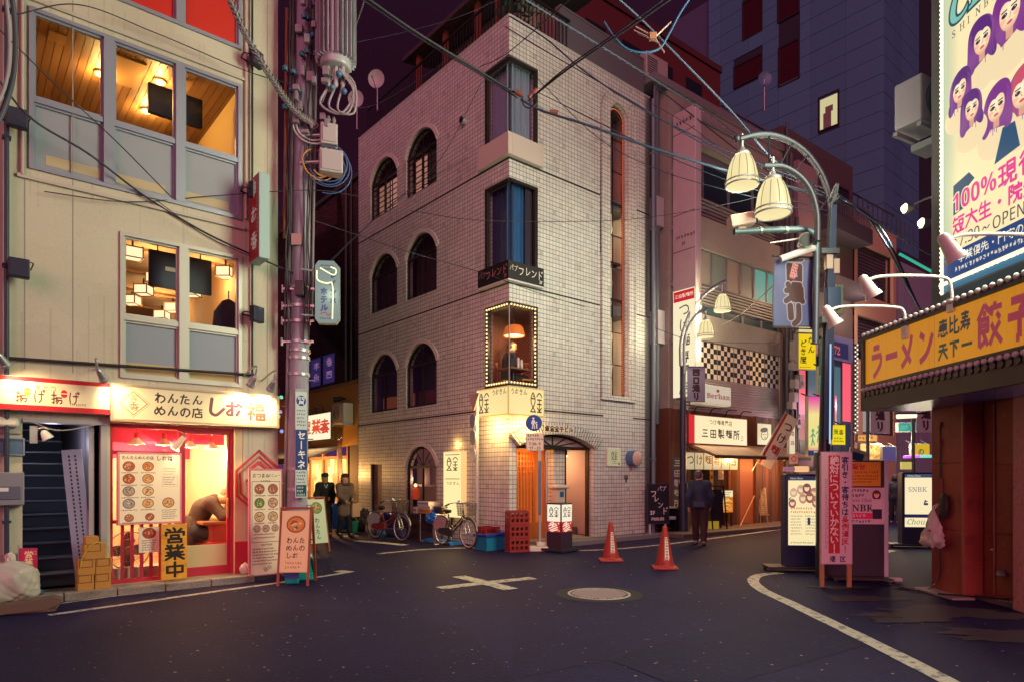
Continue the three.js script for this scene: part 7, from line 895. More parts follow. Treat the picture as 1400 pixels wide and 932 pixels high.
// ---------------------------------------------------------------- the panelled tower
{
  const cn=D(1209,649,36),TL2=new Face(cn.x,cn.z,0.851,1),TR2=new Face(cn.x,cn.z,1.174,-1),t=thing('panelled_tower','dark blue tower clad in large panels with one lit window','building',{ p:V(cn.x,0,cn.z)}),H=34;
  const mats=[[0.085,0.22,0.33],[0.08,0.207,0.312],[0.09,0.234,0.348]].map((c)=>M(c,0.6));const face=(F,name,g,m)=>{ const o=add(t,name,g,m);o.position.copy(F.o).sub(t.position);o.rotation.y=F.ry;return o;};
  const L0=TL2.u(969);face(TL2,'core',box(L0,0,-9,-0.02,H,-0.06),M([0.03,0.03,0.045],0.9));face(TR2,'core',box(0.03,0,-4,9,H,-0.06),M([0.03,0.03,0.045],0.9));
  const wins=[[1015,1043,57,4],[1063,1094,33,-22],[1064,1094,121,66],[1003,1043,122,92],[1119,1148,182,134]].map(([x0,x1,y0,y1])=>[TL2.u(x0),TL2.y(x0,y0),TL2.u(x1),TL2.y(x0,y1)]);
  const ph=1.02;const shared={};for(const[F,a,c,pw]of[[TL2,L0,0,2.02],[TR2,0,4.6,1.35]])for(let y=13.5,r=0;y<H;y +=ph,r++){ for(let u=c===0?-pw:0,k=0;c===0?u>a-pw:u<c;u +=c===0?-pw:pw,k++){ const u0=Math.max(u,a)+ 0.008,u1=u+pw-0.008;if(u1-u0<0.2)continue;if(F===TL2&&wins.some((w)=>u1>w[0]+ 0.1&&u0<w[2]- 0.1&&y+ph>w[1]+ 0.2&&y<w[3]- 0.2)){ for(const w of wins)if(u1>w[0]+ 0.1&&u0<w[2]- 0.1&&y+ph>w[1]+ 0.2&&y<w[3]- 0.2){ if(w[0]- u0>0.05)face(F,'panel',box(u0,y+0.012,-0.06,w[0],y+ph-0.012,0),mats[(k*7+r*3)% 3]);if(u1-w[2]> 0.05)face(F,'panel',box(w[2],y+0.012,-0.06,u1,y+ph-0.012,0),mats[(k*7+r*3)% 3]);break;} continue;} face(F,'panel',box(u0,y+0.012,-0.06,u1,y+ph-0.012,rnd(-0.004,0.004)),mats[(k*7+r*3)% 3]);}}
  wins.forEach((w,i)=>{ const f=face(TL2,'window',[frameGeo(rectPts(...w),0.1,0.2,0.03)],M([0.03,0.02,0.03],0.5));add(f,i===4?'lit_pane':'pane',box(w[0]+ 0.08,w[1]+ 0.08,-0.05,w[2]- 0.08,w[3]- 0.08,-0.02),i===4?GLOW([0.75,0.68,0.35],0.8): M([0.06,0.012,0.02],0.2));if(i===4)add(f,'stacked_box',[box(w[0]+ 0.3,w[1]+ 0.12,-0.018,w[0]+ 0.75,w[1]+ 1.0,0.01),box(w[0]+ 0.42,w[1]+ 1.0,-0.018,w[0]+ 0.85,w[1]+ 1.35,0.01)],M([0.3,0.24,0.2]));});
  const w2=thing('tower_wing','plain dark blue block projecting from the left of the tower','building',{ on:TL2,at:[L0,0,0]});add(w2,'block',box(-3.2,TL2.y(960,78),-5,0.0,H,0.0-0.3),M([0.1,0.1,0.18],0.7));add(w2,'ledge',box(-3.3,TL2.y(960,78)- 0.15,-5,0.0,TL2.y(960,78),-0.2),M([0.08,0.08,0.14],0.7));
}
// ---------------------------------------------------------------- the red ramen shop on the near corner, its canopy sign and the big billboard
const CO=0.87,ramen=thing('ramen_shop','red painted corner shop under a yellow canopy sign','building',{ p:F5.o,ry:F5.ry});
const rr=(n,g,m,l)=>add(ramen,n,g,m,l);
const rU=(px,o=0)=>F5.u(px,o),UE=rU(1274),UN=5.2;
{
  const paintR=new THREE.MeshPhysicalMaterial({map:tiled(canvas(512,512,(c,w,h)=>{ paint(c,'#8e3a30',0,0,w,h);grain(c,w,h,2500,['#7a2e28','#9c4638','#6c2824'],1,5,0.25);grain(c,w,h,40,['#541c1a','#a4523c','#3c1616'],10,70,0.2);for(let i=0;i<40;i++){ c.globalAlpha=0.25;paint(c,'#431818',rnd(0,w),rnd(0,h),rnd(1,3),rnd(20,160));} c.globalAlpha=1;grain(c,w,h,50,['#d0a088','#3c1a18'],1,3,0.6);}),1.6),roughness:0.62});
  const top=2.9;
  rr('pillar',rbox(UE,0.0,-0.7,-0.01,top,0,0.012),paintR);
  for(const[y0,y1]of[[0.03,0.86],[0.875,1.75],[1.765,2.6]])rr('pillar_panel',rbox(UE+0.03,y0,0.001,-0.05,y1,0.012,0.005),paintR);
  rr('pillar_trim',box(-0.045,0.03,0.0,-0.012,top,0.022),M([0.28,0.08,0.05],0.5));
  rr('side_wall',box(0.0,0.0,-0.9,0.9,top,-0.24),paintR);
  for(const[x0,x1,y0,y1]of[[0.04,0.22,0.1,0.86],[0.235,0.68,0.1,0.86],[0.04,0.22,0.875,1.72],[0.235,0.68,0.875,1.72],[0.04,0.22,1.735,2.8],[0.235,0.68,1.735,2.8]])rr('wall_panel',rbox(x0,y0,-0.241,x1,y1,-0.222,0.005),paintR);
  rr('vent_hood',lathe([[0.0,0.07],[0.06,0.05],[0.08,0],[0.07,0]],14).scale(1,1,0.9).translate(0.36,0.36,-0.21),M([0.22,0.2,0.22],0.4,0.4));rr('door_knob',ball(0.2,0.66,-0.2,0.02),steel);rr('conduit',rod([0.225,0.1,-0.21],[0.225,2.7,-0.21],0.012),M([0.3,0.1,0.07],0.6));
  const pinkM=new THREE.MeshPhysicalMaterial({map:tiled(canvas(512,512,(c,w,h)=>{ paint(c,'#b9767c',0,0,w,h);grain(c,w,h,2400,['#9a5c66','#cc8e90','#85505c'],2,9,0.25);c.strokeStyle='#6a3a44';c.lineWidth=1.5;for(let i=0;i<18;i++){ c.globalAlpha=0.35;c.beginPath();let x=rnd(0,w),y=rnd(0,h);c.moveTo(x,y);for(let k=0;k<6;k++){ x +=rnd(-24,24);y +=rnd(10,46);c.lineTo(x,y);} c.stroke();} c.globalAlpha=1;}),1.3),roughness:0.7});
  rr('pink_wall',[rbox(0.71,0,-0.9,0.97,top,-0.06,0.01)],pinkM);rr('back_wall',box(0.97,0,-2.6,UN,top,-2.5),M([0.6,0.5,0.42],0.8));rr('inner_wall',box(0.97,0,-2.5,1.02,top,-0.9),pinkM);rr('shop_ceiling',box(0.0,top,-2.6,UN,top+0.1,0.0),M([0.2,0.16,0.2],0.7));
  point(F5.p(1.9,2.4,-1.0),[1,0.85,0.65],5,4);
  // upper storeys
  const wallM=new THREE.MeshPhysicalMaterial({map:tiled(canvas(512,512,(c,w,h)=>{ paint(c,'#6f7076',0,0,w,h);grain(c,w,h,5000,['#5d5f66','#808188','#54565e'],1,3,0.35);grain(c,w,h,30,['#4c4f58','#888'],20,90,0.1);}),3),roughness:0.85});
  rr('upper_wall',box(UE,top+0.1,-5,UN,13,0),wallM);
  // canopy
  const a=rU(1184,CO),y0=F5.y(1184,526,CO),y1=F5.y(1184,466,CO),c=rU(1400,CO)+ 1.4;
  rr('canopy',[box(a-0.06,y0-0.34,0.0,c,y0-0.24,CO-0.03),box(a-0.08,y1+0.005,0.05,c,y1+0.12,CO+0.02),box(a-0.08,y0-0.24,CO-0.1,c,y1+0.0,CO-0.03)],M([0.012,0.012,0.03],0.5));
  rr('soffit',box(a-0.04,y0-0.36,0.0,c,y0-0.342,CO-0.05),M([0.1,0.12,0.32],0.25));rr('fascia',[box(a-0.08,y0-0.36,CO-0.03,c,y0-0.12,CO+0.015),box(a-0.1,y0-0.36,0.3,a-0.081,y1+0.1,CO+0.015)],M([0.022,0.01,0.022],0.55));
  rr('scallop',Array.from({length:Math.floor((c-a)/ 0.11)},(_,i)=>new THREE.CylinderGeometry(0.045,0.045,0.02,8).rotateX(Math.PI/2).translate(a+i*0.11,y0-0.13,CO+0.02)),M([0.04,0.018,0.028],0.5));
  const sg=thing('canopy_sign','long yellow ramen and gyoza sign with red characters over the corner','sign',{ p:F5.o,ry:F5.ry});add(sg,'frame',frameGeo(rectPts(a-0.05,y0-0.05,c,y1+0.05),0.05,0.06,CO+0.03),M([0.03,0.02,0.03],0.5));add(sg,'backing',box(a,y0,CO-0.029,c,y1,CO-0.004),M([0.4,0.2,0.02]));
  const CW=2048,px2x=(p)=>(rU(p,CO)- a)/(c-a)* CW,ch=Math.round(CW*(y1-y0)/(c-a));
  add(sg,'sign_face',sheet(c-a,y1-y0,(a+c)/ 2,(y0+y1)/ 2,CO),litSign(CW,ch,(x,w,h)=>{
    paint(x,'#e8951c',0,0,w,h);for(let i=0;i<90;i++){ x.globalAlpha=rnd(0.03,0.1);paint(x,rnd()> 0.5?'#b8560c':'#f7b848',rnd(0,w),0,rnd(2,26),h);} x.globalAlpha=1;paint(x,'#a85a14',px2x(1278),0,3,h);
    const glyphAt=(s,p0,p1,y,hh,col,lw)=>{ const x0=px2x(p0),x1=px2x(p1),k=hh;x.save();x.translate(x0,y);x.scale((x1-x0)/ k,1);text(x,s,0,0,k,{ col,lw,cap:'butt'});x.restore();};
    const R='#a8324e';glyphAt('ラ',1189,1209,h*0.12,h*0.82,R,0.15);glyphAt('ー',1209,1230,h*0.12,h*0.8,R,0.17);glyphAt('メ',1229,1253,h*0.1,h*0.84,R,0.15);glyphAt('ン',1252,1279,h*0.1,h*0.84,R,0.15);
    glyphAt('恵',1282,1297,h*0.1,h*0.38,'#26323a',0.13);glyphAt('比',1297,1312,h*0.1,h*0.38,'#26323a',0.13);glyphAt('寿',1312,1328,h*0.08,h*0.4,'#26323a',0.13);glyphAt('天',1282,1297,h*0.54,h*0.38,'#1c4038',0.14);glyphAt('下',1297,1313,h*0.54,h*0.38,'#1c4038',0.14);glyphAt('一',1313,1331,h*0.54,h*0.36,'#1c4038',0.15);
    glyphAt('餃',1333,1373,h*0.06,h*0.86,R,0.11);glyphAt('子',1374,1414,h*0.06,h*0.86,R,0.16);
  },0.62));
  const bulbM=M([0.5,0.46,0.5],0.25),n=Math.floor((c-a)/ 0.105),bg=new THREE.SphereGeometry(0.033,10,8);
  for(let i=0;i<n;i++)for(const[y,z]of[[y1+0.075,CO+0.035],[y0-0.075,CO+0.045]]){ const b=add(sg,'bulb',bg,bulbM);b.position.set(a+0.02+i*0.105,y,z);}
  // billboard
  const bo=0.4,b0=rU(1289,bo),by0=F5.y(1297,401,bo),by1=by0+6.2,b1=b0+3.4,bb=thing('billboard','huge glowing cream hostess bar billboard edged with light tubes','billboard',{ p:F5.o,ry:F5.ry});add(bb,'box',box(b0,by0,0.003,b1,by1,bo-0.003),M([0.2,0.21,0.24],0.6));
  const BW=1100,ppm=BW /(b1-b0),BHt=Math.min(2048,Math.round((by1-by0)* ppm)),X=(p)=>(rU(p,bo)- b0)* ppm,Yp=(px,py)=>BHt -(F5.y(px,py,bo)- by0)* ppm;
  add(bb,'billboard_face',sheet(b1-b0-0.06,by1-by0-0.06,(b0+b1)/ 2,(by0+by1)/ 2,bo),litSign(BW,BHt,(x,w,h)=>{
    paint(x,'#fbe9b4',0,0,w,h);const g=x.createLinearGradient(0,0,90,0);g.addColorStop(0,'#b9c7a4');g.addColorStop(1,'#fbe9b4');x.fillStyle=g;x.fillRect(0,0,90,h);
    const at=(px,py,f)=>{ x.save();x.translate(X(px),Yp(px,py));f();x.restore();};
    const sc=(px0,px1)=>X(px1)- X(px0);
    at(1292,46,()=>{ x.font='italic bold 190px serif';x.lineWidth=20;x.strokeStyle='#1d4a5a';x.strokeText('Chou Chou',0,0);x.lineWidth=8;x.fillStyle='#7ec0b0';x.fillText('Chou Chou',0,0);});at(1300,56,()=>{ x.font='40px serif';x.fillStyle='#4a4a50';let q=0;for(const k of 'SHINBASHI KARASUMORI'){ x.fillText(k,q,0);q +=44;}});
    const head=(px,py,r,hair,flip,dress)=>at(px,py,()=>{
      const s=flip?-1:1;x.scale(s,1);x.fillStyle='#f4dcae';x.beginPath();x.ellipse(0,r*2.1,r*1.7,r*1.3,0,0,7);x.fill();if(dress){ x.fillStyle=dress;x.beginPath();x.moveTo(-r*1.5,r*1.9);x.lineTo(-r*1.9,r*3.6);x.lineTo(r*0.2,r*3.8);x.lineTo(-r*0.5,r*1.8);x.fill();}
      const hg=x.createLinearGradient(-r,-r,r,r*1.8);hg.addColorStop(0,hair);hg.addColorStop(0.5,'#8a4a8c');hg.addColorStop(1,hair);x.fillStyle=hg;x.beginPath();x.moveTo(-r*0.2,-r*1.35);x.bezierCurveTo(-r*1.5,-r*1.3,-r*1.15,0,-r*1.3,r*1.1);x.bezierCurveTo(-r*1.4,r*1.9,-r*0.9,r*2.2,-r*0.6,r*1.7);x.lineTo(r*0.55,r*1.4);x.bezierCurveTo(r*1.2,r*2.3,r*1.5,r*1.4,r*1.15,r*0.8);x.bezierCurveTo(r*1.2,0,r*1.2,-r*1.2,-r*0.2,-r*1.35);x.fill();
      x.strokeStyle='#8a4a9a';x.lineWidth=r*0.05;for(let i=0;i<9;i++){ const q=rnd(-1,1);x.beginPath();x.moveTo(q*r*0.7,-r*(1.2-Math.abs(q)* 0.5));x.bezierCurveTo(q*r*1.5,-r*0.4,q*r*0.9,r*0.6,q*r*rnd(1,1.3),r*rnd(1.3,1.9));x.stroke();}
      const sg2=x.createRadialGradient(r*0.2,-r*0.1,r*0.1,0,r*0.1,r*1.05);sg2.addColorStop(0,'#fff2cc');sg2.addColorStop(0.6,'#fbdcac');sg2.addColorStop(1,'#dca088');x.fillStyle=sg2;x.beginPath();x.ellipse(0.05*r,0.1*r,r*0.72,r*0.98,0,0,7);x.fill();x.fillRect(-r*0.22,r*0.9,r*0.5,r*0.6);
      x.fillStyle=hair;x.beginPath();x.moveTo(-r*0.8,r*0.1);x.quadraticCurveTo(-r*0.5,-r*0.8,r*0.1,-r*0.35);x.quadraticCurveTo(r*0.6,-r*0.6,r*0.85,r*0.3);x.quadraticCurveTo(r*1.05,-r*1.0,0,-r*1.3);x.quadraticCurveTo(-r*1.1,-r*1.0,-r*0.8,r*0.1);x.fill();
      x.fillStyle='#3c1c3a';for(const e of[-0.32,0.36]){ x.beginPath();x.ellipse(e*r,r*0.14,r*0.2,r*0.12,0,0,7);x.fill();x.fillRect(e*r-r*0.22,-r*0.12,r*0.42,r*0.07);} x.fillStyle='#d94a6a';x.beginPath();x.ellipse(0.05*r,r*0.68,r*0.2,r*0.08,0,0,7);x.fill();x.globalAlpha=0.35;x.fillStyle='#f08a8a';for(const e of[-0.42,0.5]){ x.beginPath();x.ellipse(e*r,r*0.42,r*0.2,r*0.14,0,0,7);x.fill();} x.globalAlpha=1;x.fillStyle='#fff';for(const e of[-0.28,0.4])x.fillRect(e*r,r*0.08,r*0.06,r*0.05);x.strokeStyle='#c98a70';x.lineWidth=r*0.05;x.beginPath();x.moveTo(0.1*r,r*0.15);x.quadraticCurveTo(0.16*r,r*0.4,0.0,r*0.42);x.stroke();
    });
    const P1='#5a2878',P2='#7a2f86',P3='#c8506a';head(1379,14,68,P2,false);head(1341,52,60,P1,false);head(1398,122,62,P3,true);head(1311,122,52,P1,true);head(1362,144,58,P2,true,'#1f4c70');head(1327,148,50,P1,false);
    at(1302,258,()=>{ x.fillStyle='#1d4668';x.beginPath();x.moveTo(0,0);x.lineTo(90,-16);x.lineTo(120,20);x.lineTo(76,40);x.lineTo(80,110);x.lineTo(0,120);x.fill();});
    const band=Yp(1300,352);x.fillStyle='#1e3f78';x.beginPath();x.moveTo(0,band-6);x.lineTo(w,band-6);x.lineTo(w,h);x.lineTo(0,h);x.fill();x.fillStyle='#fbe9b4';
    const M2='#e4288c';at(1300,300,()=>{ text(x,'100%現役大',0,-96,98,{ col:M2,lw:0.11,out:'#fbe9b4',ow:0.05,sx:0.98});});at(1300,326,()=>{ text(x,'短大生・院生だけ',0,-70,74,{ col:M2,lw:0.12,out:'#fbe9b4',ow:0.05,sx:0.98});});
    at(1301,345,()=>{ text(x,'17:30～OPEN 年',0,-52,62,{ col:'#4a3448',bold:false,lw:0.08});});
    at(1308,364,()=>{ text(x,'学業優先・門守の女子大',0,-40,42,{ col:'#fbf0d0',lw:0.1});});at(1304,377,()=>{ smallPrint(x,0,-20,700,1,22,'#f0e4c4');});at(1325,388,()=>{ text(x,'TEL03-5405-4',0,-44,56,{ col:'#fbf0d0'});});
    const yb=Yp(1300,400);x.fillStyle='#fff6b0';x.fillRect(0,h-44,w,16);x.fillStyle='#2a6a8a';x.fillRect(0,h-24,w,24);
  },1.0));
  const lt=GLOW([1,0.95,0.55],1.7);each(bb,'light_tube',[rod([b0+0.02,by0,bo+0.02],[b0+0.02,by1,bo+0.02],0.016),rod([b0,by0+0.12,bo+0.03],[b1,by0+0.12,bo+0.03],0.02)],lt);add(bb,'bulb_strip',Array.from({length:110},(_,i)=>ball(b0+0.02,by0+0.03+i*0.056,bo+0.03,0.02,6,5)),lt);add(bb,'lower_frame',box(b0,by0-0.1,bo-0.05,b1,by0,bo+0.02),M([0.05,0.14,0.2],0.4));
  area(F5.p((b0+b1)/ 2,(by0+by1)/ 2,bo+0.08),F5.n,b1-b0-0.1,by1-by0-0.2,[0.88,1,0.68],16);
  // spot lamps on long arms over the canopy
  const grp='spot lamps on white arms over the yellow sign';const sl=(u,o,y,label)=>{ const p=F5.p(u,y,o),t=thing('arm_spotlight',label,'spotlight',{ p,ry:F5.ry,group:grp}),wm=M([0.66,0.62,0.6],0.4);add(t,'arm',tube([[0,0.06,0.0],[0,0.1,-0.12],[0,0.1,-(o-CO)* 0.85],[0,0.07,-(o-CO)* 0.95],[0,-0.16,-(o-CO)- 0.0]],0.017,30),wm);add(t,'mount',box(-0.05,-0.3,-(o-CO)- 0.05,0.05,-0.14,-(o-CO)+ 0.04),wm);const dir=V(0.05,-0.85,-0.5).normalize(),e=(k)=>dir.clone().multiplyScalar(k);add(t,'head',[rod(e(-0.1),e(0.1),0.05,0.075,18),rod(e(-0.13),e(-0.1),0.03,0.05,18)],wm);add(t,'rim',rod(e(0.1),e(0.15),0.085,0.095,18,true),wm);add(t,'lens',rod(e(0.1),e(0.105),0.07,0.07,18),M([0.05,0.04,0.06],0.1));add(t,'yoke',rod([0,0.08,0],e(-0.02),0.014),wm);return t;};
  const hy=F5.y(1240,432,CO); sl(rU(1240,CO),1.85,3.62,'lowest white arm spotlight, over the word ramen');sl(rU(1303,CO),1.85,F5.y(1303,385,CO)- 0.05,'middle white arm spotlight reaching past the billboard edge');sl(rU(1440,CO),1.85,3.72,'arm spotlight in front of the billboard phone number');
  // air conditioner and two floodlights on the wall's far edge
  const ac=thing('air_conditioner','bluish outdoor unit bracketed high beside the billboard','air conditioner',{ p:D(1259,178,9.6),ry:0.5});add(ac,'casing',rbox(-0.32,0.0,-0.2,0.3,0.66,0.2,0.03),M([0.4,0.44,0.52],0.5));add(ac,'fan_guard',[0.06,0.12,0.18,0.24].map((r)=>new THREE.TorusGeometry(r,0.008,5,26).translate(0.02,0.33,0.21)),M([0.12,0.14,0.2],0.5));each(ac,'bracket',[box(-0.34,-0.1,-0.2,0.3,-0.04,-0.14),box(-0.34,-0.1,0.14,0.3,-0.04,0.2),box(0.1,-0.22,-0.2,0.5,-0.12,0.2)],M([0.3,0.34,0.4],0.5));
  for(const[px,py,d,l,I]of[[1240,285,10.7,'lit round floodlight farthest from the wall edge',70],[1263,305,10.5,'lit round floodlight nearer the billboard wall',55]]){ const p=D(px,py,d),t=thing('floodlight',l,'floodlight',{ p,ry:-1.6});add(t,'head',lathe([[0.0,-0.12],[0.05,-0.11],[0.085,0],[0.09,0.03],[0.08,0.03]],20).rotateX(Math.PI/2),M([0.5,0.5,0.48],0.4,0.3));add(t,'lens',ball(0,0,0.02,0.066,16,10),GLOW([1,0.86,0.5],6));add(t,'arm',tube([[0,0.04,-0.1],[0.02,0.14,-0.3],[0.5,0.2,-1.4]],0.016,14),M([0.6,0.58,0.55],0.4));const q=V(1.9,5.2,-15.6);spot(p.clone().add(V(-0.12,-0.01,-0.02)),q,[0.86,1,0.74],I*0.62,0.62,0.9,3);}
  // things on the pillar
  const pb=thing('plastic_bag','knotted white plastic shopping bag hanging on the red pillar','bag',{ on:F5,at:[rU(1288),F5.y(1288,697),0.02]});
  { const g=new THREE.PlaneGeometry(1,1,36,30),p=g.attributes.position;for(let i=0;i<p.count;i++){ const a2=(p.getX(i)+ 0.5)* Math.PI*2,t=0.5-p.getY(i),w=t<0.82?0.025+0.155*Math.pow(t/0.82,0.85): 0.18-0.09*Math.pow((t-0.82)/ 0.18,2),f=1+0.13*Math.sin(a2*3+t*9)+ 0.1*Math.sin(a2*7-t*15)+ 0.06*Math.sin(a2*13+t*22);p.setXYZ(i,Math.cos(a2)* w*f,-0.5*t+0.02*Math.sin(a2*5)*(t>0.8?1:0),0.1+Math.sin(a2)* w*0.62*f);} g.computeVertexNormals();add(pb,'bag',g,M([0.72,0.64,0.6],0.5,0,{ transmission:0.25,thickness:0}));each(pb,'handle',[tube([[0.0,0,0.1],[-0.02,0.05,0.08],[0.0,0.09,0.02]],0.008,8),tube([[0.01,0,0.1],[0.04,0.05,0.08],[0.01,0.09,0.02]],0.008,8)],M([0.72,0.64,0.6],0.5));add(pb,'red_print',new THREE.CircleGeometry(0.03,12).scale(1.2,0.5,1).translate(0.09,-0.27,0.207),M([0.5,0.02,0.03]));}
  const hk=thing('hanging_cable','black cable and hooks running down the red pillar behind the bag','cable',{ on:F5,at:[rU(1288),0,0.015]});add(hk,'cable',tube([[0,2.3,0.01],[0.01,1.6,0.012],[0.0,1.2,0.012],[0.04,0.55,0.03],[0.0,0.2,0.02],[-0.1,0.02,0.12],[-0.3,0.015,0.5]],0.009,40),black);add(hk,'hook',[box(-0.02,2.26,0,0.04,2.32,0.03),box(-0.02,1.98,0,0.02,2.1,0.03),box(0.0,1.28,0,0.05,1.56,0.02)],M([0.25,0.07,0.05]));add(hk,'black_bag',new THREE.SphereGeometry(0.1,12,10).scale(0.8,1.8,0.5).translate(0.13,1.18,0.04),M([0.02,0.015,0.02],0.6));
  const gc=thing('ground_cable','thin black cable across the paving to the shop','cable',{ p:V(0,0,0)});add(gc,'cable',tube([[5.55,0.02,-8.9],[5.4,0.015,-9.6],[5.0,0.015,-10.2]],0.01,16),black);add(gc,'second_cable',tube([[5.6,0.04,-8.6],[5.85,0.06,-8.3],[6.5,0.08,-7.7]],0.01,16),black);
}
// ---------------------------------------------------------------- street lamps
const lampGlow=GLOW([1,0.84,0.42],0.9);
function lampHead(t,x,y,z,s){   // a glazed bell
  const m=M([0.4,0.4,0.44],0.4,0.5);add(t,'lamp_glass',lathe([[0.1,0.5],[0.15,0.44],[0.2,0.32],[0.235,0.16],[0.25,0.04],[0.25,0.0],[0.0,-0.01]].map(([r,q])=>[r*s,q*s]),28).translate(x,y,z),lampGlow);
  add(t,'lamp_cap',[lathe([[0.0,0.62],[0.04,0.61],[0.05,0.55],[0.11,0.53],[0.125,0.49],[0.1,0.49]].map(([r,q])=>[r*s,q*s]),24).translate(x,y,z),rod([x,y+0.6*s,z],[x,y+0.82*s,z],0.025*s)],m);
  const ribs=[];for(let i=0;i<12;i++){ const q=i/12*Math.PI*2;ribs.push(tube([[Math.cos(q)* 0.155*s+x,y+0.44*s,z+Math.sin(q)* 0.155*s],[Math.cos(q)* 0.208*s+x,y+0.32*s,z+Math.sin(q)* 0.208*s],[Math.cos(q)* 0.243*s+x,y+0.16*s,z+Math.sin(q)* 0.243*s],[Math.cos(q)* 0.257*s+x,y+0.03*s,z+Math.sin(q)* 0.257*s]],0.004*s,8,4));} each(t,'lamp_rib',ribs,M([0.006,0.006,0.008],0.5));
  each(t,'lamp_ring',[new THREE.TorusGeometry(0.258*s,0.012*s,6,30).rotateX(Math.PI/2).translate(x,y+0.06*s,z),new THREE.TorusGeometry(0.252*s,0.014*s,6,30).rotateX(Math.PI/2).translate(x,y,z)],m);
}
{
  const b=G(1128,789),d=-b.z,t=thing('street_lamp','tall twin arm street lamp with two glowing bells near the corner','street lamp',{ p:b}),at=(px,py,dd=d)=>D(px,py,dd).sub(b),pm=M([0.07,0.075,0.095],0.4,0.6);
  add(t,'pole',[rod([0,0,0],at(1127,620),0.135,0.12,20),rod(at(1127,620),at(1133,420),0.085,0.08,18),rod(at(1133,420),at(1139,262),0.07,0.055,18)],M([0.035,0.03,0.05],0.4,0.4));add(t,'collar',[rod(at(1127,640),at(1127,618),0.16,0.15,20),rod(at(1131,366),at(1131,362),0.1,0.1,16)],pm);
  add(t,'second_post',rod(at(1115,470,d-0.25),at(1117,318,d-0.25),0.05,0.05,14),M([0.1,0.14,0.17],0.4,0.4));
  add(t,'upper_arm',tube([at(1139,300),at(1133,262),at(1120,232),at(1098,205),at(1068,188),at(1040,184),at(1012,190)],0.05,40,10),pm);add(t,'lower_arm',tube([at(1118,330,d-0.5),at(1117,290,d-0.5),at(1108,260,d-0.5),at(1092,240,d-0.5),at(1070,228,d-0.5),at(1045,227,d-0.5)],0.045,40,10),pm);add(t,'finial',[ball(...at(1008,190).toArray(),0.06),rod(at(1012,190),at(1003,193),0.04,0.02),rod(at(1046,227,d-0.5),at(1042,228,d-0.5),0.045,0.03)],pm);
  add(t,'brace',[bar(at(1051,187),at(1052,225,d-0.5),0.02),bar(at(1083,196),at(1068,224,d-0.5),0.018),bar(at(1104,212),at(1088,235,d-0.5),0.018),bar(at(1122,236),at(1108,256,d-0.5),0.018),bar(at(1134,268),at(1118,292,d-0.5),0.016)],pm);
  const h1=at(1015,254),h2=at(1057,293,d-0.5);lampHead(t,h1.x,h1.y,h1.z,0.98);lampHead(t,h2.x,h2.y,h2.z,1.03);
  for(const h of[h1,h2]){ point(b.clone().add(h).add(V(0,0.2,0)),[1,0.92,0.6],11,6);}
  const wires=[];for(let i=0;i<7;i++)wires.push(tube([at(1128+i*1.6,600,d-0.12),at(1129+i*1.8,520,d-0.16),at(1131+i*1.5,440,d-0.15),at(1134+i*1.4,360,d-0.13),at(1138+i,280,d-0.1)],0.012,24,5));add(t,'cable',wires,M([0.03,0.07,0.14],0.45));add(t,'junction_box',[rbox(at(1124,0).x,at(1124,372).y,0.06,at(1133,0).x,at(1124,352).y,0.16,0.01),rbox(at(1134,0).x,at(1124,378).y,0.06,at(1142,0).x,at(1124,358).y,0.16,0.01)],M([0.6,0.5,0.4],0.5));add(t,'control_box',rbox(at(1122,0).x,at(1122,428).y,0.1,at(1140,0).x,at(1122,398).y,0.24,0.015),M([0.02,0.06,0.16],0.35));each(t,'bracket',[box(at(1116,0).x,at(1116,445).y,-0.2,at(1140,0).x,at(1116,436).y,0.2),box(at(1116,0).x,at(1116,352).y,-0.2,at(1140,0).x,at(1116,345).y,0.2)],pm);
  const ns=[];for(let i=0;i<8;i++)ns.push(tube([at(1140,262+i*3),at(1143+rnd(-3,6),258+rnd(-8,20),d-0.2),at(1136+rnd(-3,9),275+rnd(-8,18),d-0.16)],0.012,10,4));add(t,'wire_knot',ns,M([0.15,0.17,0.2],0.5));
  const ls=GLOW([0.5,0.75,1],0.9);add(t,'light_strip',rod(at(1135,606,d-0.2),at(1136,470,d-0.2),0.012),ls);
  // camera arm, speakers, banner: things of their own
  const ca=thing('camera_arm','horizontal blue grey pipe arm carrying a boxy security camera','camera',{ p:D(1116,318,d-0.25)}),ap=(px,py)=>D(px,py,d-0.25).sub(ca.position);add(ca,'pipe',tube([ap(1004,317),ap(1040,315),ap(1080,314),ap(1104,315),ap(1114,322),ap(1116,345)],0.05,30,10),M([0.12,0.18,0.21],0.4,0.3));const cp=ap(1014,310);add(ca,'camera_housing',rbox(-0.19,-0.03,-0.09,0.19,0.15,0.12,0.02).rotateZ(0.18).translate(cp.x,cp.y+0.02,cp.z),M([0.55,0.4,0.34],0.5));add(ca,'lens',rod([cp.x+0.17,cp.y+0.08,cp.z+0.05],[cp.x+0.22,cp.y+0.09,cp.z+0.07],0.05),black);each(ca,'clamp',[1040,1075].map((px)=>rod(ap(px,315).add(V(-0.015,0,0)),ap(px,314).add(V(0.015,0,0)),0.06,0.06,12)),steel);add(ca,'bracket',box(cp.x-0.06,cp.y-0.07,cp.z-0.04,cp.x+0.06,cp.y-0.01,cp.z+0.04),M([0.5,0.3,0.25]));
  const sp=thing('loudspeaker','round black horn speaker on the lamp post','speaker',{ p:D(1101,331,d-0.3)});add(sp,'horn',rod([0,0,-0.16],[-0.02,0,0.1],0.05,0.11,18),M([0.16,0.18,0.2],0.5));add(sp,'mouth',rod([-0.02,0,0.1],[-0.02,0,0.106],0.1,0.1,18),dark);add(sp,'arm',rod([0,0,-0.05],[0.16,-0.04,0.05],0.02),pm);
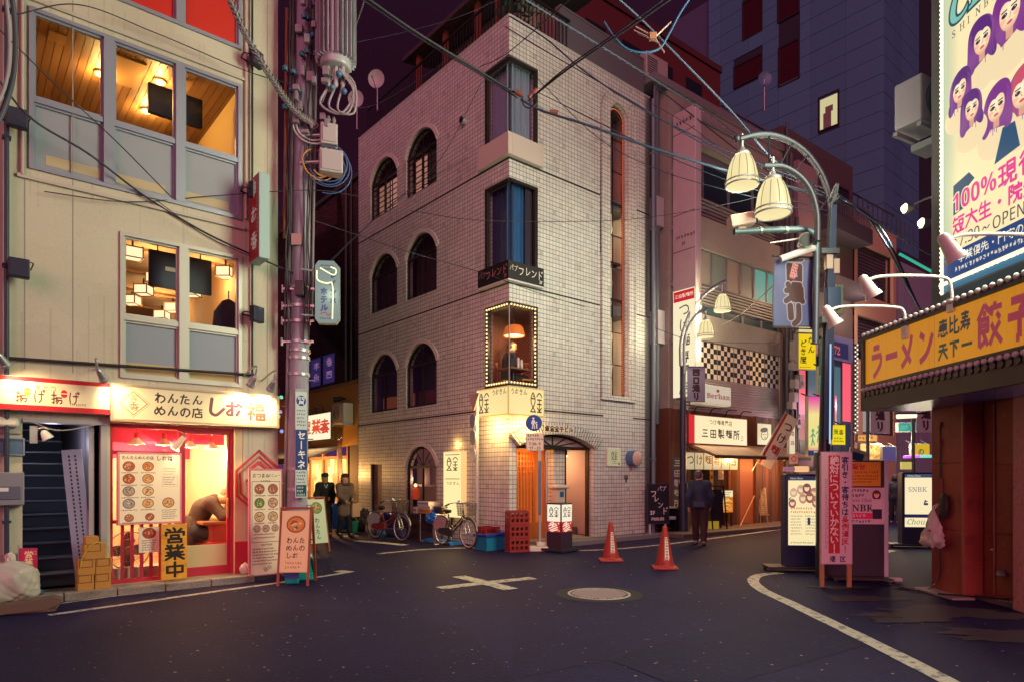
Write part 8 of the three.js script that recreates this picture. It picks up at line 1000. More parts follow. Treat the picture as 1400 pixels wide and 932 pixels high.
  const bn=thing('street_banner','grey violet street name banner with dark red characters on the lamp post','banner',{ p:D(1084.5,447,d-0.2),ry:0.12}),bw=57/FOCAL*d,bh=92/FOCAL*d;const cloth=new THREE.PlaneGeometry(bw,bh,12,14).translate(0,bh/2,0),cpn=cloth.attributes.position;for(let i=0;i<cpn.count;i++)cpn.setZ(i,0.02*Math.sin(cpn.getX(i)* 9+cpn.getY(i)* 4));cloth.computeVertexNormals();add(bn,'cloth',cloth,printed(256,412,(x,w,h)=>{ paint(x,'#4a5080',0,0,w,h);const g2='#3d4674';grain(x,w,h,40,[g2,'#5c628e'],10,50,0.15);x.strokeStyle='#3a2030';x.lineWidth=8;x.strokeRect(4,4,w-8,h-8);['西','口','通','り'].forEach((k,i)=>text(x,k,70,20 +(i-1)* 128,128,{ col:'#3a0c16',lw:0.26,out:'#8a8298',ow:0.05}));x.save();x.translate(140,70);x.rotate(0.3);paint(x,'#b8787e',-22,-40,40,96);smallPrint(x,-16,-30,30,5,14,'#5a1420',1.3);x.restore();}));add(bn,'rod',[rod([-bw/2,bh+0.02,0],[bw/2+0.15,bh+0.02,0],0.016),rod([-bw/2,-0.02,0],[bw/2+0.1,-0.02,0],0.01)],dark);add(bn,'roll',[rod([-bw/2+0.06,bh-0.06,0.1],[bw/2-0.05,bh+0.14,0.1],0.05,0.06,14),rod([-bw/2-0.1,bh+0.18,0.1],[bw/2-0.1,bh+0.3,0.1],0.012)],M([0.6,0.55,0.56],0.5));
}
{
  const b=G(935,731),d=-b.z,t=thing('street_lamp','slimmer twin arm street lamp before the noodle house','street lamp',{ p:b}),at=(px,py,dd=d)=>D(px,py,dd).sub(b),pm=M([0.25,0.28,0.33],0.4,0.5);
  add(t,'pole',[rod([0,0,0],at(934,660),0.13,0.12,18),rod(at(934,660),at(934,500),0.085,0.08,16)],M([0.05,0.06,0.1],0.45,0.4));add(t,'upper_arm',tube([at(931,500),at(931,470),at(936,448),at(948,420),at(964,402),at(981,390),at(993,384)],0.045,36,9),pm);add(t,'lower_arm',tube([at(936,510,d-0.3),at(936,470,d-0.3),at(941,448,d-0.3),at(953,430,d-0.3),at(966,421,d-0.3)],0.04,30,9),pm);add(t,'brace',[bar(at(937,445),at(941,448,d-0.3),0.02),bar(at(960,406),at(955,428,d-0.3),0.02)],pm);add(t,'drop',[rod(at(988,387),at(988,397),0.02),rod(at(965,421,d-0.3),at(965,430,d-0.3),0.02)],pm);
  const h1=at(988,425),h2=at(965,460,d-0.3);lampHead(t,h1.x,h1.y,h1.z,0.85);lampHead(t,h2.x,h2.y,h2.z,0.85);for(const h of[h1,h2]){ point(b.clone().add(h).add(V(0,0.17,0)),[1,0.84,0.5],12,6);}
  const bn=thing('street_banner','small street name banner on the slimmer lamp post','banner',{ p:D(952,548,d-0.2),ry:0.1}),bw=25/FOCAL*d,bh=46/FOCAL*d;add(bn,'cloth',sheet(bw,bh,0,bh/2,0),printed(128,236,(x,w,h)=>{ paint(x,'#8a8aa4',0,0,w,h);['西','口','通','り'].forEach((k,i)=>text(x,k,36,8+i*56,54,{ col:'#3a1420',lw:0.22}));}));add(bn,'rod',[rod([-bw/2-0.1,bh+0.01,0],[bw/2,bh+0.01,0],0.014),rod([-bw/2-0.1,-0.01,0],[bw/2,-0.01,0],0.01)],dark);
}
// ---------------------------------------------------------------- boards and light boxes on the near right corner
const girl=(x,cx,cy,r,hair)=>{ x.fillStyle=hair;x.beginPath();x.ellipse(cx,cy+r*0.3,r*1.15,r*1.5,0,0,7);x.fill();x.fillStyle='#f6dcb0';x.beginPath();x.ellipse(cx,cy+r*0.15,r*0.68,r*0.9,0,0,7);x.fill();x.fillStyle=hair;x.beginPath();x.ellipse(cx,cy-r*0.6,r*0.9,r*0.5,0,0,7);x.fill();x.fillStyle='#4a2c30';x.fillRect(cx-r*0.4,cy+r*0.05,r*0.24,r*0.1);x.fillRect(cx+r*0.15,cy+r*0.05,r*0.24,r*0.1);x.fillStyle='#c85a5a';x.fillRect(cx-r*0.15,cy+r*0.55,r*0.3,r*0.1);};
function floorBox(label,p,ry,w,h,y0,art,k,lightI){
  const t=thing('lightbox_stand',label,'lightbox',{ p,ry});add(t,'case',rbox(-w/2,0.08,-0.12,w/2,h,0.12,0.02),M([0.02,0.03,0.09],0.4));add(t,'base',[rbox(-w/2-0.28,0.05,-0.2,w/2+0.28,0.09,0.22,0.01)],M([0.03,0.025,0.035],0.5));for(const[x,z]of[[-1,-1],[1,-1],[1,1],[-1,1]])add(t,'caster',rod([x*(w/2+0.24)- 0.02,0.03,z*0.17],[x*(w/2+0.24)+ 0.02,0.03,z*0.17],0.03,0.03,12),M([0.04,0.03,0.05]));
  add(t,'screen',sheet(w-0.1,h-y0-0.06,0,(h+y0)/ 2-0.01,0.123),litSign(256,Math.round(256*(h-y0-0.06)/(w-0.1)),art,k));const c=vec(p).clone().add(V(Math.sin(ry)* 0.16,(h+y0)/ 2,Math.cos(ry)* 0.16));area(c,V(Math.sin(ry),0,Math.cos(ry)),w-0.1,h-y0-0.1,[1,0.85,0.6],lightI);return t;
}
{
  floorBox('glowing upright light box with portraits, nearest the white kerb line',G(1096,780),-0.1,0.6,1.62,0.42,(x,w,h)=>{ paint(x,'#fbe6b0',0,0,w,h);paint(x,'#2a2f50',0,0,w,34);x.fillStyle='#e9dcc0';x.font='italic 20px serif';x.fillText('Chou Chou',14,24);for(const[X,Y,r,c]of[[44,130,26,'#d0a890'],[104,106,28,'#c8a07c'],[152,96,30,'#8a4a50'],[212,132,30,'#b87868'],[120,180,28,'#c09078'],[176,172,30,'#9a5a48'],[34,222,26,'#9a5c5c'],[226,214,28,'#a86a5c']])girl(x,X,Y,r,c);x.fillStyle='#2a7a5a';x.beginPath();x.moveTo(4,190);x.lineTo(30,170);x.lineTo(10,204);x.fill();smallPrint(x,20,262,210,2,22,'#d0784a',1.4);smallPrint(x,20,330,100,7,14,'#8a7a60',1.8);smallPrint(x,140,330,100,7,14,'#8a7a60',1.8);paint(x,'#2f3a60',158,350,22,60);smallPrint(x,20,h-30,216,1,16,'#4a6a50');},1.0,2.2);
  const top=thing('warning_lamp','orange and pink revolving lamp lying on top of the portrait light box','lamp',{ p:D(1095,639,10.75)});add(top,'orange_tube',rod([-0.1,-0.02,0],[0.12,-0.02,0],0.05),GLOW([1,0.55,0.25],0.9));add(top,'pink_tube',rod([-0.28,-0.02,0],[-0.11,-0.02,0],0.04),GLOW([0.7,0.25,0.4],0.4));add(top,'end_cap',rod([0.12,-0.02,0],[0.3,-0.02,0],0.045),M([0.4,0.36,0.34]));const cf=thing('paper_flyer','small framed flyer propped on the portrait light box','flyer',{ p:D(1085.5,634,10.9),ry:0.1});add(cf,'card',box(-0.08,0,-0.01,0.08,0.17,0),M([0.6,0.45,0.35]));add(cf,'print',sheet(0.14,0.15,0,0.085,0.003),printed(64,68,(x,w,h)=>{ paint(x,'#e6cfae',0,0,w,h);x.strokeStyle='#a0604a';x.lineWidth=5;x.beginPath();x.arc(32,32,18,0,7);x.stroke();}));
  // warning board on two posts
  const p=G(1144,803),d=-p.z,t=thing('warning_board','tall white warning board with blue and red characters on two timber legs','sign',{ p,ry:-0.02}),w=43/FOCAL*d,y0=(803-771)/ FOCAL*d,y1=(803-617)/ FOCAL*d;for(const s of[-1,1])add(t,'leg',box(s*(w/2-0.03)- 0.028,0,-0.05,s*(w/2-0.03)+ 0.028,y1-0.05,-0.012),M([0.42,0.22,0.09],0.65));add(t,'board',rbox(-w/2,y0,-0.012,w/2,y1,0.006,0.003),M([0.6,0.5,0.52],0.6));
  add(t,'board_face',sheet(w-0.006,y1-y0-0.006,0,(y0+y1)/ 2,0.009),printed(320,1150,(x,W,h)=>{ paint(x,'#dcc2c6',0,0,W,h);x.strokeStyle='#a890a0';x.lineWidth=4;x.strokeRect(4,4,W-8,h-8);const c1='客引き・客待ちは',c2='条例違反！';[...c1].forEach((k,i)=>text(x,k,206,44+i*76,76,{ col:'#241c58',lw:0.135}));[...c2].forEach((k,i)=>text(x,k,206,44 +(i+8)* 76,76,{ col:'#c22838',lw:0.135}));paint(x,'#c02a34',76,36,116,1004);[...'絶対についていかない！'].forEach((k,i)=>text(x,k,82,40+i*90,100,{ col:'#f6dcd8',lw:0.125}));smallPrint(x,40,280,26,36,12,'#3a3050',1.65);text(x,'港',84,1066,62,{ col:'#241c48',lw:0.13});text(x,'区',190,1066,62,{ col:'#241c48',lw:0.13});}));
  // dark cabinet with posters behind it
  const q=G(1176,793),e=-q.z,cbx=thing('poster_cabinet','tall dark board with a yellow poster and a woman poster, white edged','sign',{ p:q,ry:-0.1}),cw=74/FOCAL*e,c1=(793-629)/ FOCAL*e;add(cbx,'case',rbox(-cw/2-0.05,0.06,-0.2,cw/2-0.06,c1,0,0.01),M([0.03,0.022,0.04],0.45));add(cbx,'white_edge',rbox(cw/2-0.06,0.06,-0.21,cw/2-0.0,c1+0.01,0.012,0.008),M([0.6,0.58,0.66],0.4));add(cbx,'base',[box(-cw/2,0.03,-0.3,cw/2,0.06,0.2)],M([0.05,0.03,0.04]));for(const x of[-1,1])add(cbx,'caster',rod([x*cw/2-0.02,0.025,0.17],[x*cw/2+0.02,0.025,0.17],0.026,0.026,10),M([0.05,0.04,0.05]));add(cbx,'power_plug',rbox(cw/2-0.05,0.02,0.12,cw/2+0.12,0.07,0.2,0.015),M([0.65,0.62,0.6]));
  const yy=(py)=>(793-py)/ FOCAL*e,xx=(px)=>(px-1176)/ FOCAL*e;add(cbx,'yellow_poster',sheet(xx(1203)- xx(1150),yy(631)- yy(664),(xx(1203)+ xx(1150))/ 2,(yy(631)+ yy(664))/ 2,0.006),printed(256,160,(x,w,h)=>{ paint(x,'#e8a024',0,0,w,h);text(x,'警告',70,6,46,{ col:'#c0383c',lw:0.12});smallPrint(x,50,60,190,1,18,'#b0302c');smallPrint(x,20,88,220,3,12,'#4a2a14',1.6);}));add(cbx,'woman_poster',sheet(xx(1209.5)- xx(1146),yy(666)- yy(716),(xx(1209.5)+ xx(1146))/ 2,(yy(666)+ yy(716))/ 2,0.006),printed(256,210,(x,w,h)=>{ paint(x,'#e2c6ce',0,0,w,h);smallPrint(x,60,8,110,2,20,'#2a2438',1.4);x.font='italic 26px serif';x.fillStyle='#5a5a6a';x.fillText('Chou Chou',56,82);x.font='bold 52px serif';x.fillStyle='#2c2230';x.fillText('NBK',78,136);girl(x,208,38,20,'#6a2a30');x.fillStyle='#ead6da';x.fillRect(182,66,56,64);x.fillStyle='#23203c';x.fillRect(186,124,50,56);x.fillStyle='#e83a6a';x.fillRect(60,146,128,34);smallPrint(x,66,150,110,1,22,'#f6dce0');smallPrint(x,60,186,130,1,18,'#2a4aa0');}));
  const f=floorBox('glowing white light box seen behind the hanging plastic bag',G(1262,748),-0.12,0.95,1.66,0.44,(x,w,h)=>{ paint(x,'#fbe9bc',0,0,w,h);paint(x,'#3a4a66',0,0,w,22);x.font='italic 16px serif';x.fillStyle='#e9e0d0';x.fillText('Chou Chou',14,16);x.font='44px serif';x.fillStyle='#7a7a80';x.fillText('SNBK',20,116);paint(x,'#2a3a5a',118,190,26,14);x.strokeStyle='#26324a';x.lineWidth=7;x.beginPath();x.moveTo(120,200);x.lineTo(128,170);x.moveTo(128,182);x.lineTo(140,178);x.stroke();paint(x,'#1a2448',0,h-84,w,22);x.font='italic 46px serif';x.fillStyle='#5a8a4a';x.fillText('Chou Chou',10,h-18);},1.0,3);
  const sb=thing('small_yellow_box','small yellow lit box standing on the far light box','lamp',{ p:D(1239,641,14)});add(sb,'box',rbox(-0.1,0,-0.05,0.1,0.16,0.05,0.01),GLOW([0.8,0.65,0.15],0.7));add(sb,'cap',box(-0.11,0.16,-0.06,0.11,0.18,0.06),dark);
}
// ---------------------------------------------------------------- bicycles
const rubber=M([0.012,0.012,0.013],0.8),chrome=M([0.6,0.6,0.62],0.25,0.9);
function bicycle(label,front,rear,frameCol,basketCol,rimCol,guard){
  const dx=front.x-rear.x,dz=front.z-rear.z,t=thing('bicycle',label,'bicycle',{ p:rear,ry:Math.atan2(-dz,dx)}),fm=M(frameCol,0.35,0.2),WB=1.06,R=0.315;
  for(const x of[0,WB]){ const tor=new THREE.TorusGeometry(R,0.018,8,40).translate(x,R+0.018,0),w=add(t,'wheel',new THREE.TorusGeometry(R-0.022,0.012,6,40).translate(x,R+0.018,0),M(rimCol,0.3,0.5));add(w,'tyre',tor,M([0.05,0.04,0.04],0.7));const sp=[];for(let i=0;i<28;i++){ const q=i/28*Math.PI*2;sp.push(rod([x+0.02*Math.cos(q+1),R+0.018+0.02*Math.sin(q+1),(i&1?0.025:-0.025)],[x +(R-0.025)* Math.cos(q),R+0.018 +(R-0.025)* Math.sin(q),0],0.0016,0.0016,4));} add(w,'spoke',sp,chrome);add(w,'hub',rod([x,R+0.018,-0.05],[x,R+0.018,0.05],0.022),chrome);}
  const C=R+0.018,bb=[0.42,0.29,0],st=[0.27,0.72,0],hd=[0.86,0.83,0],hb=[0.905,0.66,0];
  add(t,'frame',[tube([hb,[0.72,0.5,0],[0.52,0.36,0],bb],0.019,20,8),tube([[0.885,0.74,0],[0.7,0.57,0],[0.5,0.47,0],[0.365,0.46,0]],0.014,20,8),rod(bb,st,0.017),rod(hd,hb,0.021),rod([0,C,0.05],[bb[0],bb[1],0.03],0.011),rod([0,C,-0.05],[bb[0],bb[1],-0.03],0.011),rod([0,C,0.05],[0.3,0.62,0.02],0.009),rod([0,C,-0.05],[0.3,0.62,-0.02],0.009)],fm);
  add(t,'fork',[tube([hb,[0.96,0.56,0.04],[1.03,0.42,0.05],[WB,C,0.05]],0.012,12),tube([hb,[0.96,0.56,-0.04],[1.03,0.42,-0.05],[WB,C,-0.05]],0.012,12)],chrome);
  const arc=(x,a0,a1,r)=>{ const p=[];for(let i=0;i<=14;i++){ const a=a0 +(a1-a0)* i/14;p.push([x+r*Math.cos(a),C+r*Math.sin(a),0]);} return p;};
  each(t,'mudguard',[tube(arc(0,0.7,3.6,R+0.035),0.022,24,6),tube(arc(WB,0.2,2.3,R+0.035),0.022,24,6)],M([0.3,0.28,0.3],0.35,0.6));add(t,'chain_case',[slab([[0,-0.05],[0.44,-0.1],[0.52,-0.04],[0.5,0.06],[0.42,0.09],[0.02,0.06],[-0.05,0.0]],0.03,0.006).translate(0.0,C,0.055)],fm);
  add(t,'saddle',[new THREE.SphereGeometry(0.12,16,10).scale(1.1,0.38,0.85).translate(0.22,0.8,0),rod([0.2,0.77,0],[0.36,0.78,0],0.05,0.03)],M([0.03,0.02,0.02],0.5));add(t,'seat_post',[rod(st,[0.235,0.79,0],0.013),rod([0.2,0.76,0.03],[0.18,0.7,0.03],0.014)],chrome);
  add(t,'handlebar',[rod(hd,[0.84,0.98,0],0.012),tube([[0.6,0.93,0.28],[0.74,0.98,0.25],[0.85,1.0,0.1],[0.86,0.99,0],[0.85,1.0,-0.1],[0.74,0.98,-0.25],[0.6,0.93,-0.28]],0.011,30,7)],chrome);each(t,'grip',[rod([0.58,0.92,0.285],[0.7,0.967,0.26],0.018),rod([0.58,0.92,-0.285],[0.7,0.967,-0.26],0.018)],rubber);add(t,'bell',[ball(0.84,1.03,0.1,0.03)],chrome);
  const bs=[],bm=M(basketCol,0.6);const P=(x,y,z)=>[0.98+x*(0.85+y*0.5),0.72+y,z*(0.85+y*0.5)];for(let i=0;i<=10;i++){ const q=-0.17+i*0.034;for(const s of[-0.13,0.17])bs.push(bar(P(s,0,q),P(s,0.26,q),0.006));} for(let i=0;i<=9;i++){ const x=-0.13+i*0.0333;for(const s of[-0.17,0.17])bs.push(bar(P(x,0,s),P(x,0.26,s),0.006));bs.push(bar(P(x,0,-0.17),P(x,0,0.17),0.006));} for(const y of[0,0.05,0.1,0.15,0.2,0.26])for(const s of[-1,1])bs.push(bar(P(-0.13,y,s*0.17),P(0.17,y,s*0.17),y>0.25?0.014:0.006),bar(P(s<0?-0.13:0.17,y,-0.17),P(s<0?-0.13:0.17,y,0.17),y>0.25?0.014:0.006));add(t,'basket',bs,bm);
  each(t,'carrier',[rod([0.24,0.68,0.06],[-0.22,0.69,0.06],0.006),rod([0.24,0.68,-0.06],[-0.22,0.69,-0.06],0.006),rod([0,C,0.06],[-0.14,0.69,0.06],0.006),rod([0,C,-0.06],[-0.14,0.69,-0.06],0.006),...[-0.2,-0.1,0,0.1].map((x)=>rod([x,0.69,-0.06],[x,0.69,0.06],0.005))],chrome);add(t,'pedal',[box(0.5,0.13,0.1,0.6,0.155,0.17),box(0.26,0.43,-0.17,0.36,0.455,-0.1)],rubber);add(t,'crank',[rod([0.42,0.29,0.06],[0.55,0.15,0.09],0.01),rod([0.42,0.29,-0.06],[0.31,0.44,-0.09],0.01)],chrome);add(t,'stand',[rod([0,C,0.07],[-0.08,0.0,0.16],0.009),rod([0,C,-0.07],[-0.08,0,-0.16],0.009),rod([-0.08,0.01,-0.16],[-0.08,0.01,0.16],0.009)],chrome);add(t,'reflector',ball(-0.36,C+0.12,0,0.03),M([0.5,0.02,0.02],0.2));add(t,'lamp',[rod([1.0,0.62,0.07],[1.08,0.61,0.07],0.03,0.04)],chrome);
  if(guard)add(t,'dress_guard',[slab([[0,0.02],[0.12,0.0],[0.25,0.1],[0.3,0.26],[0.12,0.33],[-0.1,0.3],[-0.25,0.14],[-0.2,0.03]],0.004).translate(0,C,0.07)],M(guard,0.6));
  return t;
}
{ const toward=(f,rpx,L)=>{ let best=f,bd=1e9;for(let d=-f.z;d<-f.z+1.3;d +=0.01){ const p=D(rpx,650,d);p.y=0;const e=Math.abs(p.distanceTo(f)- L);if(e<bd){ bd=e;best=p;}}return best;};
  const f1=G(640,750);bicycle('silver wheeled bicycle with a wire basket, nearer the corner',f1,toward(f1,604,1.06),[0.05,0.04,0.05],[0.2,0.16,0.16],[0.8,0.74,0.62],[0.45,0.3,0.34]);
  const f2=G(549,740);bicycle('red framed bicycle with a dark basket, farther up the alley',f2,toward(f2,513,1.06),[0.3,0.035,0.03],[0.03,0.02,0.02],[0.62,0.54,0.56],[0.5,0.45,0.6]);}
// ---------------------------------------------------------------- heaps along the tiled wall
const LW=(px,o)=>[FL.u(px,o),o];
{
  const tarp=(label,u0,u1,o0,o1,h,col)=>{ const t=thing('tarpaulin',label,'tarpaulin',{ on:FL,at:[(u0+u1)/ 2,0,(o0+o1)/ 2]}),w=u1-u0,dd=o1-o0;const g=new THREE.BoxGeometry(w,h,dd,14,10,10).translate(0,h/2,0),p=g.attributes.position;for(let i=0;i<p.count;i++){ const x=p.getX(i),y=p.getY(i),z=p.getZ(i),k=1+0.12*(1-y/h),n=0.025*(Math.sin(x*14+y*9)+ Math.sin(z*17-y*13)+ Math.sin(x*31+z*23));p.setXYZ(i,x*k+n,y-0.06*Math.pow(Math.hypot(x/w,z/dd)* 1.4,2)*(y/h)+ n*0.5*(y/h),z*k+n);} const m2=mergeVertices(g.deleteAttribute('normal').deleteAttribute('uv'));m2.computeVertexNormals();add(t,'sheet',m2,M(col,0.4));add(t,'rope',tube([[-w*0.55,h*0.35,dd*0.56],[0,h*0.32,dd*0.6],[w*0.55,h*0.38,dd*0.56]],0.008,12),M([0.4,0.36,0.3]));return t;};
  tarp('dark blue tarpaulin over a heap behind the red bicycle',FL.u(532),FL.u(566),0.04,0.36,0.62,[0.03,0.03,0.2]);tarp('bright blue plastic sheet on the ground by the silver bicycle',FL.u(586,0.3),FL.u(622,0.3),0.1,0.45,0.1,[0.01,0.16,0.5]);
  const cr=thing('black_crates','dark stacked crates with a steel leg beside the arched window','crates',{ on:FL,at:[FL.u(576,0.2),0,0.22]});const g=[];for(let k=0;k<3;k++){ const y=k*0.22;g.push(box(-0.24,y,-0.17,0.26,y+0.03,0.17));for(let i=0;i<6;i++)g.push(box(-0.24+i*0.095,y+0.03,0.15,-0.2+i*0.095,y+0.2,0.17));g.push(box(-0.24,y+0.17,0.15,0.26,y+0.21,0.172),box(-0.24,y+0.02,-0.17,-0.22,y+0.21,0.15),box(0.24,y+0.02,-0.17,0.26,y+0.21,0.15));} add(cr,'crate',g,M([0.05,0.03,0.04],0.6));add(cr,'leg',rod([0.3,0,0.2],[0.3,0.66,0.2],0.014),steel);
  const bx=(label,px,o,y,w,h,d,col,extra)=>{ const t=thing('carton',label,'box',{ on:FL,at:[FL.u(px,o),y,o]});add(t,'carton',rbox(-w/2,0,-d/2,w/2,h,d/2,0.006),M(col,0.7));add(t,'tape',box(-w/2-0.001,h*0.4,d/2,w/2+0.001,h*0.6,d/2+0.003),M(extra??col.map((c)=>c*0.6),0.6));return t;};
  bx('flat white carton with a purple band on the crate heap',586,0.22,0.86,0.5,0.1,0.34,[0.6,0.55,0.55],[0.18,0.08,0.4]);bx('second white carton lying under the purple banded one',588,0.22,0.77,0.54,0.085,0.36,[0.62,0.5,0.46]);bx('orange carton among the crates below the white cartons',590,0.22,0.67,0.36,0.1,0.34,[0.6,0.26,0.05]);bx('small white carton with a dark square below the white cartons',574,0.26,0.66,0.16,0.16,0.3,[0.6,0.55,0.48],[0.05,0.03,0.02]);
  const wb=thing('white_board','white board leaning on the tiled wall behind the red bicycle','board',{ on:FL,at:[FL.u(527,0.12),0.08,0.12]});add(wb,'board',rbox(-0.3,0,-0.02,0.3,0.75,0.02,0.01),M([0.6,0.5,0.46],0.6));add(wb,'rim',frameGeo(rectPts(-0.3,0,0.3,0.75),0.02,0.01,0.03),M([0.5,0.42,0.4]));wb.rotation.x=-0.1;
  const bag=(label,px,o,y,s,col)=>{ const t=thing('plastic_bag',label,'bag',{ on:FL,at:[FL.u(px,o),y,o]}),g2=new THREE.IcosahedronGeometry(1,9),p=g2.attributes.position;for(let i=0;i<p.count;i++){ const x=p.getX(i),y2=p.getY(i),z=p.getZ(i),f=1+0.12*(Math.sin(x*6+1)* Math.cos(y2*7)+ Math.sin(z*11+x*9));p.setXYZ(i,x*s[0]* f,(Math.max(y2,-0.6)+ 0.6)* s[1]* f,z*s[2]* f);} const m2=mergeVertices(g2.deleteAttribute('normal').deleteAttribute('uv'));m2.computeVertexNormals();add(t,'bag',m2,M(col,0.35));add(t,'knot',lathe([[0.0,0],[0.03,0.03],[0.012,0.07],[0.05,0.12]],10).translate(0,s[1]* 1.5,0),M(col,0.35));return t;};
  bag('blue plastic bag sagging over the crates behind the silver bicycle',595,0.25,0.45,[0.26,0.17,0.2],[0.01,0.13,0.55]);bag('crumpled white bag on the ground by the red bicycle rear wheel',507,0.3,0.0,[0.16,0.16,0.14],[0.5,0.4,0.36]);bag('dark rubbish sack beside the steel service door',497,0.2,0.0,[0.25,0.35,0.22],[0.05,0.03,0.035]);bag('small blue bag under the dark blue tarpaulin',521,0.55,0.0,[0.12,0.1,0.1],[0.01,0.2,0.45]);
  const bk=thing('black_basket','dark plastic basket standing on the heap before the glowing light box','basket',{ on:FL,at:[FL.u(604,0.2),0.6,0.2]});add(bk,'basket',lathe([[0,0.01],[0.15,0.01],[0.19,0.22],[0.2,0.22],[0.2,0.24],[0.18,0.24]],4).rotateY(Math.PI/4).scale(1.15,1,0.8),M([0.06,0.05,0.06],0.6));add(bk,'rim',frameGeo(rectPts(-0.18,-0.13,0.18,0.13),0.02,0.02,0.02).rotateX(-Math.PI/2).translate(0,0.235,0),M([0.08,0.07,0.08]));
  const sb=thing('crate_shelf','low dark stand carrying the black basket','stand',{ on:FL,at:[FL.u(604,0.2),0,0.18]});add(sb,'top',box(-0.22,0.56,-0.16,0.22,0.6,0.2),M([0.06,0.04,0.04]));for(const[x,z]of[[-1,-1],[1,-1],[1,1],[-1,1]])add(sb,'leg',box(x*0.2-0.015,0,z*0.14,x*0.2+0.015,0.56,z*0.14+0.03),M([0.06,0.04,0.04]));
  const lan=thing('paper_lantern','small red lantern with a glowing top inside the ground floor arched window','lantern',{ on:FL,at:[FL.u(568,-0.3),0.95,-0.3]});add(lan,'lantern',lathe([[0.05,0],[0.1,0.05],[0.11,0.18],[0.08,0.3],[0.05,0.32]],16),M([0.5,0.06,0.02],0.6,0,{ emissive:lin([0.8,0.08,0.02]),emissiveIntensity:0.3}));add(lan,'glow_top',ball(0,0.38,0,0.05),GLOW([1,0.75,0.35],1.6));point(FL.p(FL.u(568,-0.3),1.5,-0.25),[1,0.5,0.3],0.6,3);
}
// beer crates
{
  const red=M([0.26,0.02,0.018],0.5),g='red bottle crates by the sign post';let first;const W=0.42,H=0.285,Dp=0.34;
  const base=G(694,751),ry=FL.ry+0.05,ax=V(Math.cos(ry+0.75),0,-Math.sin(ry+0.75));const crate=(p,label,r)=>{
    if(first)return copyOf(first,label,{ p,ry:r});first=thing('bottle_crate',label,'crate',{ p,ry:r,group:g});const e=[];
    for(const s of[-1,1]){ for(const[y0,y1]of[[0,0.05],[0.12,0.165],[0.24,H-0.004]])e.push(box(-W/2,y0,s*Dp/2-0.012,W/2,y1,s*Dp/2+0.012),box(s*W/2-0.012,y0,-Dp/2+0.013,s*W/2+0.012,y1,Dp/2-0.013));for(let i=0;i<5;i++){ const x=-W/2+0.015+i*(W-0.03)/ 4;e.push(box(x-0.018,0.05,s*Dp/2-0.01,x+0.018,0.24,s*Dp/2+0.01));const z=-Dp/2+0.02+i*(Dp-0.04)/ 4;e.push(box(s*W/2-0.01,0.05,z-0.018,s*W/2+0.01,0.24,z+0.018));}}
    add(first,'shell',e,red);add(first,'floor',box(-W/2+0.012,0,-Dp/2+0.012,W/2-0.012,0.02,Dp/2-0.012),red);const d=[];for(let i=1;i<4;i++)d.push(box(-W/2+0.02,0.02,-Dp/2+i*Dp/4-0.004,W/2-0.02,0.2,-Dp/2+i*Dp/4+0.004));add(first,'divider',d,M([0.2,0.015,0.015],0.6));return first;
  };
  const pA=D(694.5,650,13.95);pA.y=0;const pB=D(707,650,13.75);pB.y=0;const names3=['bottom','middle','top'];
  for(let k=0;k<3;k++)crate(pB.clone().setY(k*0.286),names3[k]+ ' red crate of the three high stack by the sign post',0.3);
  const p3=D(667,650,14.25);p3.y=0.2;crate(p3,'red crate lying in the blue tub by the corner',0.75);const p4=D(682,650,14.45);p4.y=0.2;crate(p4,'red crate behind the blue tub beside the crate stacks',0.7);
  const p5=D(672,650,14.1);p5.y=0;const tb=thing('plastic_tub','large blue plastic tub with a blue cover at the building corner','tub',{ p:p5,ry:0.72});add(tb,'tub',[box(-0.3,0,-0.2,0.3,0.02,0.2),box(-0.3,0.02,0.18,0.3,0.3,0.2),box(-0.3,0.02,-0.2,0.3,0.3,-0.18),box(-0.3,0.02,-0.18,-0.28,0.3,0.18),box(0.28,0.02,-0.18,0.3,0.3,0.18),...[-0.2,-0.1,0,0.1,0.2].map((x)=>box(x-0.008,0.02,0.2,x+0.008,0.28,0.212))],M([0.01,0.2,0.34],0.5));add(tb,'cover',slab([[-0.32,0.3],[0.32,0.3],[0.33,0.4],[0.1,0.34],[-0.33,0.33]],0.44,0.01).translate(0,0.0,-0.22),M([0.01,0.05,0.34],0.4));
}
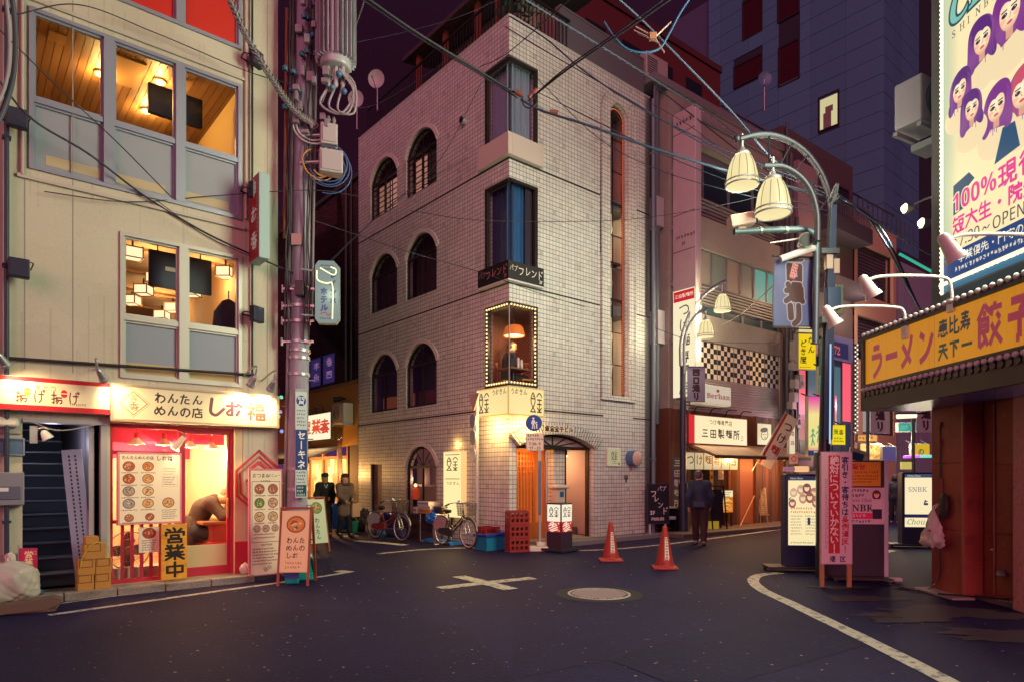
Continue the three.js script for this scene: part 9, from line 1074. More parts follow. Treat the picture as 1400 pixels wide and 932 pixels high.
// ---------------------------------------------------------------- round sign on a stand, back-to-front sign post, fish light box, cones
{
  const b=D(740,650,13.9);b.y=0;const d=13.9,t=thing('sign_post','blue round pedestrian sign over a time plate on a white weighted stand','road sign',{ p:b,ry:0.06}),at=(px,py)=>D(px,py,d).sub(b),m=M([0.5,0.5,0.52],0.4,0.4);
  add(t,'pole',[rod([-0.03,0.1,0],[-0.03,2.35,0],0.03,0.03,14),rod([0.12,0.1,0.04],[0.1,2.1,0.04],0.022,0.022,12)],m);add(t,'blue_tape',[rod([-0.03,0.75,0],[-0.03,1.9,0],0.034,0.034,14)],M([0.1,0.2,0.34],0.4));add(t,'stand',[rbox(-0.27,0,-0.2,0.27,0.1,0.2,0.02),rbox(-0.1,0.1,-0.1,0.2,0.18,0.1,0.02)],M([0.62,0.58,0.5],0.6));add(t,'joint',rod([0.12,0.3,0.04],[0.12,0.38,0.04],0.034,0.034,12),m);
  const c=at(729.5,578),disc=add(t,'round_sign',rod([c.x,c.y,0.05],[c.x,c.y,0.06],0.175,0.175,36),M([0.35,0.36,0.4],0.5));const f=add(t,'sign_face',new THREE.CircleGeometry(0.17,40).translate(c.x,c.y,0.0635),printed(256,256,(x,w)=>{ paint(x,'#16408c',0,0,w,w);x.fillStyle='#e4e6ea';x.strokeStyle='#e4e6ea';x.lineCap='round';x.lineJoin='round';x.beginPath();x.arc(120,56,17,0,7);x.fill();x.lineWidth=34;x.beginPath();x.moveTo(120,94);x.lineTo(120,140);x.stroke();x.lineWidth=15;x.beginPath();x.moveTo(104,90);x.lineTo(92,140);x.moveTo(136,90);x.lineTo(152,138);x.moveTo(112,150);x.lineTo(102,216);x.moveTo(128,150);x.lineTo(136,216);x.stroke();x.beginPath();x.arc(172,120,12,0,7);x.fill();x.lineWidth=20;x.beginPath();x.moveTo(172,148);x.lineTo(172,172);x.stroke();x.lineWidth=10;x.beginPath();x.moveTo(168,176);x.lineTo(164,214);x.moveTo(176,176);x.lineTo(182,214);x.stroke();}));
  const q=at(731,604);add(t,'time_plate',rbox(q.x-0.19,q.y-0.19,0.045,q.x+0.19,q.y+0.19,0.055,0.02),M([0.6,0.5,0.46],0.5));add(t,'plate_face',sheet(0.37,0.37,q.x,q.y,0.058),printed(200,200,(x,w)=>{ paint(x,'#e2cdbb',0,0,w,w);x.strokeStyle='#8a6a66';x.lineWidth=4;x.strokeRect(3,3,w-6,w-6);smallPrint(x,16,10,168,2,30,'#4a2f3a',1.4);text(x,'7:30- 9',30,98,44,{ col:'#4a2f3a'});text(x,'17 - 21',34,146,44,{ col:'#4a2f3a'});}));
}
{
  const b=D(652,650,14.35);b.y=0;const t=thing('sign_post','bare steel sign post with plates seen edge on by the silver bicycle','road sign',{ p:b}),m=M([0.5,0.47,0.46],0.4,0.4);add(t,'pole',rod([0,0,0],[0,3.42,0],0.038,0.038,16),m);add(t,'cap',ball(0,3.42,0,0.04),m);const H2=(py)=>EYE +(HORIZON-py)/ FOCAL*14.35;const pl=[[575,0.16],[597,0.16],[621,0.16]];for(const[py,r]of pl){ const pr=add(t,'plate',[rod([0,0,0.04],[0,0,0.055],r,r,28),box(-0.02,-0.04,-0.05,0.02,0.04,0.04)],M([0.3,0.34,0.44],0.4,0.3));pr.position.set(-0.05,H2(py),0);pr.rotation.y=-1.1;}
  const tri=add(t,'triangle_sign',[slab([[-0.2,0.16],[0.2,0.16],[0.02,-0.2],[-0.02,-0.2]],0.012,0.004)],M([0.5,0.34,0.3],0.5));tri.position.set(-0.06,H2(548),0.05);tri.rotation.y=-0.9;
}
{
  const b=D(765,650,13.75);b.y=0;const t=thing('lightbox_stand','square standing light box with two fish logo faces at the arched entrance','lightbox',{ p:b,ry:-Math.PI/4+0.05}),w=0.385,h=1.02;add(t,'case',rbox(-w/2,0.07,-w/2,w/2,h,w/2,0.008),M([0.04,0.02,0.04],0.45));add(t,'base',box(-0.3,0.02,-0.3,0.3,0.07,0.3),M([0.02,0.02,0.025]));for(const[x,z]of[[-1,-1],[1,-1],[1,1],[-1,1]])add(t,'caster',ball(x*0.26,0.025,z*0.26,0.025,10,8),black);
  const fm=litSign(192,420,(x,w2,h2)=>{ paint(x,'#fbf0d4',0,0,w2,h2);fishLogo(x,24,40,150,'#1c1210');paint(x,'#c22a1c',0,262,w2,158);x.strokeStyle='#fbe6d0';x.lineWidth=17;x.lineCap='round';for(const s of['40 300 90 275','24 330 130 296','90 275 80 330','30 372 140 320','44 400 150 350','66 414 150 384']){ const a=s.split(' ').map(Number);x.beginPath();x.moveTo(a[0],a[1]);x.quadraticCurveTo((a[0]+ a[2])/ 2+10,(a[1]+ a[3])/ 2-12,a[2],a[3]);x.stroke();} x.fillStyle='#fbe6d0';x.beginPath();x.arc(166,290,10,0,7);x.arc(172,400,8,0,7);x.fill();},0.95);
  const y0=0.42,fh=h-y0-0.03;add(t,'sign_face',sheet(w-0.04,fh,0,y0+fh/2,w/2+0.003),fm);const r=add(t,'sign_face',sheet(w-0.04,fh),fm);r.rotation.y=Math.PI/2;r.position.set(w/2+0.003,y0+fh/2,0);for(const a of[-Math.PI/4,Math.PI/4]){ const n=V(Math.sin(a+0.05),0,Math.cos(a+0.05));area(b.clone().add(n.clone().multiplyScalar(w/2+0.03)).setY(0.72),n,w,fh,[1,0.85,0.6],1.6);}
  const wbx=thing('parcel_box','white box with a rounded lid and blue tag on the entrance pier','box',{ on:FR,at:[FR.u(764,-0.2),0.95,-0.24]});add(wbx,'box',rbox(-0.14,0,-0.06,0.14,0.34,0.12,0.02),M([0.55,0.5,0.44]));add(wbx,'lid',rbox(-0.2,0.34,-0.06,0.2,0.42,0.2,0.03),M([0.62,0.58,0.5]));add(wbx,'tag',box(-0.04,0.14,0.121,0.08,0.27,0.126),M([0.02,0.12,0.24]));
}
{
  const red=new THREE.MeshPhysicalMaterial({roughness:0.55,map:canvas(256,256,(c,w,h)=>{ paint(c,'#a8302a',0,0,w,h);grain(c,w,h,900,['#7c221e','#c04a3c','#4a1a1a'],1,5,0.4);grain(c,w,h,40,['#2a1416','#d0907c'],2,12,0.35);})});let first;for(const[px,py,l]of[[835,766,'red road cone with a white paper strip, nearer the tiled building'],[909,776.5,'red road cone with a white paper strip, nearer the camera']]){
    const p=G(px,py);if(!first){ first=thing('traffic_cone',l,'cone',{ p,group:'two road cones'});add(first,'cone',lathe([[0.175,0.03],[0.165,0.06],[0.15,0.09],[0.045,0.66],[0.04,0.71],[0.025,0.72],[0.0,0.72]],28),red);add(first,'base',[rbox(-0.21,0.0,-0.21,0.21,0.035,0.21,0.012),lathe([[0.2,0.035],[0.17,0.05],[0.165,0.06]],24)],red);const s=add(first,'paper_strip',new THREE.CylinderGeometry(0.0715,0.145,0.43,10,1,true,-0.32,0.64).translate(0,0.325,0),printed(96,320,(x,w,h)=>{ paint(x,'#e6dcc4',0,0,w,h);for(let i=0;i<8;i++){ smallPrint(x,22,30+i*35,52,1,26,'#1c1418');smallPrint(x,22,30+i*35,52,1,26,'#1c1418');} x.fillStyle='#1c1418';x.fillRect(10,10,26,16);x.fillRect(58,10,26,16);}));s.rotation.y=0.2;add(first,'tip',lathe([[0.047,0.63],[0.04,0.712],[0.02,0.722]],16).translate(0,0.002,0),M([0.42,0.03,0.02],0.6));} else copyOf(first,l,{ p,ry:-0.1});
  }
}
// ---------------------------------------------------------------- overhead wires
function wire(label,pts,r,col=[0.02,0.02,0.035],twist=false){   // pts: [px, py, distance]
  const P=pts.map(([a,b,c])=>D(a,b,c)),t=tag(add(scene,'overhead_wire',[tube(P,r,70,6)],M(col,0.55)),label,'cable');
  if(twist){ const c=new THREE.CatmullRomCurve3(P,false,'centripetal'),q=[];for(let i=0;i<=260;i++){ const v=c.getPoint(i/260);const a=i*0.9;q.push(v.add(V(Math.cos(a)* r*1.5,Math.sin(a)* r*1.5,0)));} t.geometry=flat([t.geometry,new THREE.TubeGeometry(new THREE.CatmullRomCurve3(q),520,r*0.45,4)]);}
  return t;
}
wire('thick black cable falling from the upper left to the bay window splice',[[480,-18,9.6],[560,38,10.2],[640,88,10.8],[706,128,11.2]],0.022);wire('second black cable just below the thick one to the bay window splice',[[490,-4,9.8],[570,50,10.4],[650,98,10.9],[708,134,11.3]],0.014);
wire('black cable running steeply down from the top right to the splice',[[958,-30,8.8],[860,38,9.6],[780,92,10.4],[726,134,11.2]],0.016);wire('twin black cable beside the steep one from the top right',[[948,-30,8.9],[850,40,9.7],[770,96,10.5],[722,138,11.3]],0.012);wire('thin dark wire crossing the roof corner toward the fourth floor bay',[[800,-20,10],[738,35,11],[690,75,12],[655,92,13]],0.008);
wire('heavy blue cable sagging from the splice to the near lamp post',[[712,136,11.2],[738,150,11.2],[800,170,11],[900,205,10.8],[1010,238,10.6],[1138,272,10.3],[1196,302,10.6],[1260,428,11.5]],0.02,[0.02,0.045,0.085]);wire('dark wire above the heavy blue cable across the tiled front',[[697,22,13.2],[745,52,12.6],[800,98,12],[880,150,11.6],[980,200,11.2],[1138,262,10.4]],0.013,[0.02,0.035,0.07]);wire('thin wire just under the dark one across the tiled front',[[690,36,13.2],[760,78,12.4],[850,130,11.8],[960,196,11.2],[1138,284,10.4]],0.009,[0.02,0.035,0.07]);wire('thin lower wire from the bay to the near lamp post',[[735,126,13],[800,158,12.4],[900,208,11.8],[1010,252,11],[1138,290,10.4]],0.008,[0.02,0.04,0.08]);wire('lowest thin wire crossing the slot window to the lamp post',[[735,108,14],[820,190,13],[900,232,12],[1000,262,11],[1138,296,10.4]],0.007,[0.02,0.04,0.08]);
wire('pale twisted cable climbing over the roof corner toward the office roof',[[700,-12,11],[760,25,11.5],[830,68,12.2],[900,112,13],[960,150,14],[1012,188,15]],0.013,[0.09,0.12,0.2],true);wire('straight pale blue cable from the sky down behind the near lamps',[[812,-30,9.5],[870,20,9.8],[940,90,10],[1000,152,10.2],[1062,222,10.4],[1118,262,10.5]],0.014,[0.06,0.1,0.18]);
wire('blue looped cable hanging in the sky over the tiled building',[[826,30,9.8],[838,48,9.8],[856,66,9.8],[880,72,9.8],[902,66,9.8],[914,48,9.8],[930,18,9.7],[950,-12,9.6]],0.017,[0.015,0.08,0.19]);
{ const c=D(892,50,9.8),t=thing('cable_splice','metal cable clamp with loose rods hanging in the sky','cable clamp',{ p:c});each(t,'rod',[rod([-0.25,0.15,0],[0.02,0.0,0],0.012),rod([-0.22,0.06,0],[0.1,-0.12,0.03],0.01),rod([0.05,0,0],[0.28,0.22,0],0.014),rod([0,0.02,0.02],[0.18,-0.24,0],0.012),rod([-0.28,0.1,0],[-0.08,-0.02,0.03],0.008)],M([0.35,0.25,0.24],0.4,0.5));add(t,'clamp',rbox(-0.05,-0.05,-0.04,0.06,0.05,0.04,0.01),M([0.3,0.12,0.07],0.5));const c2=D(718,130,11.15),s=thing('cable_splice','rust coloured insulators where the black cables meet before the bay window','cable clamp',{ p:c2});each(s,'insulator',[rod([-0.16,0.06,0],[-0.04,-0.02,0],0.05,0.03),rod([0.2,0.09,0],[0.06,-0.04,0],0.05,0.03),rod([0.42,-0.28,0],[0.56,-0.3,0],0.035)],M([0.2,0.05,0.04],0.5));add(s,'loop',tube([[-0.05,-0.02,0],[-0.02,-0.18,0],[0.1,-0.22,0],[0.2,-0.12,0],[0.12,-0.02,0]],0.012,20),black);}
wire('twisted steel bundle from the top of the frame down to the pole boxes',[[305,-22,8.6],[335,45,9],[372,108,9.6],[404,152,10.1],[432,172,10.3]],0.028,[0.24,0.2,0.22],true);wire('thin wire from the upper left roof edge to the utility pole',[[20,20,8.1],[105,6,8.5],[210,44,9.2],[345,100,10],[410,118,10.3]],0.008);wire('black cable slanting across the cream wall to the red upright sign',[[-10,100,7.6],[40,160,8],[120,210,8.6],[200,270,9.2],[280,318,9.7],[352,352,10.1],[415,380,10.4]],0.014);wire('thin black wire crossing the wide upper window diagonally',[[-10,32,7.6],[80,120,8.2],[160,195,8.8],[234,270,9.2]],0.008);wire('thin wire along the foot of the wide upper window',[[60,262,8.4],[170,276,9],[290,268,9.8],[420,260,10.3],[490,268,12]],0.007);wire('thin wire dropping across the window of paper lamps',[[215,275,9.1],[280,322,9.6],[345,352,10]],0.006);
wire('bundle of cables bending down the left edge of the frame',[[14,-20,7.4],[20,40,7.5],[18,100,7.5],[4,150,7.4],[-16,190,7.3]],0.03,[0.06,0.06,0.09]);wire('second pale cable of the bundle at the left edge',[[6,-20,7.3],[12,50,7.4],[8,110,7.4],[-12,160,7.3]],0.02,[0.3,0.28,0.3]);
wire('wire from the pole down across the arched windows to the black pub sign',[[425,300,10.4],[490,322,12],[560,345,13],[655,372,13.6],[740,402,13.4],[800,420,13.8]],0.007);wire('thin wire rising from the hotel sign to the pink lit wall',[[424,385,10.4],[470,338,12],[540,275,14],[600,220,14.4],[660,110,13.8]],0.006);wire('second thin wire rising beside it to the pink lit wall',[[424,390,10.4],[480,330,12],[560,262,14],[640,215,14.2]],0.006);wire('nearly level thin wire over the second floor window toward the camera arm',[[560,288,13.6],[640,300,13.2],[735,303,13],[860,300,12.4],[1000,278,11],[1066,262,10.5]],0.006,[0.05,0.06,0.09]);wire('wire from the utility pole top to the alley roofs',[[505,-20,10],[480,50,11],[455,105,11.5],[440,140,11]],0.012,[0.22,0.17,0.19]);
wire('thin wire high across the sky from the transformer to the roof plants',[[475,60,10.4],[560,42,12],[640,18,13],[720,-20,13]],0.006);wire('thin wire sagging past the satellite dish to the roof railing',[[470,150,10.4],[520,140,13],[585,100,15],[640,62,15.5]],0.006);wire('dark cable along the office roof toward the terrace',[[896,118,17],[960,168,17.4],[1020,214,18],[1075,250,19]],0.016,[0.05,0.07,0.11]);wire('thin wire from the tiled roof over the blade sign to the twin lamp',[[888,140,16.5],[940,170,14],[1000,210,11.5],[1138,268,10.3]],0.007,[0.03,0.05,0.09]);
wire('wire from the slim lamp post to the street banner',[[980,448,17.5],[1010,432,16],[1056,392,12]],0.008);wire('thin wire from the office wall to the slim lamp post',[[895,448,17.4],[935,462,17.6],[1066,470,21]],0.008);wire('wire fanning from the near lamp post toward the billboard wall',[[1142,262,10.3],[1190,298,10],[1240,330,9.5],[1278,352,9.2]],0.01,[0.03,0.05,0.1]);wire('cable dropping from the near lamp post to the canopy',[[1190,300,10.6],[1215,340,10.8],[1240,390,10.6],[1262,430,10]],0.018,[0.02,0.05,0.09]);wire('thin wire from the lamp post knot across the orange lit building',[[1142,264,10.3],[1170,285,12],[1215,310,14]],0.008,[0.05,0.07,0.12]);
// ---------------------------------------------------------------- people: one smooth surface per body, clothing as shells over it
function blob(bones,lo,hi,res=72,k=0.03){   // bones: [ax, ay, az, bx, by, bz, ra, rb]; the surface round all of them, smoothly joined
  const mc=new MarchingCubes(res,new THREE.MeshBasicMaterial(),false,false,200000);mc.isolation=0;const f=mc.field,hs=res/2,sx=(hi[0]- lo[0])/ 2,sy=(hi[1]- lo[1])/ 2,sz=(hi[2]- lo[2])/ 2,cx=(hi[0]+ lo[0])/ 2,cy=(hi[1]+ lo[1])/ 2,cz=(hi[2]+ lo[2])/ 2;
  const B=bones.map(([ax,ay,az,bx,by,bz,ra,rb])=>{ const dx=bx-ax,dy=by-ay,dz=bz-az;return[ax,ay,az,dx,dy,dz,1 /(dx*dx+dy*dy+dz*dz||1),ra,(rb??ra)- ra];});
  for(let z=0;z<res;z++)for(let y=0;y<res;y++)for(let x=0;x<res;x++){
    const X=cx +(x-hs)/ hs*sx,Y=cy +(y-hs)/ hs*sy,Z=cz +(z-hs)/ hs*sz;let s=0,m=1e9;const ds=[];
    for(const b of B){ const px=X-b[0],py=Y-b[1],pz=Z-b[2];let t=(px*b[3]+ py*b[4]+ pz*b[5])* b[6];t=t<0?0:t>1?1:t;const d=Math.hypot(px-b[3]* t,py-b[4]* t,pz-b[5]* t)-(b[7]+ b[8]* t);if(d<m)m=d;ds.push(d);}
    if(m<0.12){ for(const d of ds)if(d<m+0.14)s +=Math.exp(-(d-m)/ k);m -=k*Math.log(s)* 0.7;}
    f[z*res*res+y*res+x]= -m;
  }
  mc.update();const n=mc.count,p=new Float32Array(n*3);for(let i=0;i<n;i++){ p[3*i]= cx+mc.positionArray[3*i]* sx;p[3*i+1]= cy+mc.positionArray[3*i+1]* sy;p[3*i+2]= cz+mc.positionArray[3*i+2]* sz;}
  let g=new THREE.BufferGeometry();g.setAttribute('position',new THREE.BufferAttribute(p,3));g=mergeVertices(g,1e-4);g.computeVertexNormals();return g;
}
const b2=(a,b,ra,rb)=>[...a,...b,ra,rb??ra];
function handGeo(w,dir,side){   // a relaxed hand of palm, four bent fingers and a thumb, at wrist w along dir
  const d=vec(dir).normalize(),s=V(side,0,0).addScaledVector(d,-d.x*side).normalize(),n=d.clone().cross(s),at=(a,b,c)=>vec(w).clone().addScaledVector(d,a).addScaledVector(s,b).addScaledVector(n,c),out=[];
  out.push(new THREE.SphereGeometry(0.042,10,8).scale(0.5,1.1,0.9).applyQuaternion(new THREE.Quaternion().setFromUnitVectors(UPV,d)).translate(...at(0.045,0,0).toArray()));
  [[-0.026,0.07],[-0.009,0.082],[0.009,0.076],[0.025,0.06]].forEach(([o,l])=>out.push(rod(at(0.075,0,o),at(0.075+l*0.55,-0.008,o),0.0095,0.0085,6),rod(at(0.075+l*0.55,-0.008,o),at(0.075+l*0.9,-0.03,o),0.0085,0.007,6)));
  out.push(rod(at(0.03,-0.012,-0.036),at(0.07,-0.025,-0.052),0.011,0.009,6));return out;
}
function person(label,p,ry,J,C,{ coat=0,scale=1,hat,extra}={}){
  const t=thing('person',label,'person',{ p,ry});t.scale.setScalar(scale);
  const j={ hip:[0,0.93,0],chest:[0,1.26,0],neck:[0,1.43,0],head:[0,1.585,0.02],sl:[0.165,1.38,0],sr:[-0.165,1.38,0],el:[0.235,1.12,-0.03],er:[-0.235,1.12,-0.03],wl:[0.24,0.88,0.05],wr:[-0.24,0.88,0.05],hl:[0.09,0.92,0],hr:[-0.09,0.92,0],kl:[0.1,0.5,0.02],kr:[-0.1,0.5,0.02],al:[0.105,0.09,-0.02],ar:[-0.105,0.09,-0.02],...J};
  const v=(a)=>V(...a),toe=(a,f=[0,0,1])=>[a[0]+ f[0]* 0.16,0.035,a[2]+ f[2]* 0.16],pts=Object.values(j),lo=[0,1,2].map((i)=>Math.min(...pts.map((q)=>q[i]))- 0.22),hi=[0,1,2].map((i)=>Math.max(...pts.map((q)=>q[i]))+ 0.22);lo[1]= Math.min(lo[1],-0.04);
  const skin=[b2(j.hip,j.chest,0.115,0.12),b2(j.sl,j.sr,0.075),b2(j.chest,j.neck,0.1,0.05),b2(j.neck,j.head,0.05,0.06),b2(j.sl,j.el,0.052,0.042),b2(j.sr,j.er,0.052,0.042),b2(j.el,j.wl,0.042,0.028),b2(j.er,j.wr,0.042,0.028),b2(j.hl,j.kl,0.085,0.056),b2(j.hr,j.kr,0.085,0.056),b2(j.kl,j.al,0.054,0.036),b2(j.kr,j.ar,0.054,0.036),b2(j.al,toe(j.al),0.035,0.03),b2(j.ar,toe(j.ar),0.035,0.03)];
  const hd=v(j.head),nk=v(j.neck),up=hd.clone().sub(nk).normalize(),fw=V(0,0,1).addScaledVector(up,-up.z).normalize(),sd=up.clone().cross(fw).normalize(),H=(a,b,c)=>hd.clone().addScaledVector(sd,a).addScaledVector(up,b).addScaledVector(fw,c),HA=(a,b,c)=>H(a,b,c).toArray();
  skin.push(b2(HA(0,0.03,-0.015),HA(0,-0.02,0.01),0.092,0.078),b2(HA(0,-0.06,0.035),HA(0,-0.085,0.04),0.05,0.035));
  const body=add(t,'body',[blob(skin,lo,hi,80,0.025),...handGeo(j.wl,v(j.wl).sub(v(j.el)),1),...handGeo(j.wr,v(j.wr).sub(v(j.er)),-1),rod(H(0,0.01,0.085),H(0,-0.03,0.105),0.009,0.014,8),...[-1,1].map((s)=>new THREE.SphereGeometry(0.026,8,6).scale(0.4,1,0.7).translate(...HA(s*0.09,-0.01,-0.005)))],M(C.skin??[0.5,0.27,0.18],0.6));
  add(t,'eyes',[-1,1].map((s)=>ball(...HA(s*0.032,0.005,0.079),0.009,8,6)),M([0.02,0.015,0.015],0.3));add(t,'mouth',new THREE.SphereGeometry(0.02,8,5).scale(1,0.3,0.5).translate(...HA(0,-0.063,0.084)),M([0.3,0.08,0.07],0.5));
  const bottom=coat?coat:j.hip[1]- 0.06,hem=v(j.hip).lerp(V((j.kl[0]+ j.kr[0])/ 2,(j.kl[1]+ j.kr[1])/ 2,(j.kl[2]+ j.kr[2])/ 2),coat?0.62:0.12).toArray();
  add(t,'jacket',blob([b2(j.hip,j.chest,0.138,0.138),b2(j.chest,j.neck,0.128,0.078),b2(j.sl,j.sr,0.09),b2(j.sl,j.el,0.074,0.06),b2(j.sr,j.er,0.074,0.06),b2(j.el,j.wl,0.068,0.05),b2(j.er,j.wr,0.068,0.05),b2([j.hl[0]* 0.8,j.hip[1],j.hip[2]],[hem[0]+ 0.08,hem[1],hem[2]],0.118,coat?0.125:0.11),b2([j.hr[0]* 0.8,j.hip[1],j.hip[2]],[hem[0]- 0.08,hem[1],hem[2]],0.118,coat?0.125:0.11)],lo,hi,80,0.03),M(C.jacket,0.8));
  add(t,'trousers',blob([b2(j.hl,j.kl,0.104,0.08),b2(j.hr,j.kr,0.104,0.08),b2(j.kl,j.al,0.085,0.066),b2(j.kr,j.ar,0.085,0.066),b2(j.hl,j.hr,0.115)],lo,hi,76,0.02),M(C.trousers,0.85));
  add(t,'shoes',[blob([b2([j.al[0],Math.max(0.05,j.al[1]- 0.035),j.al[2]- 0.02],toe(j.al),0.052,0.044),b2([j.ar[0],Math.max(0.05,j.ar[1]- 0.035),j.ar[2]- 0.02],toe(j.ar),0.052,0.044)],[Math.min(j.al[0],j.ar[0])- 0.14,-0.02,Math.min(j.al[2],j.ar[2])- 0.2],[Math.max(j.al[0],j.ar[0])+ 0.14,0.3,Math.max(j.al[2],j.ar[2])+ 0.36],40,0.015)],M(C.shoes??[0.03,0.025,0.03],0.5));
  if(hat){ add(t,'cap',[lathe([[0.1,0.0],[0.106,0.03],[0.09,0.075],[0.05,0.1],[0,0.105]],20).applyQuaternion(new THREE.Quaternion().setFromUnitVectors(UPV,up)).translate(...HA(0,0.045,-0.012)),...(hat==='cap'?[new THREE.CylinderGeometry(0.085,0.085,0.008,20,1,false,-1.2,2.4).translate(...HA(0,0.048,0.06))]:[])],M(C.hat,0.8));}
  add(t,'hair',blob([b2(HA(0,0.045,-0.03),HA(0,0.0,-0.04),0.092,0.088),...(C.long?[b2(HA(0.05,-0.02,-0.03),HA(0.06,-0.14,-0.02),0.05,0.045),b2(HA(-0.05,-0.02,-0.03),HA(-0.06,-0.14,-0.02),0.05,0.045)]:[])],HA(-0.2,-0.3,-0.22).map((q,i)=>Math.min(q,HA(0.2,0.2,0.2)[i])),HA(0.2,0.2,0.2).map((q,i)=>Math.max(q,HA(-0.2,-0.3,-0.22)[i])),40,0.02),M(C.hair??[0.02,0.015,0.015],0.7));
  if(extra)extra(t,j,HA);return t;
}
{
  const stride=(a)=>({kl:[0.1,0.5,0.1*a],al:[0.1,0.1,0.2*a],kr:[-0.09,0.5,-0.04*a],ar:[-0.1,0.12,-0.24*a],el:[0.24,1.12,-0.12*a],wl:[0.25,0.9,-0.06*a],er:[-0.24,1.12,0.04*a],wr:[-0.23,0.9,0.16*a]});
  const P=(px,d)=>{ const p=D(px,650,d);p.y=0;return p;};
  person('person in a dark blue jacket walking away past the noodle house',P(957,15.0),Math.PI-0.35,{ ...stride(0.8),head:[0.03,1.585,0.03]},{ jacket:[0.018,0.03,0.07],trousers:[0.035,0.012,0.018],hair:[0.08,0.07,0.075],shoes:[0.2,0.17,0.16]},{ scale:1.0,extra:(t)=>add(t,'shoulder_bag',[rbox(-0.13,0.86,-0.24,0.13,1.0,-0.16,0.03)],M([0.02,0.035,0.08],0.6))});
  person('person in a black coat and cap walking toward the street in the alley',P(444,17.0),0.5,{ ...stride(0.55),wr:[-0.17,0.92,0.12],wl:[0.18,0.92,0.12]},{ jacket:[0.014,0.011,0.014],trousers:[0.012,0.01,0.013],hat:[0.02,0.02,0.03],skin:[0.5,0.25,0.15]},{ hat:'cap',scale:0.96,coat:1,extra:(t)=>{ add(t,'shirt_collar',[bar([-0.04,1.42,0.1],[0,1.32,0.155],0.03,0.02),bar([0.04,1.42,0.1],[0,1.32,0.155],0.03,0.02)],M([0.5,0.45,0.45]));add(t,'hip_flask',box(0.05,0.98,0.15,0.1,1.08,0.18),M([0.6,0.25,0.05]));}});
  person('person in a taupe down coat and dark knit hat carrying a bag',P(471,16.8),0.75,{ ...stride(0.6),el:[0.2,1.14,0.06],wl:[0.12,1.06,0.22],er:[-0.2,1.14,0.06],wr:[-0.1,1.0,0.22]},{ jacket:[0.17,0.1,0.085],trousers:[0.012,0.01,0.012],hat:[0.06,0.012,0.014],long:true,skin:[0.55,0.3,0.2],hair:[0.03,0.015,0.012]},{ hat:'knit',coat:1,scale:0.95,extra:(t)=>{ add(t,'fur_collar',new THREE.TorusGeometry(0.1,0.045,8,20).rotateX(Math.PI/2).scale(1.15,0.8,1).translate(0,1.43,0.01),M([0.1,0.05,0.04],0.95));add(t,'paper_bag',[rbox(0.1,0.55,0.14,0.34,0.92,0.24,0.02),tube([[0.14,0.92,0.19],[0.2,1.02,0.2],[0.3,0.92,0.19]],0.008,10)],M([0.6,0.33,0.2],0.7));add(t,'coat_seam',[1.0,1.1,1.2,1.3].map((y)=>new THREE.TorusGeometry(0.165,0.007,5,24).rotateX(Math.PI/2).scale(1,1,0.95).translate(0,y,0)),M([0.12,0.065,0.055]));}});
  person('person with red scarf and tan bag walking off down the far street',P(1224,21.6),2.6,{ ...stride(1.0)},{ jacket:[0.02,0.018,0.035],trousers:[0.025,0.03,0.07],shoes:[0.6,0.45,0.35],long:true},{ scale:0.94,extra:(t)=>{ add(t,'shoulder_bag',rbox(-0.3,0.85,-0.12,-0.1,1.05,0.12,0.04),M([0.55,0.3,0.15]));add(t,'scarf',[rbox(-0.26,0.7,0.0,-0.16,1.2,0.1,0.03)],M([0.4,0.02,0.07]));}});
  // the diner bent over the counter in the noodle shop
  const u=FB.u(262,-0.9);person('person in a dark jacket bent over a bowl inside the noodle shop',FB.p(u,0.085,-0.9),FB.ry+1.25,{ hip:[0,0.56,0],hl:[0.09,0.55,0.02],hr:[-0.09,0.55,0.02],kl:[0.13,0.5,0.42],kr:[-0.13,0.5,0.42],al:[0.13,0.1,0.34],ar:[-0.13,0.1,0.34],chest:[0,0.87,0.14],neck:[0,1.0,0.3],head:[0,1.04,0.46],sl:[0.18,0.95,0.24],sr:[-0.18,0.95,0.24],el:[0.25,0.76,0.42],er:[-0.25,0.76,0.42],wl:[0.12,0.86,0.58],wr:[-0.12,0.86,0.58]},{ jacket:[0.05,0.028,0.026],trousers:[0.03,0.03,0.05],hair:[0.16,0.1,0.07],skin:[0.55,0.3,0.18]},{ scale:1.12,extra:(t)=>add(t,'coat_tail',lathe([[0.0,0.34],[0.1,0.32],[0.16,0.1],[0.15,-0.1],[0.12,-0.12]],16).scale(1.3,1,0.8).translate(0,0.45,-0.03),M([0.05,0.028,0.026],0.8))});
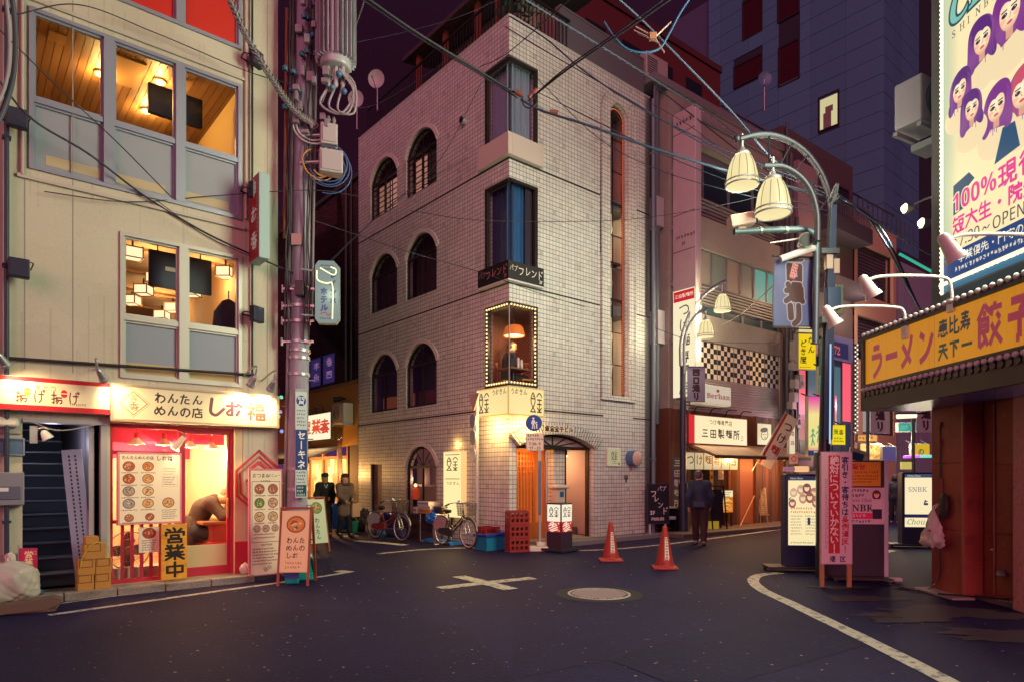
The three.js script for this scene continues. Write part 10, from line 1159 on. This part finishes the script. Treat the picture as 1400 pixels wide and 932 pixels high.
  // guest seen through the second floor corner window
  const y=FL.y(696.2,526)- 0.25;person('dark seated guest behind the second floor corner window',FL.p(-0.72,y,-0.55),FL.ry+2.7,{ hip:[0,0.56,0],hl:[0.09,0.55,0.02],hr:[-0.09,0.55,0.02],kl:[0.12,0.5,0.4],kr:[-0.12,0.5,0.4],al:[0.12,0.1,0.36],ar:[-0.12,0.1,0.36],chest:[0,0.92,0.03],neck:[0,1.1,0.08],head:[0,1.24,0.13],sl:[0.18,1.04,0.06],sr:[-0.18,1.04,0.06],el:[0.22,0.78,0.14],er:[-0.22,0.78,0.14],wl:[0.14,0.72,0.36],wr:[-0.14,0.72,0.36]},{ jacket:[0.018,0.014,0.02],trousers:[0.02,0.02,0.025],hair:[0.02,0.015,0.015]},{});
  const chx=(label,uu,z)=>{ const t=thing('dining_chair',label,'chair',{ on:FL,at:[uu,y,z],ry:1.35}),w=M([0.35,0.14,0.03],0.5);add(t,'seat',rbox(-0.2,0.42,-0.2,0.2,0.46,0.2,0.01),w);for(const[a,b]of[[-1,-1],[1,-1],[1,1],[-1,1]])add(t,'leg',rod([a*0.17,0,b*0.17],[a*0.17,0.42,b*0.17],0.018),w);add(t,'backrest',[...[-0.15,-0.09,-0.03,0.03,0.09,0.15].map((x)=>rod([x,0.46,-0.19],[x,0.85,-0.22],0.011)),rbox(-0.2,0.83,-0.24,0.2,0.89,-0.2,0.01)],w);return t;};
  chx('slatted wooden chair under the guest in the corner window',-0.72,-0.55);chx('empty slatted wooden chair in the corner window',-0.3,-0.75);
  const tb=thing('dining_table','small dark table with white cylinders in the corner window','table',{ on:FR,at:[0.5,y,-0.45]});add(tb,'top',rbox(-0.28,0.66,-0.25,0.25,0.7,0.25,0.01),M([0.2,0.08,0.05]));add(tb,'leg',rod([0,0,0],[0,0.66,0],0.03),black);add(tb,'white_cylinder',[rod([0.02,0.7,0.15],[0.02,0.93,0.15],0.03),rod([0.12,0.7,0.15],[0.12,0.9,0.15],0.03)],M([0.6,0.55,0.55]));add(tb,'dark_box',box(-0.2,0.7,0,-0.06,0.9,0.15),dark);
}
scene.traverse((o)=>{ if(o.isMesh)o.castShadow=o.receiveShadow=true;});
renderer.render(scene,camera);
